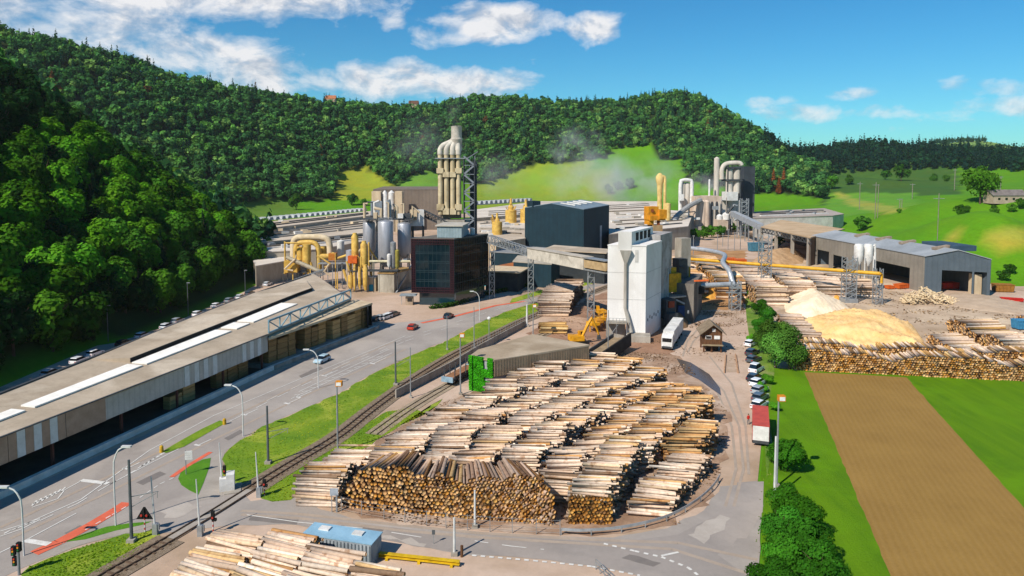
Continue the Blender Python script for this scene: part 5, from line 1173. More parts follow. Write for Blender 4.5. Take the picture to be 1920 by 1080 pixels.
# orange bucket elevator behind the tower
yy = 206; root = thing('elevator_head', 'orange machine head on a concrete shaft rising behind the white tower', 'elevator', (sx_(1228, yy), yy, 0)); og = M('orange_yellow', 'dd9624', 'b5751a', sc=.8)
mb = MB(); mb.box((sx_(1229, yy), yy, sz_(440, yy)/2+1), (3.0, 3.5, sz_(416, yy)), .3); mb.build('shaft', M('tan_shaft', 'b99a72', '9a7d58', sc=.5), root)
for (u_, v_, w_, h_) in ((1221, 399, 3.2, 3.8), (1239, 401, 2.4, 2.6), (1229, 408, 5, 1.4), (1217, 412, 1.6, 2.6), (1242, 439, 4, 1.2)):
    mb = MB(); mb.box((sx_(u_, yy), yy-.5, sz_(v_, yy)), (w_, 2.8, h_), .3); mb.build('housing', og, root)
mb = MB(); mb.tube([(sx_(1221, yy), yy-2.0, sz_(394, yy)), (sx_(1221, yy), yy-2.3, sz_(394, yy))], .5, 10); mb.bar((sx_(1234, yy), yy-1, 24), (sx_(1234, yy), yy-1, 27), .8, .5); mb.build('bracket', M('rust_red', '8a4a26', '6b381d', sc=1), root)
# debarking plant beside the tower
root = thing('debarking_plant', 'grimy debarking plant of concrete bunkers and yellow machines right of the white tower', 'plant', (50, 192, 0))
grime = M('grimy_concrete', '7d756c', '4a4540', sc=.2, st=(1, 1, .25), c3='2f2c2a', sc3=.1)
a, b_, c_, d_ = G(1268, 605), G(1300, 606), G(1316, 580), G(1285, 578)
mb = MB(); mb.prism([a+V3(0, 2, 0), b_, c_, d_], 0, 10.5); mb.build('bunker', grime, root)
def bx3(u_, v_, y, dims, m_, nm, rot=.45):
    mb = MB(); mb.box((sx_(u_, y), y, sz_(v_, y)), dims, rot); mb.build(nm, m_, root)
bx3(1262, 530, 192, (4, 3, 5), yel2, 'debarker', .45); bx3(1258, 512, 193, (2.5, 2.5, 3), yel2, 'debarker'); bx3(1262, 556, 190, (6, 5, .4), steel, 'walkway'); bx3(1282, 492, 204, (3.4, 3, 14), conc, 'concrete_shaft'); bx3(1255, 580, 184, (3.2, 3, 5), darksteel, 'machine_house'); bx3(1259, 572, 183, (1.8, 1.6, 1.6), M('faded_red', 'a04a30', '7c3924', sc=1), 'motor'); bx3(1295, 545, 200, (7, 5, 2), dark, 'hopper'); bx3(1277, 515, 200, (3, 3, 9), darksteel, 'frame_house'); bx3(1262, 600, 182, (3, 2, 3), darksteel, 'machine_house')
bx3(1281, 586, 190.0, (2.4, 1, 3.2), M('blue_door', '24497a', '1c3a63', sc=1), 'blue_door', .3)
for k_ in range(22):
    y = random.uniform(184, 203); u_ = random.uniform(1248, 1305); v_ = random.uniform(500, 590); p = V3(sx_(u_, y), y, max(.5, sz_(v_, y))); mb = MB()
    if k_ % 2: mb.bar((p.x, p.y, 0), (p.x, p.y, p.z+2), .3)
    else: mb.bar(p, p+V3(random.uniform(-4, 4), random.uniform(-2, 2), random.uniform(-2, 3)), .4)
    mb.build('strut', random.choice([darksteel, yel2, steel, orange]), root)
# ================================================================ trees
def leafquads(ctr, nrm, size):
    n = len(ctr); nrm = nrm/np.maximum(np.linalg.norm(nrm, axis=1, keepdims=True), 1e-6)
    a = np.cross(nrm, rng.normal(size=(n, 3))); a /= np.maximum(np.linalg.norm(a, axis=1, keepdims=True), 1e-6)
    b_ = np.cross(nrm, a); s = size[:, None]*.5; k_ = rng.uniform(.55, 1.0, (n, 1))
    return np.stack([ctr-a*s-b_*s*k_*.5, ctr+a*s*.6-b_*s*k_, ctr+a*s+b_*s*k_*.5, ctr-a*s*.6+b_*s*k_], 1)
def broad(n, Rr, H, q, ncl=13, low=.12):
    """leaf clumps through an uneven crown; returns quads (n,4,3) and a brightness per quad"""
    cl = []
    while len(cl) < ncl:
        p = rng.uniform(-1, 1, 3)
        if np.linalg.norm(p) < 1 and (np.linalg.norm(p) > .35): cl.append(p)
    cl = np.array(cl); rad = rng.uniform(.30, .50, ncl); cl *= .78
    w = rad**2/np.sum(rad**2); idx = rng.choice(ncl, n, p=w)
    d = rng.normal(size=(n, 3)); d /= np.linalg.norm(d, axis=1, keepdims=True); d[:, 2] = np.where(rng.random(n) < .6, np.abs(d[:, 2]), d[:, 2])
    p = cl[idx]+d*rad[idx][:, None]*rng.uniform(.72, 1.1, (n, 1))
    nr = d*.9+p*.5+rng.normal(size=(n, 3))*.45+np.array((0, 0, .25))
    top = np.sqrt(np.clip(1-(p[:, 2]*.6)**2, .3, 1))
    c_ = np.stack([p[:, 0]*Rr*top, p[:, 1]*Rr*top, H*low+(p[:, 2]+1.15)/2.3*H*(1-low)], 1)
    cb = rng.uniform(.75, 1.3, ncl)
    return leafquads(c_, nr, q*rng.uniform(.7, 1.4, n)), cb[idx]*rng.uniform(.8, 1.22, n)
def conifer(n, Rr, H, q):
    z = 1-np.sqrt(rng.random(n))*.97; lay = np.abs(((z*9+rng.normal(0, .06, n)) % 1)-.5)*2
    r_ = (1-z)**.85*(.55+.45*lay)*rng.uniform(.55, 1.08, n); a = rng.uniform(0, 2*math.pi, n)
    c_ = np.stack([np.cos(a)*r_*Rr, np.sin(a)*r_*Rr, H*(.06+z*.94)], 1)
    nr = np.stack([np.cos(a), np.sin(a), np.full(n, .55)], 1)+rng.normal(size=(n, 3))*.35
    return leafquads(c_, nr, q*rng.uniform(.7, 1.3, n)*(.55+.6*(1-z))), rng.uniform(.7, 1.3, n)
def crownmesh(name, quads, br, colr, mat_):
    n = len(quads); F_ = np.arange(n*4).reshape(n, 4)
    j = rng.normal(0, .05, (n, 3)); tt = np.clip(np.array(colr)[None]*br[:, None]*(1+j), .003, 1)
    return npmesh(name, quads.reshape(-1, 3), F_, mat_, np.repeat(tt, 4, 0))
leafv = leafmat('leaves', True); leafs = leafmat('leaves_plain', False)
trunkm = M('tree_bark', '5b4a3a', '43362a', sc=2, st=(1, 1, .3))
def trunkmesh(H, Rr, r_):
    mb = MB(); mb.tube([(0, 0, -1.2), (0, 0, 0), (random.uniform(-.2, .2), random.uniform(-.2, .2), H*.4), (random.uniform(-.3, .3), random.uniform(-.3, .3), H*.8)], [r_*1.3, r_, r_*.75, r_*.2], 7)
    for k_ in range(5):
        a = k_*1.26+random.random(); z = H*random.uniform(.28, .5)
        mb.tube([(0, 0, z), (math.cos(a)*Rr*.3, math.sin(a)*Rr*.3, z+H*.15), (math.cos(a)*Rr*.65, math.sin(a)*Rr*.65, z+H*.28)], [r_*.5, r_*.35, r_*.1], 5)
    me = bpy.data.meshes.new('trunk'); me.from_pydata(mb.v, [], mb.f); me.materials.append(trunkm); me.update(); return me
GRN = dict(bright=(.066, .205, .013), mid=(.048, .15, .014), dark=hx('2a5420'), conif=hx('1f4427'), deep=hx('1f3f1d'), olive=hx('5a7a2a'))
def proto(kind, n, Rr, H, q, colr, ncl=13, low=.12):
    qd, br = conifer(n, Rr, H, q) if kind == 'c' else broad(n, Rr, H, q, ncl, low)
    return crownmesh('crown', qd, br, colr, leafv), trunkmesh(H, Rr, .035*H*.7)
def tree(name, pr, loc, s, label, cat='tree', group=None, rz=None):
    r_ = thing(name, label, cat, loc, group)
    r_.scale = (s*random.uniform(.9, 1.1), s*random.uniform(.9, 1.1), s); r_.rotation_euler = (0, 0, random.uniform(0, 6.28) if rz is None else rz)
    o = bpy.data.objects.new('trunk', pr[1]); COL.objects.link(o); o.parent = r_
    o = bpy.data.objects.new('crown', pr[0]); COL.objects.link(o); o.parent = r_
    return r_
# ---- the wood on the near slope: every tree an object
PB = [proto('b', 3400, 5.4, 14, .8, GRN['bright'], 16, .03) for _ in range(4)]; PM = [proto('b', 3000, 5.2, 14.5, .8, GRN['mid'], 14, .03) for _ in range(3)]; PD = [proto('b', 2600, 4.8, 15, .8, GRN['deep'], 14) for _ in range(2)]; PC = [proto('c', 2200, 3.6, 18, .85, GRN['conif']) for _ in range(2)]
pts = []
for y in np.arange(112, 345, 6.2):
    for x in np.arange(-330, -92, 6.2):
        px_, py_ = x+random.uniform(-2.6, 2.6), y+random.uniform(-2.6, 2.6)
        if px_ < np.interp(py_, [p[0] for p in HBX], [p[1] for p in HBX])-2.0: pts.append((px_, py_))
pts = np.array(pts); pz = height(pts[:, 0], pts[:, 1]); uu, vv = pix(pts[:, 0], pts[:, 1], pz+8)
vis = (uu > -45) & (vv < 760)
cand = [i for i in np.argsort(pts[:, 1]) if vis[i]]
solo_t = cand[:245]; back_t = [i for i in range(len(pts)) if i not in set(solo_t)]
SHADEP = [(-60, 60), (60, 90), (140, 170), (270, 300), (300, 335), (240, 285), (130, 235), (-60, 245)]  # upper slope: shade put into the leaf colour by picking darker trees
SHADE2 = [(-60, 560), (60, 560), (200, 520), (420, 430), (520, 420), (520, 620), (-60, 760)]  # foot of the slope: darker crowns stand in for shade here too
for i in solo_t:
    u_, v_ = uu[i], vv[i]; dk = inpoly(np.array([u_]), np.array([v_]), SHADEP)[0]; d2 = inpoly(np.array([u_]), np.array([v_]), SHADE2)[0]
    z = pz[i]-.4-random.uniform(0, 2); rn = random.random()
    if dk: tree('tree', random.choice(PD+PC[:1]), (*pts[i], z), random.uniform(.85, 1.25), 'tree with shade put into its dark green leaves, high on the near slope', 'tree', 'shade-tinted trees high on the near slope')
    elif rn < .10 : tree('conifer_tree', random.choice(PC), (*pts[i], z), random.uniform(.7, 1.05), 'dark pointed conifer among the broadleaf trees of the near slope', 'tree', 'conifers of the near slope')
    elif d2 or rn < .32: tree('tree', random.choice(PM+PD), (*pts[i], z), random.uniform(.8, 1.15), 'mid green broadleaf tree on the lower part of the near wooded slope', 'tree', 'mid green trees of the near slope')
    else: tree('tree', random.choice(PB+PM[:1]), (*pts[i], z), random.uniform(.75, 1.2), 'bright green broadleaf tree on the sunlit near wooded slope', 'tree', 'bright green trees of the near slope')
# ---- far woods: one mass each
def protoq(kind, n, Rr, H, q):
    qd, br = conifer(n, Rr, H, q) if kind == 'c' else broad(n, Rr, H, q, 9)
    return qd, br
def forest(name, P, cols, frac, label, n=120, seed=1, qs=1.0, hscale=1.0, csc=1.0):
    r_ = np.random.default_rng(seed)
    pb = [protoq('b', n, 5.2, 14, 1.85*qs) for _ in range(6)]; pc = [protoq('c', n, 4.2, 19, 1.7*qs) for _ in range(4)]
    Vs, Ts = [], []
    Z = height(P[:, 0], P[:, 1])
    for i in range(len(P)):
        con = r_.random() < frac(P[i], Z[i]); qd, br = (pc if con else pb)[r_.integers(0, 4 if con else 6)]
        s = r_.uniform(.75, 1.3)*hscale; a = r_.uniform(0, 6.28); ca, sa = math.cos(a), math.sin(a)
        w = qd.reshape(-1, 3)*np.array([s, s, s*r_.uniform(.9, 1.15)]); w = np.stack([w[:, 0]*ca-w[:, 1]*sa, w[:, 0]*sa+w[:, 1]*ca, w[:, 2]], 1)
        Vs.append(w+np.array((P[i, 0], P[i, 1], Z[i]-1)))
        c_ = np.array(cols(r_, con, P[i]))*r_.uniform(.7, 1.35)*csc
        Ts.append(np.repeat(np.clip(c_[None]*br[:, None], .002, 1), 4, 0))
    Vv = np.concatenate(Vs); Tt = np.concatenate(Ts); F_ = np.arange(len(Vv)).reshape(-1, 4)
    o = link(name, npmesh(name, Vv, F_, leafs, Tt)); o['kind'] = 'stuff'; o['label'] = label; o['category'] = 'forest'
    return o
def scatter(x0, x1, y0, y1, st, seed):
    r_ = np.random.default_rng(seed); gx_, gy_ = np.meshgrid(np.arange(x0, x1, st), np.arange(y0, y1, st))
    P = np.stack([gx_.ravel(), gy_.ravel()], 1)+r_.uniform(-st*.42, st*.42, (gx_.size, 2)); Z = height(P[:, 0], P[:, 1]); u_, v_ = pix(P[:, 0], P[:, 1], Z)
    return P, Z, u_, v_
LOW_ = [(-400, 430), (300, 402), (380, 384), (440, 384), (500, 376), (600, 381), (628, 374), (634, 322), (690, 318), (735, 352), (762, 340), (800, 322), (830, 332), (895, 351), (930, 338), (960, 326), (1000, 312), (1060, 307), (1130, 300), (1150, 281), (1228, 275), (1232, 303), (1278, 301), (1286, 338), (1320, 352), (1400, 362), (1480, 368), (1548, 374), (1556, 300)]
P, Z, u_, v_ = scatter(-900, 560, 470, 1400, 6.9, 3)
gap = inpoly(u_, v_, [(395, 150), (448, 150), (452, 176), (395, 178)]) & (P[:, 1] > 780)
ok = (v_ < ipl(u_, LOW)) & (u_ > -250) & (u_ < 1556) & (Z > 1.5) & ~gap & ~((u_ > 1440) & (P[:, 1] > 1000)) & (height(P[:, 0], P[:, 1]-70) < 400)
back = height(P[:, 0], P[:, 1]) < height(P[:, 0], P[:, 1]-60)-6
ok &= ~(back & (rng.random(len(P)) < .75))
slope_ = np.hypot(height(P[:, 0]+8, P[:, 1])-Z, height(P[:, 0], P[:, 1]+8)-Z)/8
ok &= rng.random(len(P)) < np.clip(.42+slope_*.62, 0, 1)
def colB(r_, con, p):
    if r_.random() < .006: return hx('6b4a2a')
    q_ = r_.random()
    if con: return hx('22422e') if q_ < .7 else hx('2b5034')
    return hx('44703a') if q_ < .42 else hx('345c33') if q_ < .70 else hx('55833a') if q_ < .90 else hx('70924a')
fB = forest('forest', P[ok], colB, lambda p, z: .10+.12*max(0, math.sin(p[0]*.01))+(.06 if z > 125 else 0), 'mixed wood covering the long hill behind the factory', 210, 5, .92, 1.0)
if len(back_t): forest('forest', pts[back_t], colB, lambda p, z: .25, 'rest of the wood behind the crest of the near slope', 60, 8, 1.5)
P, Z, u_, v_ = scatter(350, 1500, 1000, 1700, 11, 4)
ok = (u_ > 1425) & (u_ < 2050) & (v_ < np.interp(u_, [1425, 1480, 1550, 1650, 1750, 1920, 2050], [325, 332, 330, 322, 318, 324, 324]))
ok &= ~((height(P[:, 0], P[:, 1]) < height(P[:, 0], P[:, 1]-80)-8) & (rng.random(len(P)) < .8))
forest('forest', P[ok], lambda r_, con, p: hx('183229') if con else hx('20402a'), lambda p, z: .6, 'dark conifer wood on the ridge beyond the meadow', 90, 6, 1.35, 1.28)
P, Z, u_, v_ = scatter(1050, 1750, 1950, 2400, 13, 5)
ok = inpoly(u_, v_, [(1712, 262), (1712, 272), (1790, 268), (1850, 268), (1850, 262), (1790, 258)]) | (inpoly(u_, v_, [(1780, 272), (1900, 279), (1900, 290), (1700, 288)]) & (rng.random(len(P)) < .35))
if ok.any(): forest('forest', P[ok], lambda r_, con, p: hx('1c3a24') if con else hx('2a4a2a'), lambda p, z: .5, 'small wood on the crest of the farthest meadow hill', 60, 7, 1.3)
# ---- trees standing alone
PL = proto('b', 3600, 9, 22, .95, hx('335c1a'), 24, .08); PS = [proto('b', 1300, 5, 11, .9, hx('3d6b22'), 14, .03) for _ in range(2)]
def at(u_, v_, y): 
    p = D(u_, v_, y); return (p.x, p.y, hz(p.x, p.y)-.2)
tree('oak_tree', PL, at(1838, 372, 402), 1.05, 'large round broadleaf tree standing alone on the meadow knoll beside the farmhouse')
for u_, v_, y, s, lb in ((1806, 386, 385, .85, 'dense dark green tree just in front of the large meadow tree'), (1862, 390, 380, .55, 'low round bush between the large meadow tree and the farmhouse'), (1897, 388, 378, .5, 'low bush in front of the farmhouse wall'), (1915, 386, 380, .6, 'bush at the far side of the farmhouse'),
        (1617, 400, 425, .95, 'round tree standing at the foot of the meadow beside the warehouse'), (1560, 352, 760, 1.6, 'pale green tree at the corner of the wooded hill and the meadow track'), (1690, 335, 900, 2.0, 'dark clump of trees in the shaded dip of the meadow'), (1660, 340, 920, 1.3, 'smaller dark tree beside the clump in the shaded dip'), (1590, 345, 900, 1.2, 'dark tree near the meadow track in the shaded dip'), (1750, 333, 950, 1.2, 'bush on the far bank of the shaded dip'), (1775, 333, 960, 1.2, 'bush farther along the bank of the shaded dip'),
        (1686, 392, 430, .3, 'tiny bush standing alone on the middle of the meadow'), (1140, 362, 880, 1.3, 'bush on the pale meadow slope, nearest the navy hall'), (1158, 360, 890, 1.2, 'middle bush of three on the pale meadow slope'), (1180, 361, 885, 1.4, 'bush on the pale meadow slope, nearest the yellow cyclone column'), (660, 383, 740, 1.3, 'round bush at the foot of the yellow green meadow'), (682, 380, 740, .8, 'smaller bush beside the brown hall at the meadow foot'),
        (555, 386, 690, 1.5, 'tree at the edge of the wood above the roof lights of the hall'), (1395, 362, 650, 1.2, 'bush below the wooded hill beside the dark plant tower'),
        (1462, 420, 372, .6, 'pale bush growing at the rear edge of the beige open store'), (1520, 418, 380, .6, 'green bush between the open store and the warehouse'), (1880, 524, 256, .45, 'bush standing beside the gable of the grey hall'), (1893, 520, 262, .4, 'smaller bush on the bank behind the gable of the grey hall'),
        (383, 158, 900, 1.1, 'lone tree on the skyline, farthest from the pair beside it'), (392, 160, 900, 1.3, 'lone skyline tree of the pair with a dark crown'), (407, 160, 905, 1.4, 'lone skyline tree with a thin pale crown and visible trunk')):
    tree('bush' if s < .7 else 'tree', random.choice(PS), at(u_, v_, y), s, lb, 'bush' if s < .7 else 'tree')
for k_, (u_, v_) in enumerate(((1285, 447), (1302, 448), (1318, 450), (1334, 446), (1352, 444), (1375, 436), (1398, 438), (1416, 436), (1428, 440))):
    p = G(u_, v_); tree('bush', random.choice(PS), (p.x, p.y, -.1), random.uniform(.5, .8), 'green bush in the belt below the pale process plant', 'bush', 'bushes below the process plant')
for u_, v_, y, s in ((1450, 348, 800, 1.0), (1469, 352, 790, 1.05), (1460, 362, 775, .85)):
    if 'PR' not in dir(): PR = proto('c', 700, 3.8, 20, 1.6, hx('7d4f30'))
    tree('dead_tree', PR, at(u_, v_, y), s*1.25, 'rust brown dead conifer at the edge of the wood above the warehouse', 'tree', 'rust brown dead conifers')
# ---- hedge row beside the service road
PH = [proto('b', 9000, 3.0, 6.4, .25, hx('38721f'), 20, 0) for _ in range(3)]; PW = [proto('b', 8000, 3.4, 8.5, .27, hx('4f7a30'), 22, .05) for _ in range(2)]; PHl = [proto('b', 4000, 2.2, 4.2, .26, hx('4d8a22'), 14, 0) for _ in range(2)]
for u_, v_, s, pr, lb in ((1472, 978, .8, PH[0], 'dense deep green tree at the start of the near hedge row, beside two white poles'), (1496, 1008, .85, PH[1], 'dense deep green tree in the near hedge row beside the wide grass strip'), (1466, 1025, .76, PH[2], 'dense deep green tree in the near hedge row leaning over the service road'), (1508, 1062, .9, PH[0], 'deep green tree one before the last on the grass side of the near hedge row'), (1470, 1085, .85, PH[1], 'deep green tree one before the last on the road side of the near hedge row'), (1536, 1115, .85, PH[2], 'last dense deep green tree of the near hedge row on the grass side'), (1452, 1130, .75, PH[0], 'last dense deep green tree of the near hedge row on the road side'),
        (1476, 884, .8, PH[1], 'round green tree standing right of the red roofed trailer beside the tall pole'), (1462, 872, .5, PH[2], 'low bush behind the tall pole beside the red roofed trailer'),
        (1480, 693, 1.1, PW[0], 'tall pale willow tree beside the yellow sawdust and the grass corner'), (1455, 690, 1.05, PW[1], 'tall pale willow tree between the parked cars and the grass corner'), (1440, 664, .95, PW[0], 'pale green tree behind the row of parked cars'), (1462, 660, .9, PW[1], 'pale green tree beside the end of the yellow log stack'), (1428, 628, .8, PH[1], 'green tree in the hedge row level with the wooden hut'), (1440, 608, .8, PH[0], 'dark green tree in the hedge row level with the pale sawdust cone'), (1424, 590, .75, PH[2], 'dark green bushy tree in the hedge row just past the pipe trestle'),
        (1428, 735, .5, PHl[0], 'light green shrub behind the silver parked cars'), (1440, 720, .55, PHl[1], 'light green shrub at the foot of the tall willow trees'), (1408, 640, .5, PHl[0], 'yellowish shrub at the edge of the dusty yard by the hut'), (1412, 560, .8, PHl[1], 'light green shrub beside the foot of the pipe trestle'), (1405, 535, .8, PHl[0], 'light green shrub between the pipe trestle and the log stacks'), (1452, 770, .45, PHl[1], 'scrubby shrub below the orange floodlight on the verge')):
    p = G(u_, v_); tree('shrub' if pr in PHl else 'hedge_tree', pr, (p.x, p.y, -.1), s, lb, 'shrub' if pr in PHl else 'tree')
ivyc = G(1405, 545)
sheet('verge_strip', gp([(1392, 500), (1408, 500), (1425, 560), (1450, 640), (1452, 700), (1440, 760), (1448, 830), (1438, 900), (1434, 840), (1425, 760), (1412, 680), (1400, 600)]), .045, M('rough_grass', '6f8a2c', '4c6f1c', sc=.2, fine=.4, bump=.6, c3='8c8a5a', sc3=.1))
# ================================================================ vehicles, lamps, poles and small things
tyre = M('tyre', '1b1b1c', '141415', sc=3); cglass = glassmat('car_glass', '10161a', .05); rimm = M('rim', '9a9c9f', '7c7e81', sc=3, metal=.7, r=.4); lampw = M('lamp_lens', 'e6e6e2', 'cfcfca', sc=2, r=.3); redl = M('tail_lens', 'a01818', '7d1010', sc=2, r=.3)
PAINT = {}
def paint(c_):
    if c_ not in PAINT:
        m, t, b = newmat('car_paint_'+c_); b.inputs['Base Color'].default_value = (*hx(c_), 1); b.inputs['Roughness'].default_value = .3; b.inputs['Coat Weight'].default_value = .5; b.inputs['Coat Roughness'].default_value = .05; PAINT[c_] = m
    return PAINT[c_]
def extrude(prof, w, wt=None):
    """side profile (x,z) extruded across y"""
    n = len(prof); mb = MB(); wt = wt or (lambda z: w)
    a = [(x, -wt(z)/2, z) for x, z in prof]; b_ = [(x, wt(z)/2, z) for x, z in prof]
    fs = [tuple(range(n)), tuple(range(2*n-1, n-1, -1))]+[(i, n+i, n+(i+1) % n, (i+1) % n) for i in range(n)]
    mb.add(a+b_, fs); return mb
WH = None
def wheelmesh():
    mb = MB(); mb.tube([(0, -.11, 0), (0, .11, 0)], .32, 14, 0); mb.tube([(0, -.12, 0), (0, .12, 0)], .19, 10, 1)
    me = bpy.data.meshes.new('wheel'); me.from_pydata(mb.v, [], mb.f); me.materials.append(tyre); me.materials.append(rimm); me.polygons.foreach_set('material_index', mb.m); me.update(); return me
WH = wheelmesh(); CARM = {}
def car(loc, head, colr, label, kind='hatch', cat='car', group=None, s=1.0):
    key = (colr, kind)
    if key not in CARM:
        van = kind == 'van'; hb = .95 if not van else 1.05; hr = 1.46 if not van else 1.95
        b_ = extrude([(-2.1, .28), (-2.15, .6), (-2.08, hb-.05), (-1.9, hb), (.75, hb), (1.6, hb-.1), (2.05, hb-.28), (2.15, .6), (2.1, .28)], 1.76, lambda z: 1.76-.12*abs(z-.6))
        e = b_.build('body', paint(colr)); me_b = e.data; bpy.data.objects.remove(e)
        xr = -1.95 if kind != 'sedan' else -1.45
        g = extrude([(xr, hb), (xr+.3, hr-.08), (.15, hr-.08), (1.05, hb)], 1.5, lambda z: 1.62-.5*max(0, z-hb)); e = g.build('windows', cglass); me_g = e.data; bpy.data.objects.remove(e)
        r_ = extrude([(xr+.22, hr-.1), (xr+.35, hr), (.05, hr), (.22, hr-.1)], 1.36); e = r_.build('roof', paint(colr)); me_r = e.data; bpy.data.objects.remove(e)
        l_ = MB(); l_.box((2.05, .62, .66), (.18, .34, .16)); e = l_.build('headlight', lampw); m1 = e.data; bpy.data.objects.remove(e)
        l_ = MB(); l_.box((-2.09, .66, .72), (.14, .26, .2)); e = l_.build('tail_light', redl); m2 = e.data; bpy.data.objects.remove(e)
        CARM[key] = (me_b, me_g, me_r, m1, m2)
    a = CARM[key]; r_ = thing('parked_car' if cat == 'car' and group else 'car', label, cat, loc, group); r_.rotation_euler = (0, 0, head); r_.scale = (s, s, s)
    for nm, me in (('body', a[0]), ('windows', a[1]), ('roof', a[2])): link(nm, me, r_, False)
    for x in (-1.3, 1.35):
        for y in (-.82, .82): o = link('wheel', WH, r_, False); o.location = (x, y, .32)
    for nm, me in (('headlight', a[3]), ('tail_light', a[4])):
        link(nm, me, r_, False); o = link(nm, me, r_, False); o.location = (0, -1.24 if nm == 'headlight' else -1.32, 0)
    return r_
def hd(u0, v0, u1, v1): a, b_ = G(u0, v0), G(u1, v1); return math.atan2(b_.y-a.y, b_.x-a.x)
def gz(u_, v_, z=.03): p = G(u_, v_); return (p.x, p.y, z)
RD = hd(500, 720, 640, 655)
car(gz(604, 679), RD+math.pi, 'a9c4d2', 'pale blue car driving along the main road beside the curved street lamp')
car(gz(774, 617), RD+.1, 'b03a24', 'red car driving along the main road towards the office')
car(gz(841, 596), RD+.05, '26343c', 'dark car on the main road in front of the office hedge')
for k_, (u_, v_, c_) in enumerate(((706, 601, '30363c'), (715, 599, '8e9498'), (723, 598, 'c9ccce'), (731, 595, 'd4d6d8'), (739, 592, '6b5048'))):
    car(gz(u_, v_), R(70)+random.uniform(-.1, .1), c_, ['dark car parked at the shed end of the short row in the plaza', 'grey car second from the shed in the short plaza row', 'silver car in the middle of the short plaza row', 'white car next to the last one in the short plaza row', 'brown car at the office end of the short plaza row'][k_], 'hatch', 'car', 'cars parked in the plaza')
for k_, (u_, v_, c_) in enumerate(((105, 700, 'b9bcc0'), (157, 677, 'dfe1e3'), (186, 664, 'e4e5e6'), (240, 645, '2b2f34'), (275, 631, 'dadcde'), (320, 614, 'd7dadd'), (340, 604, '9aa1a8'), (378, 591, 'e2e4e6'), (413, 576, 'e6e6e6'), (437, 566, '7e8890'), (457, 560, 'cfd3d6'), (474, 553, '465058'), (507, 536, 'd9dcdf'))):
    p = D(u_, v_, CAMZ*FPX/(v_-HORV)); p = G(u_, v_-7, 1.2); p2 = p
    car((p.x-1, p.y, .02), R(84), c_, '%s car parked in the line between the wood edge and the long shed' % {'2b2f34': 'black', '465058': 'dark grey', '7e8890': 'grey', '9aa1a8': 'mid grey', 'b9bcc0': 'light grey', 'cfd3d6': 'pale silver'}.get(c_, 'white'), 'hatch', 'car', 'cars parked along the wood edge')
for k_, (u_, v_, c_, kd) in enumerate(((1408, 648, 'e3e4e5', 'hatch'), (1410, 665, '3a4046', 'hatch'), (1413, 678, '4d555c', 'hatch'), (1418, 697, 'dfe1e3', 'van'), (1415, 713, '343a42', 'hatch'), (1421, 722, 'e8e8e8', 'hatch'), (1424, 736, '9ea4a9', 'hatch'), (1425, 750, '59626b', 'hatch'), (1424, 764, 'e6e7e8', 'hatch'))):
    car(gz(u_, v_), R(48)+random.uniform(-.05, .05), c_, ['white car at the far end of the row beside the hedge', 'black car second from the far end of the row beside the hedge', 'slate grey car between a black car and a white van beside the hedge', 'white van in the row of cars beside the hedge', 'dark car just in front of the white van beside the hedge', 'white car in the middle of the row beside the hedge', 'silver car near the red roofed trailer beside the hedge', 'blue grey car two places from the red roofed trailer', 'white car right behind the red roofed trailer'][k_], kd, 'car', 'cars parked beside the hedge')
# ---- trucks
def truck():
    p = G(1250, 657); fw = V3(-.36, -.93, 0).normalized(); rt = V3(-fw.y, fw.x, 0); rz = math.atan2(fw.y, fw.x)
    root = thing('truck', 'white box truck with trailer standing beside the white tower, cab towards the logs', 'truck', (p.x, p.y, 0)); root.rotation_euler = (0, 0, rz)
    def bx(x, z, d, m_, nm, y=0, par=root): mb = MB(); mb.box((x, y, z), d); return mb.build(nm, m_, par, False)
    cab = extrude([(-2.2, .5), (-2.2, 3.3), (-1.7, 3.6), (-.3, 3.1), (-.05, 2.0), (0, .5)], 2.45).build('cab', whitep, root, False)
    bx(-.12, 2.35, (.2, 2.1, .85), cglass, 'windscreen', 0, cab); bx(.02, .75, (.12, 2.3, .4), darksteel, 'bumper', 0, cab)
    for y in (-.95, .95): bx(.06, 1.05, (.1, .35, .22), lampw, 'headlight', y, cab)
    bx(-6.2, 2.45, (7.4, 2.5, 3.1), whitep, 'box_body'); bx(-14.3, 2.45, (7.6, 2.5, 3.1), whitep, 'trailer_body'); bx(-9, .75, (17, 1.2, .3), darksteel, 'chassis')
    for x in (-1.2, -7.5, -8.8, -12.5, -16.2):
        for y in (-1.05, 1.05): o = link('wheel', WH, root, False); o.location = (x, y, .5); o.scale = (1.55, 2, 1.55)
truck()
p = G(1426, 837); root = thing('box_trailer', 'red roofed box trailer with white rear doors parked at the end of the car row', 'trailer', (p.x, p.y, 0)); root.rotation_euler = (0, 0, R(71.5))
def lbx(x, y, z, d, m_, nm, par=root): mb = MB(); mb.box((x, y, z), d); return mb.build(nm, m_, par, False)
tred = M('trailer_red', 'c2503f', 'a84236', sc=.8, r=.5)
b_ = lbx(4.8, 0, 1.95, (9.4, 2.4, 2.3), tred, 'body'); lbx(.06, 0, 1.95, (.08, 2.3, 2.2), whitep, 'rear_door', b_); lbx(4.8, 0, 3.14, (9.5, 2.46, .1), tred, 'roof', b_); lbx(.0, 0, .6, (.2, 2.3, .35), darksteel, 'bumper'); lbx(4.8, 0, .7, (9, 1, .25), darksteel, 'chassis')
for x in (1.4, 2.7, 8.0):
    for y in (-1, 1): o = link('wheel', WH, root, False); o.location = (x, y, .45); o.scale = (1.4, 2, 1.4)
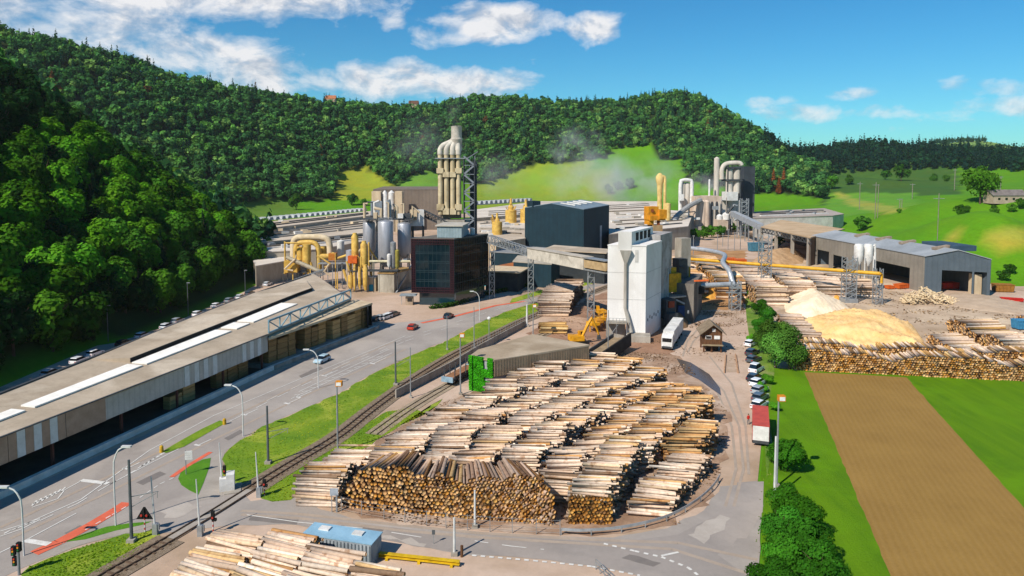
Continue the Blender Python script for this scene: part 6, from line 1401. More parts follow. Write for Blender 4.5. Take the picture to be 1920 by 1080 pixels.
# ---- person in a red jacket beside the trailer
def person():
    p = G(1403, 796); me = bpy.data.meshes.new('person')
    J = {'pel': (0, 0, .95), 'w': (0, 0, 1.1), 'ch': (0, .02, 1.32), 'nk': (0, 0, 1.47), 'hd': (0, -.02, 1.56), 'hd2': (0, -.02, 1.68), 'ls': (.18, 0, 1.4), 'le': (.26, .03, 1.13), 'lw': (.27, -.06, .9), 'lp': (.27, -.08, .82), 'rs': (-.18, 0, 1.4), 're': (-.27, .04, 1.13), 'rw': (-.25, -.1, .93), 'rp': (-.25, -.13, .86), 'lh': (.09, 0, .9), 'lk': (.11, -.05, .5), 'la': (.11, .02, .09), 'lt': (.12, -.16, .05), 'rh': (-.09, 0, .9), 'rk': (-.11, .02, .5), 'ra': (-.12, .12, .09), 'rt': (-.13, -.06, .05)}
    E = 'pel-w w-ch ch-nk nk-hd hd-hd2 ch-ls ls-le le-lw lw-lp ch-rs rs-re re-rw rw-rp pel-lh lh-lk lk-la la-lt pel-rh rh-rk rk-ra ra-rt'.split(); RAD = dict(pel=.15, w=.14, ch=.17, nk=.06, hd=.095, hd2=.085, ls=.075, le=.055, lw=.038, lp=.036, rs=.075, re=.055, rw=.038, rp=.036, lh=.1, lk=.07, la=.05, lt=.04, rh=.1, rk=.07, ra=.05, rt=.04)
    for s, q in (('l', 'lp'), ('r', 'rp')):
        x, y, z = J[q]
        for k_ in range(5):
            J[f'{s}f{k_}'] = (x+(-.02+.013*k_ if k_ < 4 else .035 if s == 'r' else -.035), y-.02-.004*k_, z-(.06, .075, .07, .055, .02)[k_]); RAD[f'{s}f{k_}'] = .009; E.append(f'{q}-{s}f{k_}')
    keys = list(J); me.from_pydata([J[k_] for k_ in keys], [tuple(keys.index(a) for a in e.split('-')) for e in E], [])
    o = bpy.data.objects.new('person', me); COL.objects.link(o); md = o.modifiers.new('skin', 'SKIN'); 
    for i, k_ in enumerate(keys): sv = me.skin_vertices[0].data[i]; sv.radius = (RAD[k_], RAD[k_]*(.75 if k_ in ('pel', 'w', 'ch') else 1)); sv.use_root = k_ == 'pel'
    o.modifiers.new('sub', 'SUBSURF').levels = 1
    dg = bpy.context.evaluated_depsgraph_get(); ev = o.evaluated_get(dg); m2 = bpy.data.meshes.new_from_object(ev); bpy.data.objects.remove(o)
    m2.name = 'person'; m2.materials.clear()
    for x in (M('red_jacket', 'c02a1c', '9b1f14', sc=3), M('grey_trousers', '77787c', '5f6064', sc=3), M('skin', 'c99a7c', 'b98a6c', sc=3), M('shoes', '26221f', '1b1816', sc=3)): m2.materials.append(x)
    for f in m2.polygons:
        c_ = f.center; f.material_index = 2 if (c_.z > 1.5 or (abs(c_.x) > .2 and c_.z < .9)) else 0 if c_.z > .93 else 3 if c_.z < .1 else 1; f.use_smooth = True
    o = bpy.data.objects.new('person', m2); COL.objects.link(o); o.location = (p.x, p.y, .03); o.rotation_euler = (0, 0, R(20)); tag(o, 'person in a red jacket and grey trousers standing beside the red roofed trailer', 'person')
    mb = MB(); mb.lathe((0, .015, 1.62), [(.1, 0), (.112, .06), (.08, .13), (.01, .16)], 10); mb.build('hair', M('hair', '2e2118', '20160f', sc=5), o, False)
person()
# ---- hut
def hut():
    p = G(1336, 661); root = thing('wooden_hut', 'small dark brown wooden hut on posts with a steep gable roof in the yard', 'hut', (p.x, p.y, 0)); root.rotation_euler = (0, 0, R(-6))
    def bx(x, y, z, d, m_, nm, par=root): mb = MB(); mb.box((x, y, z), d); return mb.build(nm, m_, par, False)
    w_ = bx(0, 2.4, 3.05, (4.2, 4.6, 3.3), wood, 'wall'); mb = MB(); mb.add([(-2.1, .1, 4.7), (2.1, .1, 4.7), (0, .1, 6.3)], [(0, 1, 2)]); mb.build('gable', wood, root, False)
    mb = MB()
    for s in (-1, 1): mb.hexa([(s*2.9, -.9, 4.15), (0, -.9, 6.45), (0, 5.3, 6.45), (s*2.9, 5.3, 4.15)][::s], [(s*2.9, -.9, 4.33), (0, -.9, 6.66), (0, 5.3, 6.66), (s*2.9, 5.3, 4.33)][::s])
    mb.build('roof', M('hut_roof', '8a7a66', '6e604f', sc=.8, st=(1, 1, 1)), root, False)
    for x in (-.95, .95): f = bx(x, .05, 3.45, (1.3, .12, .8), whitep, 'window'); bx(x, -.02, 3.45, (1.1, .06, .6), cglass if x < 0 else lampw, 'pane', f)
    f = bx(.2, .0, 5.1, (.7, .1, .7), whitep, 'sign'); bx(0, -.3, 1.75, (4.5, .9, .15), M('hut_ledge', '9a8a6e', '7d6f57', sc=1), 'ledge'); bx(2.13, 2.2, 3.2, (.08, 1.2, 2), M('hut_door', '4b3424', '37261a', sc=2), 'door')
    for x in (-1.9, -.2, 1.9):
        for y in (.3, 4.4): bx(x, y, .7, (.35, .35, 1.4), wood, 'post')
    bx(.2, 2.8, .7, (2.6, 2.4, 1.35), M('hut_base', '4a3b30', '352a22', sc=1), 'base_store')
hut()
# ---- excavator and timber deck machines
def excav(u_, v_, s, rz, label, reach=1):
    p = G(u_, v_); root = thing('excavator', label, 'excavator', (p.x, p.y, 0)); root.rotation_euler = (0, 0, rz); root.scale = (s, s, s)
    def bx(x, y, z, d, m_, nm, par=root): mb = MB(); mb.box((x, y, z), d); return mb.build(nm, m_, par, False)
    for y in (-1.1, 1.1):
        mb = MB(); mb.hexa([(-1.9, y-.3, .1), (1.9, y-.3, .1), (1.9, y+.3, .1), (-1.9, y+.3, .1)], [(-2.2, y-.3, .85), (2.2, y-.3, .85), (2.2, y+.3, .85), (-2.2, y+.3, .85)]); mb.build('track', tyre, root, False)
    h = bx(-.5, 0, 1.6, (3.6, 2.5, 1.2), yel2, 'house'); bx(-1.9, 0, 1.7, (.9, 2.6, 1.3), yel2, 'counterweight'); c_ = bx(.9, .75, 2.3, (1.4, 1, 1.7), yel2, 'cab'); bx(1.2, .75, 2.6, (1.0, 1.04, .9), cglass, 'window', c_)
    if reach:
        mb = MB(); mb.tube([(.9, -.3, 1.8), (2.2, -.3, 4.6), (3.4, -.3, 6.6)], [.35, .42, .3], 4); mb.build('boom', yel2, root, False); mb = MB(); mb.tube([(3.3, -.3, 6.7), (4.9, -.3, 3.4), (5.2, -.3, 2.2)], [.3, .28, .2], 4); mb.build('arm', yel2, root, False)
        mb = MB(); mb.hexa([(4.8, -.8, 1.0), (5.8, -.8, 1.2), (5.8, .2, 1.2), (4.8, .2, 1.0)], [(5.0, -.7, 2.2), (5.5, -.7, 2.2), (5.5, .1, 2.2), (5.0, .1, 2.2)]); mb.build('grab', darksteel, root, False)
excav(1084, 645, .95, R(10), 'yellow excavator with raised boom beside the wedge shaped building')
excav(1126, 592, .85, R(100), 'small yellow loader machine beside the dark ended log stack', 0)
root = thing('log_feeder', 'yellow timber feeding machine with frames beside the white tower base', 'log feeder', gz(1130, 622, 0))
for k_ in range(5):
    p = G(1112+k_*7, 622-k_*5); mb = MB(); mb.box((p.x, p.y, 2.2), (2.4, 3, .7), .4); mb.bar((p.x-.8, p.y, 0), (p.x-.8, p.y, 2), .3); mb.bar((p.x+.8, p.y, 0), (p.x+.8, p.y, 3.4), .25); mb.build('feed_frame', yel2 if k_ % 2 == 0 else M('feeder_orange', 'c98a2c', '9c6a20', sc=1), root)
root = thing('log_trough', 'dark sloping log trough running from the tower base to the log yard', 'conveyor', gz(1130, 668, 0))
a, b_ = G(1113, 672, 1.2), G(1166, 636, 2.4); mb = MB(); mb.bar(a, b_, 4.2, .5); mb.build('deck', M('trough_tan', '9a8468', '7d6a52', sc=.6), root)
n_ = (b_-a).normalized().cross(V3(0, 0, 1)); mb = MB(); mb.bar(a+n_*2.2+V3(0, 0, .3), b_+n_*2.2+V3(0, 0, .3), .3, 3); mb.build('side_wall', M('trough_dark', '3e3833', '2d2825', sc=.5), root); mb = MB(); mb.bar(a-n_*2.2, b_-n_*2.2, .3, 2); mb.build('rear_wall', darksteel, root)
for k_ in range(6): q = a.lerp(b_, k_/5)-V3(0, 0, .6); mb = MB(); mb.box((q.x, q.y, q.z/2), (.5, .5, q.z), .5); mb.build('post', darksteel, root)
# ---- log wagons on the siding
def wagon(i0, label, load):
    p = sid[i0]; d = (sid[i0+1]-sid[i0]).normalized(); rz = math.atan2(d.y, d.x); root = thing('log_wagon', label, 'rail wagon', (p.x, p.y, 0)); root.rotation_euler = (0, 0, rz)
    def bx(x, y, z, dd, m_, nm, par=root): mb = MB(); mb.box((x, y, z), dd); return mb.build(nm, m_, par, False)
    bx(6, 0, 1.15, (12.5, 2.4, .35), M('wagon_black', '2a2a2c', '1d1d1f', sc=1), 'frame'); bx(-.3, 0, 1.3, (.3, 2.5, 1.0), M('wagon_blue', '8fa8b8', '6d8796', sc=1), 'end_panel')
    for x in (1.2, 3, 9.2, 11):
        for y in (-.6, .6): o = link('wheel', WH, root, False); o.location = (x, y, .55); o.scale = (1.3, 1, 1.3)
    for k_ in range(6):
        for y in (-1.15, 1.15): bx(.6+k_*2.2, y, 2.2, (.15, .15, 2.0), darksteel, 'stanchion')
    if load: bx(6, 0, 1.5, (11, 1.9, .3), M('wagon_deck', '9a6f4e', '7a5439', sc=1), 'deck_boards')
    else: bx(6, 0, 1.9, (11, 2.1, 1.2), M('wagon_dark', '33323a', '25242a', sc=1), 'hopper')
def nearest(P, q): return min(range(len(P)-1), key=lambda i: (P[i]-q).length)
wagon(nearest(sid, G(838, 722)), 'flat log wagon with upright stanchions on the siding beside the green wall', True); wagon(nearest(sid, G(868, 706))+2, 'dark wagon on the siding beside the green wall, behind the flat wagon', False)
# ---- ivy on the end of the wedge building
r_ = np.random.default_rng(5); n = 12000; A, B = np.array((-7.9, 131.7)), np.array((-3.4, 129.2)); s = r_.random(n); zz = r_.random(n)*6.6
keep = ~((s > .60) & (s < .78) & (zz > 4.4)) & ~((s > .62) & (s < .9) & (zz > 2.2) & (zz < 3.0)) & ~((s > .30) & (s < .35) & (zz > 4.8) & (zz < 5.6)); s, zz = s[keep], zz[keep]; n = len(s)
dv = (B-A)/np.linalg.norm(B-A); nv = np.array((dv[1], -dv[0])); xy = A+(B-A)*s[:, None]+nv*r_.uniform(.05, .5, (n, 1)); C3 = np.concatenate([xy, zz[:, None]], 1)
qd = leafquads(C3, np.concatenate([np.tile(nv, (n, 1)), np.full((n, 1), .5)], 1)+r_.normal(size=(n, 3))*.5, r_.uniform(.14, .3, n))
iv = link('ivy', crownmesh('ivy', qd, r_.uniform(.6, 1.4, n)*np.where(np.sin(s*9+zz*2)>0, 1.1, .85), hx('3f9a1c'), leafs)); tag(iv, 'bright green ivy covering the narrow end of the wedge shaped building', 'ivy')
# ---- office hedge
r_ = np.random.default_rng(6); hp = gp([(808, 579), (838, 576), (862, 570), (878, 565), (905, 555), (945, 547), (990, 537)]); hp = smooth(hp, .5)
def hedge(hp, w, h, n, label, colr='35551f'):
    idx = r_.integers(0, len(hp)-1, n); base = np.array([hp[i] for i in idx]); C3 = base+np.stack([r_.uniform(-w, w, n), r_.uniform(-w, w, n), r_.random(n)*h], 1)
    qd = leafquads(C3, r_.normal(size=(n, 3))+np.array((0, 0, .6)), r_.uniform(.3, .6, n)); o = link('hedge', crownmesh('hedge', qd, r_.uniform(.6, 1.4, n), hx(colr), leafs)); tag(o, label, 'hedge'); return o
hedge(hp, .7, 1.3, 4200, 'long clipped green hedge curving round the front of the glass office')
# ---- heaps
def heap(name, label, cx, cy, pts_, H, mat_, n=46, rough=.25, pw=.8, cat='heap'):
    """pts_: outline on the ground; height grows inwards"""
    P_ = np.array([(p.x, p.y) for p in pts_]); lo, hi = P_.min(0), P_.max(0); gx_, gy_ = np.meshgrid(np.linspace(lo[0], hi[0], n), np.linspace(lo[1], hi[1], n))
    ins = inpoly(gx_, gy_, [tuple(p) for p in P_]); d = np.full(gx_.shape, 1e9)
    for i in range(len(P_)):
        a, b_ = P_[i], P_[(i+1) % len(P_)]; ab = b_-a; tt = np.clip(((gx_-a[0])*ab[0]+(gy_-a[1])*ab[1])/(ab@ab), 0, 1); d = np.minimum(d, np.hypot(gx_-a[0]-tt*ab[0], gy_-a[1]-tt*ab[1]))
    z = np.where(ins, H*np.power(np.clip(d/d[ins].max(), 0, 1), pw), -.3); z += np.where(ins, (np.sin(gx_*.33+gy_*.21+cx)+np.sin(gx_*.19-gy_*.41)+.5*np.sin(gx_*.71+gy_*.5+np.sin(gy_*.3)*2))*rough*.42*np.clip(d/2, 0, 1)+rng.normal(0, rough*.22, z.shape)*np.clip(d/1.5, 0, 1), 0)
    V_ = np.stack([gx_, gy_, z], 2).reshape(-1, 3); i_ = np.arange(n-1)[:, None]*n+np.arange(n-1)[None]; F_ = np.stack([i_, i_+1, i_+n+1, i_+n], 2).reshape(-1, 4)
    kp = ins.reshape(-1)[F_].any(1); o = link(name, npmesh(name, V_, F_[kp], mat_, None, True)); tag(o, label, cat); return o
saw = M('sawdust', 'eec88d', 'dfb070', sc=.25, bump=.5, bsc=5, fine=.15); sawp = M('pale_sawdust', 'f0dcc0', 'e2c8a4', sc=.25, bump=.5, bsc=5); sawo = M('fresh_chips', 'd9a048', 'b07c30', sc=.5, bump=.9, bsc=3, fine=.3)
heap('sawdust_heap', 'broad flat topped heap of yellow sawdust behind the long log stack', 0, 0, gp([(1498, 612), (1515, 598), (1560, 590), (1640, 588), (1675, 596), (1712, 612), (1732, 640), (1735, 660), (1690, 655), (1620, 650), (1560, 640), (1510, 632)]), 3.3, saw, 70, .8, .5)
heap('sawdust_heap', 'pale cone of fresh sawdust in front of the orange chip ridge', 0, 0, gp([(1472, 585), (1468, 562), (1500, 548), (1540, 552), (1585, 572), (1602, 585), (1580, 594), (1520, 598)]), 4.6, sawp, 60, .45, .9)
heap('chip_heap', 'orange ridge of fresh wood chips behind the pale sawdust cone', 0, 0, gp([(1462, 556), (1475, 540), (1510, 533), (1555, 536), (1580, 552), (1578, 564), (1540, 556), (1500, 560), (1470, 566)]), 3.4, sawo, 50, .8, .6)
heap('gravel_heap', 'low pale heap of bark gravel in front of the grey hall gable', 0, 0, gp([(1740, 560), (1790, 548), (1850, 552), (1900, 560), (1960, 585), (1900, 590), (1800, 578)]), 1.2, M('pale_gravel', 'bda78f', 'a8917a', sc=.3, bump=.4), 46, .2, .7)
heap('earth_heap', 'dark brown heap of earth beside the blue bin at the end of the yard', 0, 0, gp([(1890, 645), (1905, 628), (1960, 622), (1990, 650), (1930, 655)]), 2.2, M('earth', '6b5140', '513c2f', sc=.5, bump=.6), 30, .4, .8)
heap('bark_heap', 'brown bark heap against the grimy bunker beside the truck', 0, 0, gp([(1250, 612), (1258, 596), (1275, 592), (1292, 602), (1290, 614), (1268, 620)]), 3.0, M('bark_brown', '8d6f50', '6f553c', sc=.5, bump=.6), 30, .3, .9)
heap('chip_heap', 'orange chip heap in the yard under the grey pipe', 0, 0, gp([(1312, 556), (1318, 544), (1345, 540), (1362, 548), (1358, 558), (1330, 562)]), 2.4, sawo, 30, .6, .8)
heap('chip_heap', 'tan chip heap under the beige open store', 0, 0, gp([(1400, 500), (1420, 482), (1470, 474), (1510, 480), (1505, 494), (1450, 502)]), 5, M('tan_chips', 'c4a17a', 'a5815c', sc=.4, bump=.6), 40, .5, .8)
# offcut heap: slabs thrown together
mb = MB(); P0 = gp([(1690, 560), (1800, 572)])
for k_ in range(420):
    s = random.random(); w = random.gauss(0, 1); p = G(1690+s*105, 572-random.random()*18*(1-abs(s-.45))); h = max(.1, 3.2*(1-abs(s-.4)*1.5)*random.random()); a = random.uniform(0, 3.14); L = random.uniform(.8, 2.4)
    e = V3(math.cos(a)*L/2, math.sin(a)*L/2, random.uniform(-.5, .5)); q = V3(p.x, p.y, h); mb.bar(q-e, q+e, random.uniform(.2, .5), random.uniform(.1, .3))
tag(mb.build('offcut_heap', M('offcuts', 'dcc7a4', 'bda27c', sc=.8)), 'heap of pale wood offcuts thrown together in front of the grey hall', 'heap')
# ---- yellow pipe bridge
def ptz(u_, v_, z): return G(u_, v_, z)
root = thing('pipe_bridge', 'long straight yellow pipe carried on steel lattice towers across the right hand yard', 'pipe', tuple(G(1445, 545)))
a, b_ = ptz(1284, 485, 9.6), ptz(1650, 513, 9.6); mb = MB(); mb.tube([a, b_], .55, 12); mb.tube([b_, b_+V3(.8, .5, -.3), b_+V3(.8, .5, -3)], .4, 8); mb.build('pipe', M('pipe_yellow', 'd9a52c', 'b98a20', sc=.5, r=.5), root); mb = MB(); mb.bar(a+V3(0, 0, -.75), b_+V3(0, 0, -.75), .25, .25); mb.build('carrier_beam', steel, root)
for u_, ht in ((1446, 19.5), (1598, 14)):
    s = (u_-1284)/(1650-1284); p = a.lerp(b_, s+.004); mb = MB(); mb.box((p.x, p.y, .6), (4, 4, 1.2)); lattice(mb, V3(p.x, p.y, 1.2), V3(p.x, p.y, ht), 3.2, 3.2, 8, .17); mb.build('lattice_tower', steel, root)
p = a.lerp(b_, .985); mb = MB(); lattice(mb, V3(p.x+1, p.y+1, 0), V3(p.x+1, p.y+1, 11), 2, 2, 6, .14); mb.build('lattice_tower', steel, root)
# twin white filters beside the hall
root = thing('filter_silo', 'pair of white filter drums on a yellow frame in front of the grey hall', 'filter', tuple(G(1625, 545)))
y = 236
for u_ in (1614, 1632):
    mb = MB(); mb.lathe((sx_(u_, y), y, 0), [(.3, sz_(500, y)), (1.45, sz_(488, y)), (1.5, sz_(462, y)), (1.2, sz_(458, y)), (.1, sz_(457, y))], 16); mb.build('drum', whitep, root)
for u_ in (1608, 1622, 1638):
    for dy in (-1.4, 1.4): mb = MB(); mb.bar((sx_(u_, y), y+dy, 0), (sx_(u_, y), y+dy, sz_(480, y)), .25); mb.build('leg', steel if dy > 0 else whitep, root)
mb = MB(); mb.tube([(sx_(1642, y), y, sz_(462, y)), (sx_(1644, y), y, sz_(458, y)), (sx_(1646, y), y, 0)], .4, 8); mb.build('down_pipe', whitep, root); mb = MB(); mb.box((sx_(1626, y), y, 2.6), (6, 3, .5)); mb.box((sx_(1618, y), y-.5, 1.2), (3, 2, 1.6)); mb.build('machine_base', yel2, root)
# grey pipe loop and its trestle
root = thing('pipe_loop', 'thick grey pipe bending over the yard and down to a steel trestle', 'pipe', tuple(G(1382, 586)))
pg = M('pipe_grey', 'b9bcc0', '999da1', sc=.6, r=.4, metal=.3); mb = MB(); path = [ptz(1268, 463, 13), ptz(1300, 466, 13), ptz(1330, 470, 13), ptz(1358, 478, 13), V3(64.5, 216, 12.6), V3(64.8, 211, 11), V3(65.1, 209, 8.6), V3(65.3, 208, 7.2)]; mb.tube(smooth(path, 1), .75, 12); mb.build('pipe', pg, root)
mb = MB(); mb.tube([V3(65.3, 207.5, 7.4), ptz(1303, 536, 7.4)], .75, 12); mb.build('pipe', pg, root); mb = MB(); lattice(mb, V3(65.4, 206.5, 0), V3(65.4, 206.5, 8.6), 2.6, 2.6, 5, .2); mb.box((65.6, 206, 5.2), (6, .6, .3)); mb.box((65.4, 206.5, 6.6), (3.4, 3, .3)); mb.build('trestle', steel, root)
mb = MB(); p = ptz(1312, 560, 0); lattice(mb, V3(p.x, p.y+30, 0), V3(p.x, p.y+30, 12.4), 1.4, 1.4, 6, .16); mb.build('support_post', steel, root)
# ---- blue roofed shed and yellow beam beside the side road
p = G(582, 1032); p2 = G(690, 1040); u = (p2-p).normalized(); nn = V3(-u.y, u.x, 0)
A, B = G(568, 1002, 2.4), G(695, 1021, 2.4); A.z = B.z = 0; u = (B-A).normalized(); nn = V3(-u.y, u.x, 0); L = (B-A).length
cy_ = block('site_shed', 'long low shed with a pale blue roof and grey slatted side at the side road', 'shed', [A, A+u*L, A+u*L+nn*2.6, A+nn*2.6], 0, 2.35, M('slat_grey', 'a9b0b5', '7f878d', sc=.5, corr=('x', .5)), M('shed_blue', '8fb4c9', '7a9fb4', sc=.5, r=.5), .15, rt=.1)
mb = MB()
for k_ in np.arange(.3, L, .42): mb.bar(A+u*k_-nn*.03+V3(0, 0, .2), A+u*k_-nn*.03+V3(0, 0, 2.2), .1, .08)
mb.build('wall_slats', M('slat_dark', '6f787e', '596167', sc=1), cy_)
for s in (.22, .72): q = A+u*L*s+nn*1.6; mb = MB(); mb.box((q.x, q.y, 2.53), (1.2, .8, .16), math.atan2(u.y, u.x)); mb.build('roof_hatch', whitep, cy_)
mb = MB(); a, b_ = G(711, 1036, .6), G(862, 1052, .6); a.z = b_.z = .42; mb.bar(a+V3(0, 0, .16), b_+V3(0, 0, .16), .5, .07); mb.bar(a, b_, .1, .26); mb.bar(a-V3(0, 0, .16), b_-V3(0, 0, .16), .5, .07); [mb.bar(a.lerp(b_, s_)-V3(.15, 0, .31), a.lerp(b_, s_)+V3(.15, 0, -.31), .9, .22) for s_ in (.1, .5, .9)]; tag(mb.build('steel_beam', M('beam_yellow', 'd6b01e', 'b08f18', sc=1, r=.5)), 'long bright yellow steel beam lying on the ground beside the blue roofed shed', 'beam')
# ---- guard rail and fence round the log yard
gr_ = smooth(gp([(1052, 1003), (1090, 1005), (1150, 1001), (1210, 990), (1262, 973), (1305, 948), (1335, 922), (1350, 900)]), 1.0)
root = thing('guard_rail', 'curved galvanised guard rail round the bend of the side road', 'guard rail', tuple(gr_[0])); mb = MB()
for a, b_ in zip(gr_[:-1], gr_[1:]): mb.bar(a+V3(0, 0, .68), b_+V3(0, 0, .68), .07, .32)
mb.build('rail', M('galvanised', 'b5b9bc', '95999c', sc=1, r=.4, metal=.4), root)
for i in range(0, len(gr_), 3): mb = MB(); mb.box((gr_[i].x, gr_[i].y, .35), (.12, .14, .7)); mb.build('post', steel, root)
root = thing('wire_fence', 'thin wire mesh fence with grey posts in front of the yellow ended log stack', 'fence', tuple(G(600, 950))); fl = smooth(gp([(575, 915), (588, 930), (640, 958), (720, 974), (800, 986), (900, 996), (1050, 1004)]), 1.2); mb = MB()
for z in (.3, .8, 1.3, 1.75):
    for a, b_ in zip(fl[:-1], fl[1:]): mb.bar(a+V3(0, 0, z), b_+V3(0, 0, z), .025)
mb.build('wire', steel, root)
for i in range(0, len(fl), 2): mb = MB(); mb.bar(fl[i], fl[i]+V3(0, 0, 1.85), .07); mb.build('post', steel, root)
root = thing('rail_fence', 'thin grey fence standing along the railway beside the dirt yard', 'fence', tuple(G(920, 640))); fl = smooth(gp([(885, 662), (930, 634), (985, 606), (1040, 582), (1075, 566)]), 1.5); mb = MB()
for z in (.6, 1.2, 1.8):
    for a, b_ in zip(fl[:-1], fl[1:]): mb.bar(a+V3(0, 0, z), b_+V3(0, 0, z), .03)
mb.build('wire', steel, root)
for i in range(0, len(fl), 1): mb = MB(); mb.bar(fl[i], fl[i]+V3(0, 0, 2), .08); mb.build('post', steel, root)
root = thing('hand_rail', 'short galvanised railing at the edge of the concrete apron by the side road', 'railing', tuple(G(1120, 1070))); a, b_ = G(1117, 1068), G(1150, 1100); mb = MB()
for k_ in range(5): q = a.lerp(b_, k_/4); mb.bar(q, q+V3(0, 0, 1.15), .07)
for z in (.4, .78, 1.15): mb.bar(a+V3(0, 0, z), b_+V3(0, 0, z), .06)
mb.build('bars', steel, root)
# ---- lamps and poles
gpole = M('pole_grey', '8d9092', '74777a', sc=1, r=.5); wpole = M('pole_white', 'd0d0ce', 'b5b5b3', sc=1, r=.5); dpole = M('pole_dark', '5f6467', '4b5053', sc=1, r=.5); olamp = M('lamp_orange', 'd98a1e', 'b57016', sc=2)
def hgt(u_, vb, vt): d = G(u_, vb).y; return (vb-vt)*d/FPX
def street(u_, vb, ut, vt, label):
    p = G(u_, vb); H = hgt(u_, vb, vt); ox = (ut-u_)*p.y/FPX; root = thing('street_lamp', label, 'street lamp', (p.x, p.y, 0), 'curved street lamps along the main road')
    mb = MB(); mb.tube(smooth([V3(p.x, p.y, 0), V3(p.x, p.y, H*.7), V3(p.x+ox*.12, p.y, H*.85), V3(p.x+ox*.45, p.y, H*.96), V3(p.x+ox, p.y, H)], .8), [.11]*30 if 0 else .09, 7); mb.build('pole', wpole, root)
    mb = MB(); mb.box((p.x+ox*1.1, p.y, H+.02), (1.1, .4, .2)); h = mb.build('lamp_head', wpole, root); mb = MB(); mb.box((p.x+ox*1.1, p.y, H-.1), (.8, .3, .06)); mb.build('lens', lampw, h)
street(45, 1042, 14, 905, 'curved street lamp at the traffic signal by the red cycle lane'); street(217, 986, 241, 829, 'curved street lamp on the lawn strip beside the red cycle lane'); street(456, 818, 432, 718, 'curved street lamp at the tip of the wide grass verge'); street(597, 728, 577, 653, 'curved street lamp beside the pale blue car'); street(899, 602, 886, 545, 'curved street lamp in front of the glass office hedge')
def pole(name, u_, vb, vt, label, cat, m_, r_=.1, group=None, arm=None):
    p = G(u_, vb); H = hgt(u_, vb, vt); root = thing(name, label, cat, (p.x, p.y, 0), group); mb = MB(); mb.tube([(p.x, p.y, 0), (p.x, p.y, H)], [r_*1.15, r_*.8], 8); mb.build('shaft', m_, root)
    mb = MB(); mb.box((p.x, p.y, .2), (r_*5, r_*5, .4)); mb.build('foot', conc, root)
    return root, p, H
for u_, vb, vt, lb in ((247, 1016, 853, 'tall grey catenary mast on the grass bank beside the level crossing'), (503, 869, 756, 'tall grey catenary mast on the grass verge with a bracket arm'), (742, 722, 638, 'grey catenary mast on the grass verge, joined by an arm to the silver mast')):
    root, p, H = pole('catenary_mast', u_, vb, vt, lb, 'mast', dpole, .17, 'railway catenary masts')
    mb = MB(); d = V3(2.6, 1.2, 0); mb.bar((p.x, p.y, H*.55), p+d+V3(0, 0, H*.56), .07); mb.bar((p.x, p.y, H*.42), p+d*.9+V3(0, 0, H*.54), .06); mb.bar(p+d*.95+V3(0, 0, H*.56), p+d*.95+V3(0, 0, H*.48), .06); mb.build('bracket_arm', steel, root)
for u_, vb, vt, lb in ((770, 746, 648, 'silver mast on the far edge of the railway opposite the grass verge'), (838.5, 656, 590, 'slim grey pole on the verge behind the dark car'), (889, 664, 573, 'slim silver pole beside the railway and the retaining wall'), (1140, 671, 579, 'slim pale pole standing in front of the white tower')):
    pole('light_pole', u_, vb, vt, lb, 'pole', gpole, .1)
for u_, vb, vt, lb in ((633.5, 849, 712, 'floodlight mast with an orange lamp on the grassy railway bank nearest the log yard'), (863.5, 740, 624, 'floodlight mast with an orange lamp in front of the green ivy wall'), (999.5, 636, 571, 'floodlight mast with an orange lamp in the dirt yard by the railway fence'), (1456, 912, 737, 'tall floodlight mast with an orange lamp on the verge beside the red roofed trailer')):
    root, p, H = pole('floodlight_mast', u_, vb, vt, lb, 'floodlight', gpole, .13, 'orange floodlight masts'); mb = MB(); mb.box((p.x+.35, p.y, H-.1), (.9, .7, .75)); h = mb.build('lamp_housing', olamp, root); mb = MB(); mb.box((p.x+.35, p.y-.37, H-.1), (.7, .05, .5)); mb.build('lens', lampw, h)
root, p, H = pole('globe_lamp', 917, 646, 597, 'white headed lamp post between the railway and its fence', 'lamp', gpole, .09); mb = MB(); mb.lathe((p.x, p.y, H), [(.05, -.3), (.4, 0), (.45, .3), (.1, .6)], 10); mb.build('lamp_head', lampw, root)
root, p, H = pole('marker_post', 988, 612, 570, 'thick pale signal post beside the railway in front of the fence', 'post', wpole, .25)
for u_, vb, vt, lb in ((291, 1002, 887, 'raised white crossing barrier beside the black triangle sign'), (375, 1005, 892, 'raised white crossing barrier between the railway and the near log stack'), (417, 920, 825, 'raised white crossing barrier beside the white relay cabinet'), (485, 932, 843, 'raised white crossing barrier at the grassy bank past the crossing')):
    p = G(u_, vb); H = hgt(u_, vb, vt); root = thing('crossing_barrier', lb, 'barrier', (p.x, p.y, 0), 'raised barriers of the level crossing'); mb = MB(); mb.tube([(p.x, p.y, .5), (p.x-.25, p.y, H)], [.12, .06], 6); mb.build('barrier_arm', wpole, root); mb = MB(); mb.box((p.x+.05, p.y, .65), (.55, .5, 1.3)); mb.box((p.x+.3, p.y, .9), (.4, .3, .7)); mb.build('drive_housing', steel, root)
rw = M('signal_red', 'b8392c', '962c22', sc=2); blk = M('signal_black', '17181a', '101112', sc=2)
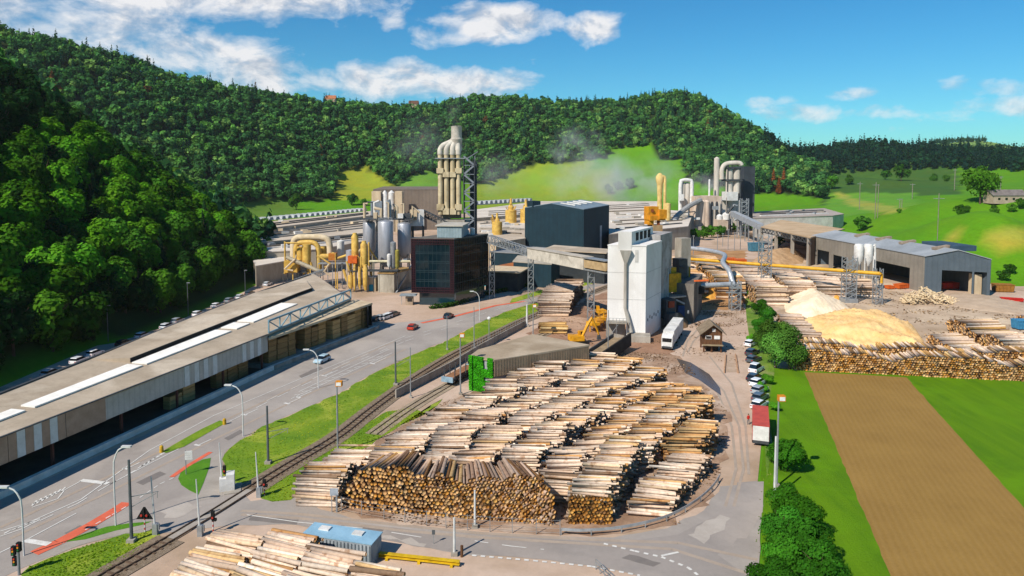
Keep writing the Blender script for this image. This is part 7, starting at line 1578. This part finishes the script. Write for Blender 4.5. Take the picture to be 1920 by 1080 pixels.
for u_, vb, vt, lb, tri in ((272, 998, 950, 'black triangular signal on a red and white post at the level crossing', True), (400, 1001, 955, 'small black signal lamp on a red and white post beside the near log stack', False), (421.5, 908, 871, 'black signal lamp on a yellow post beside the white relay cabinet', False), (496, 930, 897, 'black signal lamp on a red post at the bank past the crossing', False)):
    p = G(u_, vb); H = hgt(u_, vb, vt); root = thing('crossing_signal', lb, 'signal', (p.x, p.y, 0), 'signals of the level crossing')
    n_ = 6
    for k_ in range(n_): mb = MB(); mb.tube([(p.x, p.y, H*.62*k_/n_), (p.x, p.y, H*.62*(k_+1)/n_)], .08, 8); mb.build('post_band', (rw if k_ % 2 else wpole) if 'yellow' not in lb else yel, root)
    mb = MB()
    if tri: w = .95; mb.hexa([(p.x-w, p.y-.05, H*.55), (p.x+w, p.y-.05, H*.55), (p.x+w, p.y+.05, H*.55), (p.x-w, p.y+.05, H*.55)], [(p.x-.1, p.y-.05, H*1.05), (p.x+.1, p.y-.05, H*1.05), (p.x+.1, p.y+.05, H*1.05), (p.x-.1, p.y+.05, H*1.05)]); mb.bar((p.x, p.y-.12, H*.6), (p.x, p.y-.12, H), .12, .06)
    else: mb.box((p.x, p.y, H*.82), (.35, .3, H*.36)); mb.box((p.x+.15, p.y, H*.62), (.5, .3, .3))
    sh = mb.build('signal_shield', blk, root)
    for dx in ((-.3, .3) if tri else (0,)): mb = MB(); mb.tube([(p.x+dx, p.y-.2, H*.72), (p.x+dx, p.y-.1, H*.72)], .13, 10); mb.build('lens', rw, sh)
p = G(437, 917); root = thing('relay_cabinet', 'white stepped relay cabinet standing on the grass beside the level crossing', 'cabinet', (p.x, p.y, 0)); mb = MB(); u = (G(443, 910)-G(425, 922)).normalized(); rz = math.atan2(u.y, u.x)
mb.box((p.x-.3, p.y, 1.1), (1.5, 1.0, 2.2), rz+.6); mb.build('housing', whitep, root); mb = MB(); mb.box((p.x-1.0, p.y-.5, .9), (.9, 1.0, 1.7), rz+.6); mb.build('side_housing', whitep, root); mb = MB(); mb.box((p.x, p.y, .06), (3, 2, .14), rz+.6); mb.build('plinth', conc, root)
p = G(349, 890); H = hgt(349, 890, 842); root = thing('road_sign', 'white direction sign with four panels on a slim post on the lawn island', 'sign', (p.x, p.y, 0)); mb = MB(); mb.tube([(p.x, p.y, 0), (p.x, p.y, H)], .06, 6); mb.build('post', gpole, root)
for k_ in range(4): mb = MB(); mb.box((p.x+.45, p.y-.06, H-.18-k_*.32), (.95, .05, .28), .2); mb.build('panel', whitep, root)
p = G(36, 1078); root = thing('traffic_signal', 'traffic signal with two black lamp boxes at the corner of the red cycle lane', 'traffic light', (p.x, p.y, 0)); mb = MB(); mb.tube([(p.x, p.y, 0), (p.x, p.y, 3.4)], .14, 8); mb.build('post', gpole, root)
for dx, z in ((-.45, 2.6), (-.35, 1.5), (.1, 3.0)):
    mb = MB(); mb.box((p.x+dx, p.y, z), (.4, .35, .95)); h = mb.build('lamp_box', blk, root)
    for k_ in range(3): mb = MB(); mb.tube([(p.x+dx, p.y-.24, z+.28-k_*.28), (p.x+dx, p.y-.18, z+.28-k_*.28)], .1, 8); mb.build('lens', (rw, olamp, M('lens_green', '1f6b3a', '15502a', sc=2))[k_], h)
pole('white_pole', 852, 1041, 966, 'plain white pole beside the side road and the yellow beam', 'pole', wpole, .14); pole('white_pole', 890.5, 989, 915, 'pale pole in front of the yellow ended log stack', 'pole', wpole, .13); pole('white_pole', 1452, 935, 812, 'white birch like pole beside the tall floodlight mast', 'pole', wpole, .14)
mb = MB(); p = G(866, 1044); mb.tube([(p.x, p.y, 0), (p.x, p.y, 1.25)], .16, 8); tag(mb.build('timber_post', wood), 'short brown timber post beside the end of the yellow beam', 'post')
p = G(627, 960); root = thing('notice_board', 'small grey notice board on two posts behind the corner of the wire fence', 'sign', (p.x, p.y, 0)); mb = MB(); mb.box((p.x, p.y, 2.5), (1.0, .08, .9)); mb.build('board', M('board_grey', 'a6adb5', '8b929a', sc=2), root); mb = MB(); mb.bar((p.x-.3, p.y, 0), (p.x-.3, p.y, 2.2), .09); mb.build('post', gpole, root); mb = MB(); mb.bar((p.x+.3, p.y, 0), (p.x+.3, p.y, 2.2), .2); mb.build('post', gpole, root)
p = G(813, 1020); root = thing('small_sign', 'tiny dark sign on a thin stake beside the side road', 'sign', (p.x, p.y, 0)); mb = MB(); mb.bar((p.x, p.y, 0), (p.x, p.y, 1.2), .05); mb.build('stake', gpole, root); mb = MB(); mb.box((p.x, p.y, 1.35), (.35, .06, .5)); mb.build('plate', dpole, root)
for u_, v_, lb in ((303, 848, 'yellow bollard at the near end of the grass traffic island'), (421, 796, 'yellow bollard at the far end of the grass traffic island')):
    p = G(u_, v_); mb = MB(); mb.lathe((p.x, p.y, 0), [(.3, 0), (.26, .9), (.1, 1.05)], 10); tag(mb.build('bollard', M('bollard_yellow', 'c9a02c', 'a68220', sc=2)), lb, 'bollard')
for u_, vb, vt, lb in ((203, 641, 571, 'dark lamp post at the foot of the wood beside the line of parked cars'), (353, 592, 529, 'dark lamp post at the foot of the wood, level with the middle of the shed'), (460, 552, 506, 'dark lamp post at the end of the wood beside the grass bank')):
    p = G(u_, vb); H = hgt(u_, vb, vt); root = thing('lamp_post', lb, 'lamp post', (p.x, p.y, 0), 'lamp posts at the foot of the wood'); mb = MB(); mb.tube([(p.x, p.y, 0), (p.x, p.y, H)], .1, 6); mb.build('pole', dpole, root); mb = MB(); mb.box((p.x+.3, p.y, H), (.9, .35, .16)); mb.build('lamp_head', gpole, root)
# gallery posts, far light poles, power poles
for k_, (u_, vb, vt) in enumerate(((1300, 478, 442), (1345, 470, 440), (1365, 468, 430), (1377, 470, 436), (1388, 468, 432), (1355, 462, 438), (1412, 462, 430))):
    p = G(u_, vb); H = hgt(u_, vb, vt); mb = MB(); mb.tube([(p.x, p.y, 0), (p.x, p.y, H)], .16, 6); mb.box((p.x, p.y, H), (1.0, .5, .3)); tag(mb.build('light_pole', gpole), 'slim lamp pole among the far lamp poles below the process plant', 'pole', 'far lamp poles below the process plant')
for u_, vb, vt, y, lb in ((1612, 370, 341, 560, 'power pole with a cross arm beside the meadow track'), (1641, 398, 342, 445, 'twin power pole standing beside the round meadow tree'), (1710, 379, 344, 600, 'thin power pole in the shaded dip of the meadow'), (1758, 437, 362, 282, 'tall power pole on the bright meadow behind the grey hall'), (1790, 343, 316, 760, 'small distant power pole left of the large meadow tree'), (1876, 356, 330, 700, 'small distant power pole behind the farmhouse'), (1686, 410, 372, 520, 'short power pole on the meadow between the twin pole and the tall one')):
    q = D(u_, vb, y); z = hz(q.x, q.y); H = (vb-vt)*y/FPX+(q.z-z); root = thing('power_pole', lb, 'power pole', (q.x, q.y, z), 'wooden power poles on the meadow'); r0 = max(.16, y*.0005); mb = MB(); mb.tube([(q.x, q.y, z-.5), (q.x, q.y, z+H)], r0, 6)
    if 'twin' in lb: mb.tube([(q.x+1.6, q.y, z-.5), (q.x+1.6, q.y, z+H*.95)], r0, 6)
    mb.build('pole', M('pole_wood', '8c8378', '6f675d', sc=1), root); mb = MB(); mb.bar((q.x-2.2, q.y, z+H*.93), (q.x+2.2, q.y, z+H*.93), r0*1.2); mb.build('cross_arm', gpole, root)
# flags in front of the office
for u_, cl_, lb in ((816, ('b33a3a', 'd8c9c4'), 'flagpole with a red and white flag in front of the office, nearest the plaza'), (831, ('c2783a', '2f6b45'), 'flagpole with an orange and green flag in the middle of the office row'), (845.5, ('d9dde2', '4a7fc0'), 'flagpole with a white and blue flag at the office corner')):
    p = G(u_, 571); H = hgt(u_, 571, 541); root = thing('flagpole', lb, 'flagpole', (p.x, p.y, 0)); mb = MB(); mb.tube([(p.x, p.y, 0), (p.x, p.y, H+1)], .07, 6); mb.build('pole', wpole, root)
    n_ = 8; mb = MB(); vs = [(p.x-.1-i*.16+.0, p.y+math.sin(i*1.1)*.12, H+.9-j*1.0-i*.22) for i in range(n_) for j in range(3)]; mb.add(vs, [(i*3+j, i*3+j+1, i*3+j+4, i*3+j+3) for i in range(n_-1) for j in range(2)]); mb.m = [0, 1]*(n_-1); mb.build('flag', [M('flag_'+c_, c_, None, sc=3, amt=.3) for c_ in cl_], root)
# kiosk, bikes shelter, benches on the plaza
p = G(768, 571); root = thing('plaza_kiosk', 'small gate kiosk with a grey canopy roof in the plaza beside the office', 'kiosk', (p.x, p.y, 0)); mb = MB(); mb.box((p.x, p.y, 1.3), (2.2, 2, 2.6)); mb.build('booth', M('booth', 'a8947e', '8a7763', sc=1), root); mb = MB(); mb.box((p.x-.3, p.y, 3.0), (5, 3.4, .3)); mb.build('roof', M('kiosk_roof', '8f979c', '767e83', sc=1), root); mb = MB(); mb.bar((p.x-2.4, p.y, 0), (p.x-2.4, p.y, 2.9), .15); mb.build('post', steel, root); mb = MB(); mb.box((p.x+.2, p.y-1.03, 1.6), (1.4, .06, 1)); mb.build('window', cglass, root)
for u_, v_ in ((795, 567), (815, 568)):
    p = G(u_, v_); r2 = tree('planter_shrub', PHl[0], (p.x, p.y, .5), .35, 'small dark shrub in a pot beside the office entrance', 'shrub', 'shrubs at the office entrance'); mb = MB(); mb.lathe((0, 0, -1.2), [(1.2, 0), (1.6, 1.6)], 10); mb.build('pot', dpole, r2, False)
# red and blue things in the right hand yard
for nm, u_, v_, dims, m_, lb, cat, rz in (('skip', 1778, 542, (7, 3, 2.4), M('skip_red', 'a32a22', '83211b', sc=1), 'deep red skip standing in the big doorway of the grey hall', 'skip', .1), ('machine', 1690, 541, (5, 2.4, 1.6), orange, 'orange red machine in front of the long side of the grey hall', 'machine', .4), ('machine', 1668, 542, (2.6, 2, 1.2), orange, 'small orange red machine in front of the open bay of the grey hall', 'machine', .2), ('container', 1880, 547, (6, 3, 2.6), M('cont_brown', '9a6a2c', '7d5522', sc=1), 'orange brown container beside the gable of the grey hall', 'container', -.2), ('implement', 1897, 565, (6, 2, 1.0), M('impl_red', 'c2251c', '9d1d15', sc=1), 'bright red implement lying on the bank beside the brown container', 'implement', -.4), ('bin', 1916, 617, (4, 3, 2.4), M('bin_blue', '3f86ae', '326e90', sc=1), 'blue bin at the edge of the yard beside the dark earth heap', 'bin', 0), ('container', 1582, 527, (5, 2.6, 2.4), blue, 'blue container in front of the grey hall behind the pipe bridge', 'container', .2), ('container', 1417, 471, (7, 4, 4.2), M('cont_teal', '4a7f95', '3b687b', sc=1), 'teal container with a brown top beside the beige open store', 'container', .1), ('drum', 1370, 497, (4, 3, 3), orange, 'orange red tank under the yellow pipe, nearest the grey pipe', 'tank', 0), ('drum', 1388, 499, (4.5, 3, 3), orange, 'orange red tank under the yellow pipe on the log stack side', 'tank', 0)):
    p = G(u_, v_); root = thing(nm, lb, cat, (p.x, p.y, 0)); w, d, h = dims; mb = MB(); c2_, s2_ = math.cos(rz), math.sin(rz)
    def Q(x, y, z): return (p.x+x*c2_-y*s2_, p.y+x*s2_+y*c2_, z)
    mb.hexa([Q(-w*.46, -d*.45, .25), Q(w*.46, -d*.45, .25), Q(w*.46, d*.45, .25), Q(-w*.46, d*.45, .25)], [Q(-w*.5, -d*.5, h), Q(w*.5, -d*.5, h), Q(w*.5, d*.5, h), Q(-w*.5, d*.5, h)]); mb.build('body', m_, root)
    mb = MB()
    for k_ in range(6): x = -w*.45+k_*w*.18; mb.bar(Q(x, -d*.5-.02, .3), Q(x, -d*.53-.02, h-.05), .12, .1)
    mb.bar(Q(-w*.52, -d*.52, h), Q(w*.52, -d*.52, h), .15, .15); mb.bar(Q(-w*.52, d*.52, h), Q(w*.52, d*.52, h), .15, .15); mb.build('rib', m_, root)
    mb = MB(); mb.bar(Q(-w*.3, 0, 0), Q(-w*.3, 0, .3), d*.8, .3); mb.bar(Q(w*.3, 0, 0), Q(w*.3, 0, .3), d*.8, .3); mb.build('skid', darksteel, root)
# farmhouse and hill houses
q = D(1887, 372, 395); z = hz(q.x, q.y); hb = block('farmhouse', 'small farmhouse with a grey brown roof beside the large meadow tree', 'house', [(q.x-9, q.y-3, 0), (q.x+9, q.y-3, 0), (q.x+9, q.y+6, 0), (q.x-9, q.y+6, 0)], z-1, z+3.4, M('farm_wall', 'b3a08c', '94826f', sc=.5), M('farm_roof', '7d7470', '655d59', sc=.5), .8, rise=3)
for dx in (-6, -2, 2, 6): mb = MB(); mb.box((q.x+dx, q.y-3.03, z+1.7), (1.3, .08, 1.3)); mb.build('window', cglass, hb)
for u_, v_, y, m_, lb in ((613, 179, 1010, M('hill_roof', 'b0704a', '965c3a', sc=.5), 'orange roofed house among the trees on the skyline of the wooded hill'), (772, 189, 1085, M('hill_roof2', '6b4a3a', '55392c', sc=.5), 'dark roofed house among the skyline trees, right above the four pipe chimney side')):
    q = D(u_, v_, y); q.y += 22; q.z -= 4; z = hz(q.x, q.y); block('hill_house', lb, 'house', [(q.x-7, q.y-4, 0), (q.x+7, q.y-4, 0), (q.x+7, q.y+4, 0), (q.x-7, q.y+4, 0)], z, max(q.z+1, z+8), M('hill_wall', 'c4ab90', 'a88f76', sc=.5), m_, .8, rise=5)
# concrete barrier tracks in the yard
for du, lb in ((0, 'left'), (1, 'right')):
    mb = MB(); a, b_ = G(1361+du*18, 666), G(1358+du*26, 700); mb.bar(a+V3(0, 0, .2), b_+V3(0, 0, .2), .25, .35); tag(mb.build('weighbridge_kerb', M('kerb_orange', 'b89070', '9a7558', sc=1)), 'tan kerb of the weighbridge in the yard on the side %s' % ('nearest the hut' if du == 0 else 'nearest the parked cars'), 'kerb')
struct(sheet('weighbridge_deck', gp([(1363, 667), (1378, 667), (1383, 698), (1360, 698)]), .05, M('deck_plate', 'b79f8a', 'a08872', sc=.6)))

# ---- tall grass on the verges
def tufts(name, polys, n, colrs, label, h=.15, seed=3):
    r_ = np.random.default_rng(seed); Cs = []
    for poly in polys:
        P_ = np.array([(p.x, p.y) for p in poly]); lo, hi = P_.min(0), P_.max(0); q = r_.uniform(lo, hi, (n*4, 2)); q = q[inpoly(q[:, 0], q[:, 1], [tuple(p) for p in P_])]; Cs.append(q[:n])
    q = np.concatenate(Cs); m_ = len(q); hh = h*r_.uniform(.4, 1.3, m_); a = r_.uniform(0, 6.28, m_)
    nr = np.stack([np.cos(a), np.sin(a), r_.uniform(.7, 2.2, m_)], 1); qd = leafquads(np.stack([q[:, 0], q[:, 1], hh*.3], 1), nr, hh*1.5)
    pat = np.sin(q[:, 0]*.31+q[:, 1]*.17)+np.sin(q[:, 0]*.11-q[:, 1]*.23)+r_.normal(0, .7, m_); ci = np.clip(((pat+2.4)/4.8*len(colrs)).astype(int), 0, len(colrs)-1)
    tt = np.array(colrs)[ci]*r_.uniform(.8, 1.2, (m_, 1)); F_ = np.arange(m_*4).reshape(m_, 4)
    o = link(name, npmesh(name, qd.reshape(-1, 3), F_, leafs, np.repeat(tt, 4, 0))); o['kind'] = 'stuff'; o['label'] = label; o['category'] = 'grass'
GC = [(.08, .17, .006), (.13, .23, .008), (.18, .27, .01), (.24, .31, .015), (.33, .36, .03)]
tufts('tall_grass', [VER], 17000, GC, 'tall yellow green grass on the verge between the road and the railway')
tufts('tall_grass', [gp([(488, 925), (530, 895), (640, 822), (725, 772), (770, 765), (800, 776), (740, 806), (640, 868), (575, 915), (545, 938), (510, 941)]), gp([(45, 1130), (55, 1063), (135, 1032), (200, 1012), (262, 1000), (290, 992), (255, 1040), (200, 1075), (160, 1130)])], 3500, GC, 'tall grass on the banks either side of the railway', seed=4)
tufts('tall_grass', [gp([(1392, 500), (1408, 500), (1425, 560), (1450, 640), (1452, 700), (1440, 760), (1452, 830), (1450, 900), (1430, 990), (1420, 1085), (1410, 1085), (1434, 840), (1425, 760), (1412, 680), (1400, 600)])], 4200, [(.05, .10, .01), (.09, .15, .012), (.15, .17, .03), (.22, .2, .06)], 'rough weedy grass along the edge of the service road', seed=5)

# ---- bark scraps scattered over the yards
def scraps(name, polys, n, colrs, label, seed=9, sz=(.12, .42)):
    r_ = np.random.default_rng(seed); Cs = []
    for poly in polys:
        P_ = np.array([(p.x, p.y) for p in poly]); lo, hi = P_.min(0), P_.max(0); q = r_.uniform(lo, hi, (n*5, 2)); q = q[inpoly(q[:, 0], q[:, 1], [tuple(p) for p in P_])]; dn = np.sin(q[:, 0]*.4+q[:, 1]*.3)+np.sin(q[:, 0]*.13-q[:, 1]*.5)+r_.normal(0, .8, len(q)); Cs.append(q[np.argsort(-dn)][:n])
    q = np.concatenate(Cs); m_ = len(q); nr = np.stack([r_.normal(0, .25, m_), r_.normal(0, .25, m_), np.ones(m_)], 1); qd = leafquads(np.stack([q[:, 0], q[:, 1], r_.uniform(.07, .14, m_)], 1), nr, r_.uniform(sz[0], sz[1], m_)); tt = np.array(colrs)[r_.integers(0, len(colrs), m_)]*r_.uniform(.7, 1.3, (m_, 1)); F_ = np.arange(m_*4).reshape(m_, 4)
    o = link(name, npmesh(name, qd.reshape(-1, 3), F_, leafs, np.repeat(tt, 4, 0))); o['kind'] = 'stuff'; o['label'] = label; o['category'] = 'debris'
BC = [hx('6b4e38'), hx('7d5e44'), hx('54402f'), hx('8f7256'), hx('a58a6c')]
scraps('bark_debris', [gp([(585, 925), (640, 868), (830, 755), (1130, 655), (1275, 668), (1362, 770), (1362, 850), (1340, 930), (1270, 985), (1150, 1001), (1050, 1003), (780, 985), (640, 962)])], 5000, BC, 'bark scraps littering the ground of the log yard')
scraps('bark_debris', [gp([(985, 625), (1060, 590), (1160, 540), (1300, 560), (1400, 600), (1400, 680), (1330, 680), (1250, 700), (1110, 650)]), gp([(1285, 560), (1400, 560), (1395, 610), (1290, 620)])], 2500, BC, 'bark scraps on the dirt yard around the white tower', 10)
scraps('bark_debris', [gp([(1470, 520), (1720, 540), (1860, 575), (1990, 620), (1990, 690), (1500, 680)])], 3500, BC+[hx('d2b28a')], 'bark scraps and chips over the right hand yard', 11, (.2, .7))
# ================================================================ steam
def plume(name, label, loc, scale, dens, ns, seed, colr=(.97, .97, .98)):
    mb = MB(); n, m_ = 16, 10
    vs = [(math.cos(2*math.pi*i/n)*math.sin(math.pi*(j+.5)/m_), math.sin(2*math.pi*i/n)*math.sin(math.pi*(j+.5)/m_), math.cos(math.pi*(j+.5)/m_)) for j in range(m_) for i in range(n)]
    fs = [(j*n+i, (j+1)*n+i, (j+1)*n+(i+1) % n, j*n+(i+1) % n) for j in range(m_-1) for i in range(n)]+[tuple(range(n)), tuple(range((m_-1)*n, m_*n))[::-1]]
    mb.add(vs, fs)
    m = bpy.data.materials.new(name+'_vapour'); m.use_nodes = True; t = NT(m.node_tree); t.N.remove(t.N['Principled BSDF'])
    oc = t.new('ShaderNodeTexCoord').outputs['Object']; pos = t.new('ShaderNodeNewGeometry').outputs['Position']
    l = t.new('ShaderNodeVectorMath', operation='LENGTH', I={0: oc}).outputs[1]
    fall = t.new('ShaderNodeMapRange', clamp=True, interpolation_type='SMOOTHSTEP', I={0: l, 1: .98, 2: .1, 3: 0., 4: 1.}).outputs[0]
    nn_ = t.noise(t.new('ShaderNodeVectorMath', operation='ADD', I={0: pos, 1: (seed*17, seed*5, 0)}).outputs[0], ns, 5, .6, .5)
    dd = t.math('MULTIPLY', t.math('MULTIPLY', t.ramp(nn_, .42, .72), fall), dens)
    v = t.new('ShaderNodeVolumePrincipled', I={'Color': (*colr, 1), 'Density': dd, 'Anisotropy': .2}); t.L.new(v.outputs[0], t.N['Material Output'].inputs['Volume'])
    o = mb.build(name, m); o.location = loc; o.scale = scale; o['kind'] = 'stuff'; o['label'] = label; o['category'] = 'steam'
    return o
def pl(u_, v_, y): p = D(u_, v_, y); return (p.x, p.y, p.z)
plume('steam', 'grey plume of steam rising against the wood behind the navy hall', pl(1082, 288, 640), (34, 26, 32), .06, .06, 1, (.95, .95, .96))
plume('steam', 'thin drifting steam over the pale meadow behind the halls', pl(1160, 340, 620), (80, 36, 34), .06, .045, 2)
plume('steam', 'steam billowing between the process towers', pl(1340, 345, 470), (26, 14, 10), .1, .12, 3, (.95, .94, .93))
plume('steam', 'faint haze of steam in front of the wood left of the chimney', pl(790, 270, 560), (46, 30, 30), .012, .04, 4)
plume('steam', 'thin wisp of smoke above the top of the four pipe chimney', pl(851, 212, 264), (4.5, 4.5, 8), .05, .3, 5, (.9, .9, .92))
plume('steam', 'faint steam over the meadow edge behind the stair tower', pl(925, 330, 560), (36, 26, 24), .02, .05, 6)
cy.volume_step_rate = 2.0; cy.volume_max_steps = 128
# ================================================================ air
hzm = bpy.data.materials.new('air'); hzm.use_nodes = True; t = NT(hzm.node_tree); t.N.remove(t.N['Principled BSDF'])
v = t.new('ShaderNodeVolumePrincipled', I={'Color': (.86, .92, 1, 1), 'Density': .00004, 'Anisotropy': .25}); t.L.new(v.outputs[0], t.N['Material Output'].inputs['Volume'])
mb = MB(); mb.hexa([(-1620, -320, -60), (2720, -320, -60), (2720, 3320, -60), (-1620, 3320, -60)], [(-1620, -320, 420), (2720, -320, 420), (2720, 3320, 420), (-1620, 3320, 420)])
hz_o = mb.build('haze', hzm); hz_o['kind'] = 'stuff'; hz_o['label'] = 'thin bluish air over the valley'; hz_o['category'] = 'haze'
hz_o.display_type = 'WIRE'
print('MAXZ', ZZ.max(), ZZ.min())
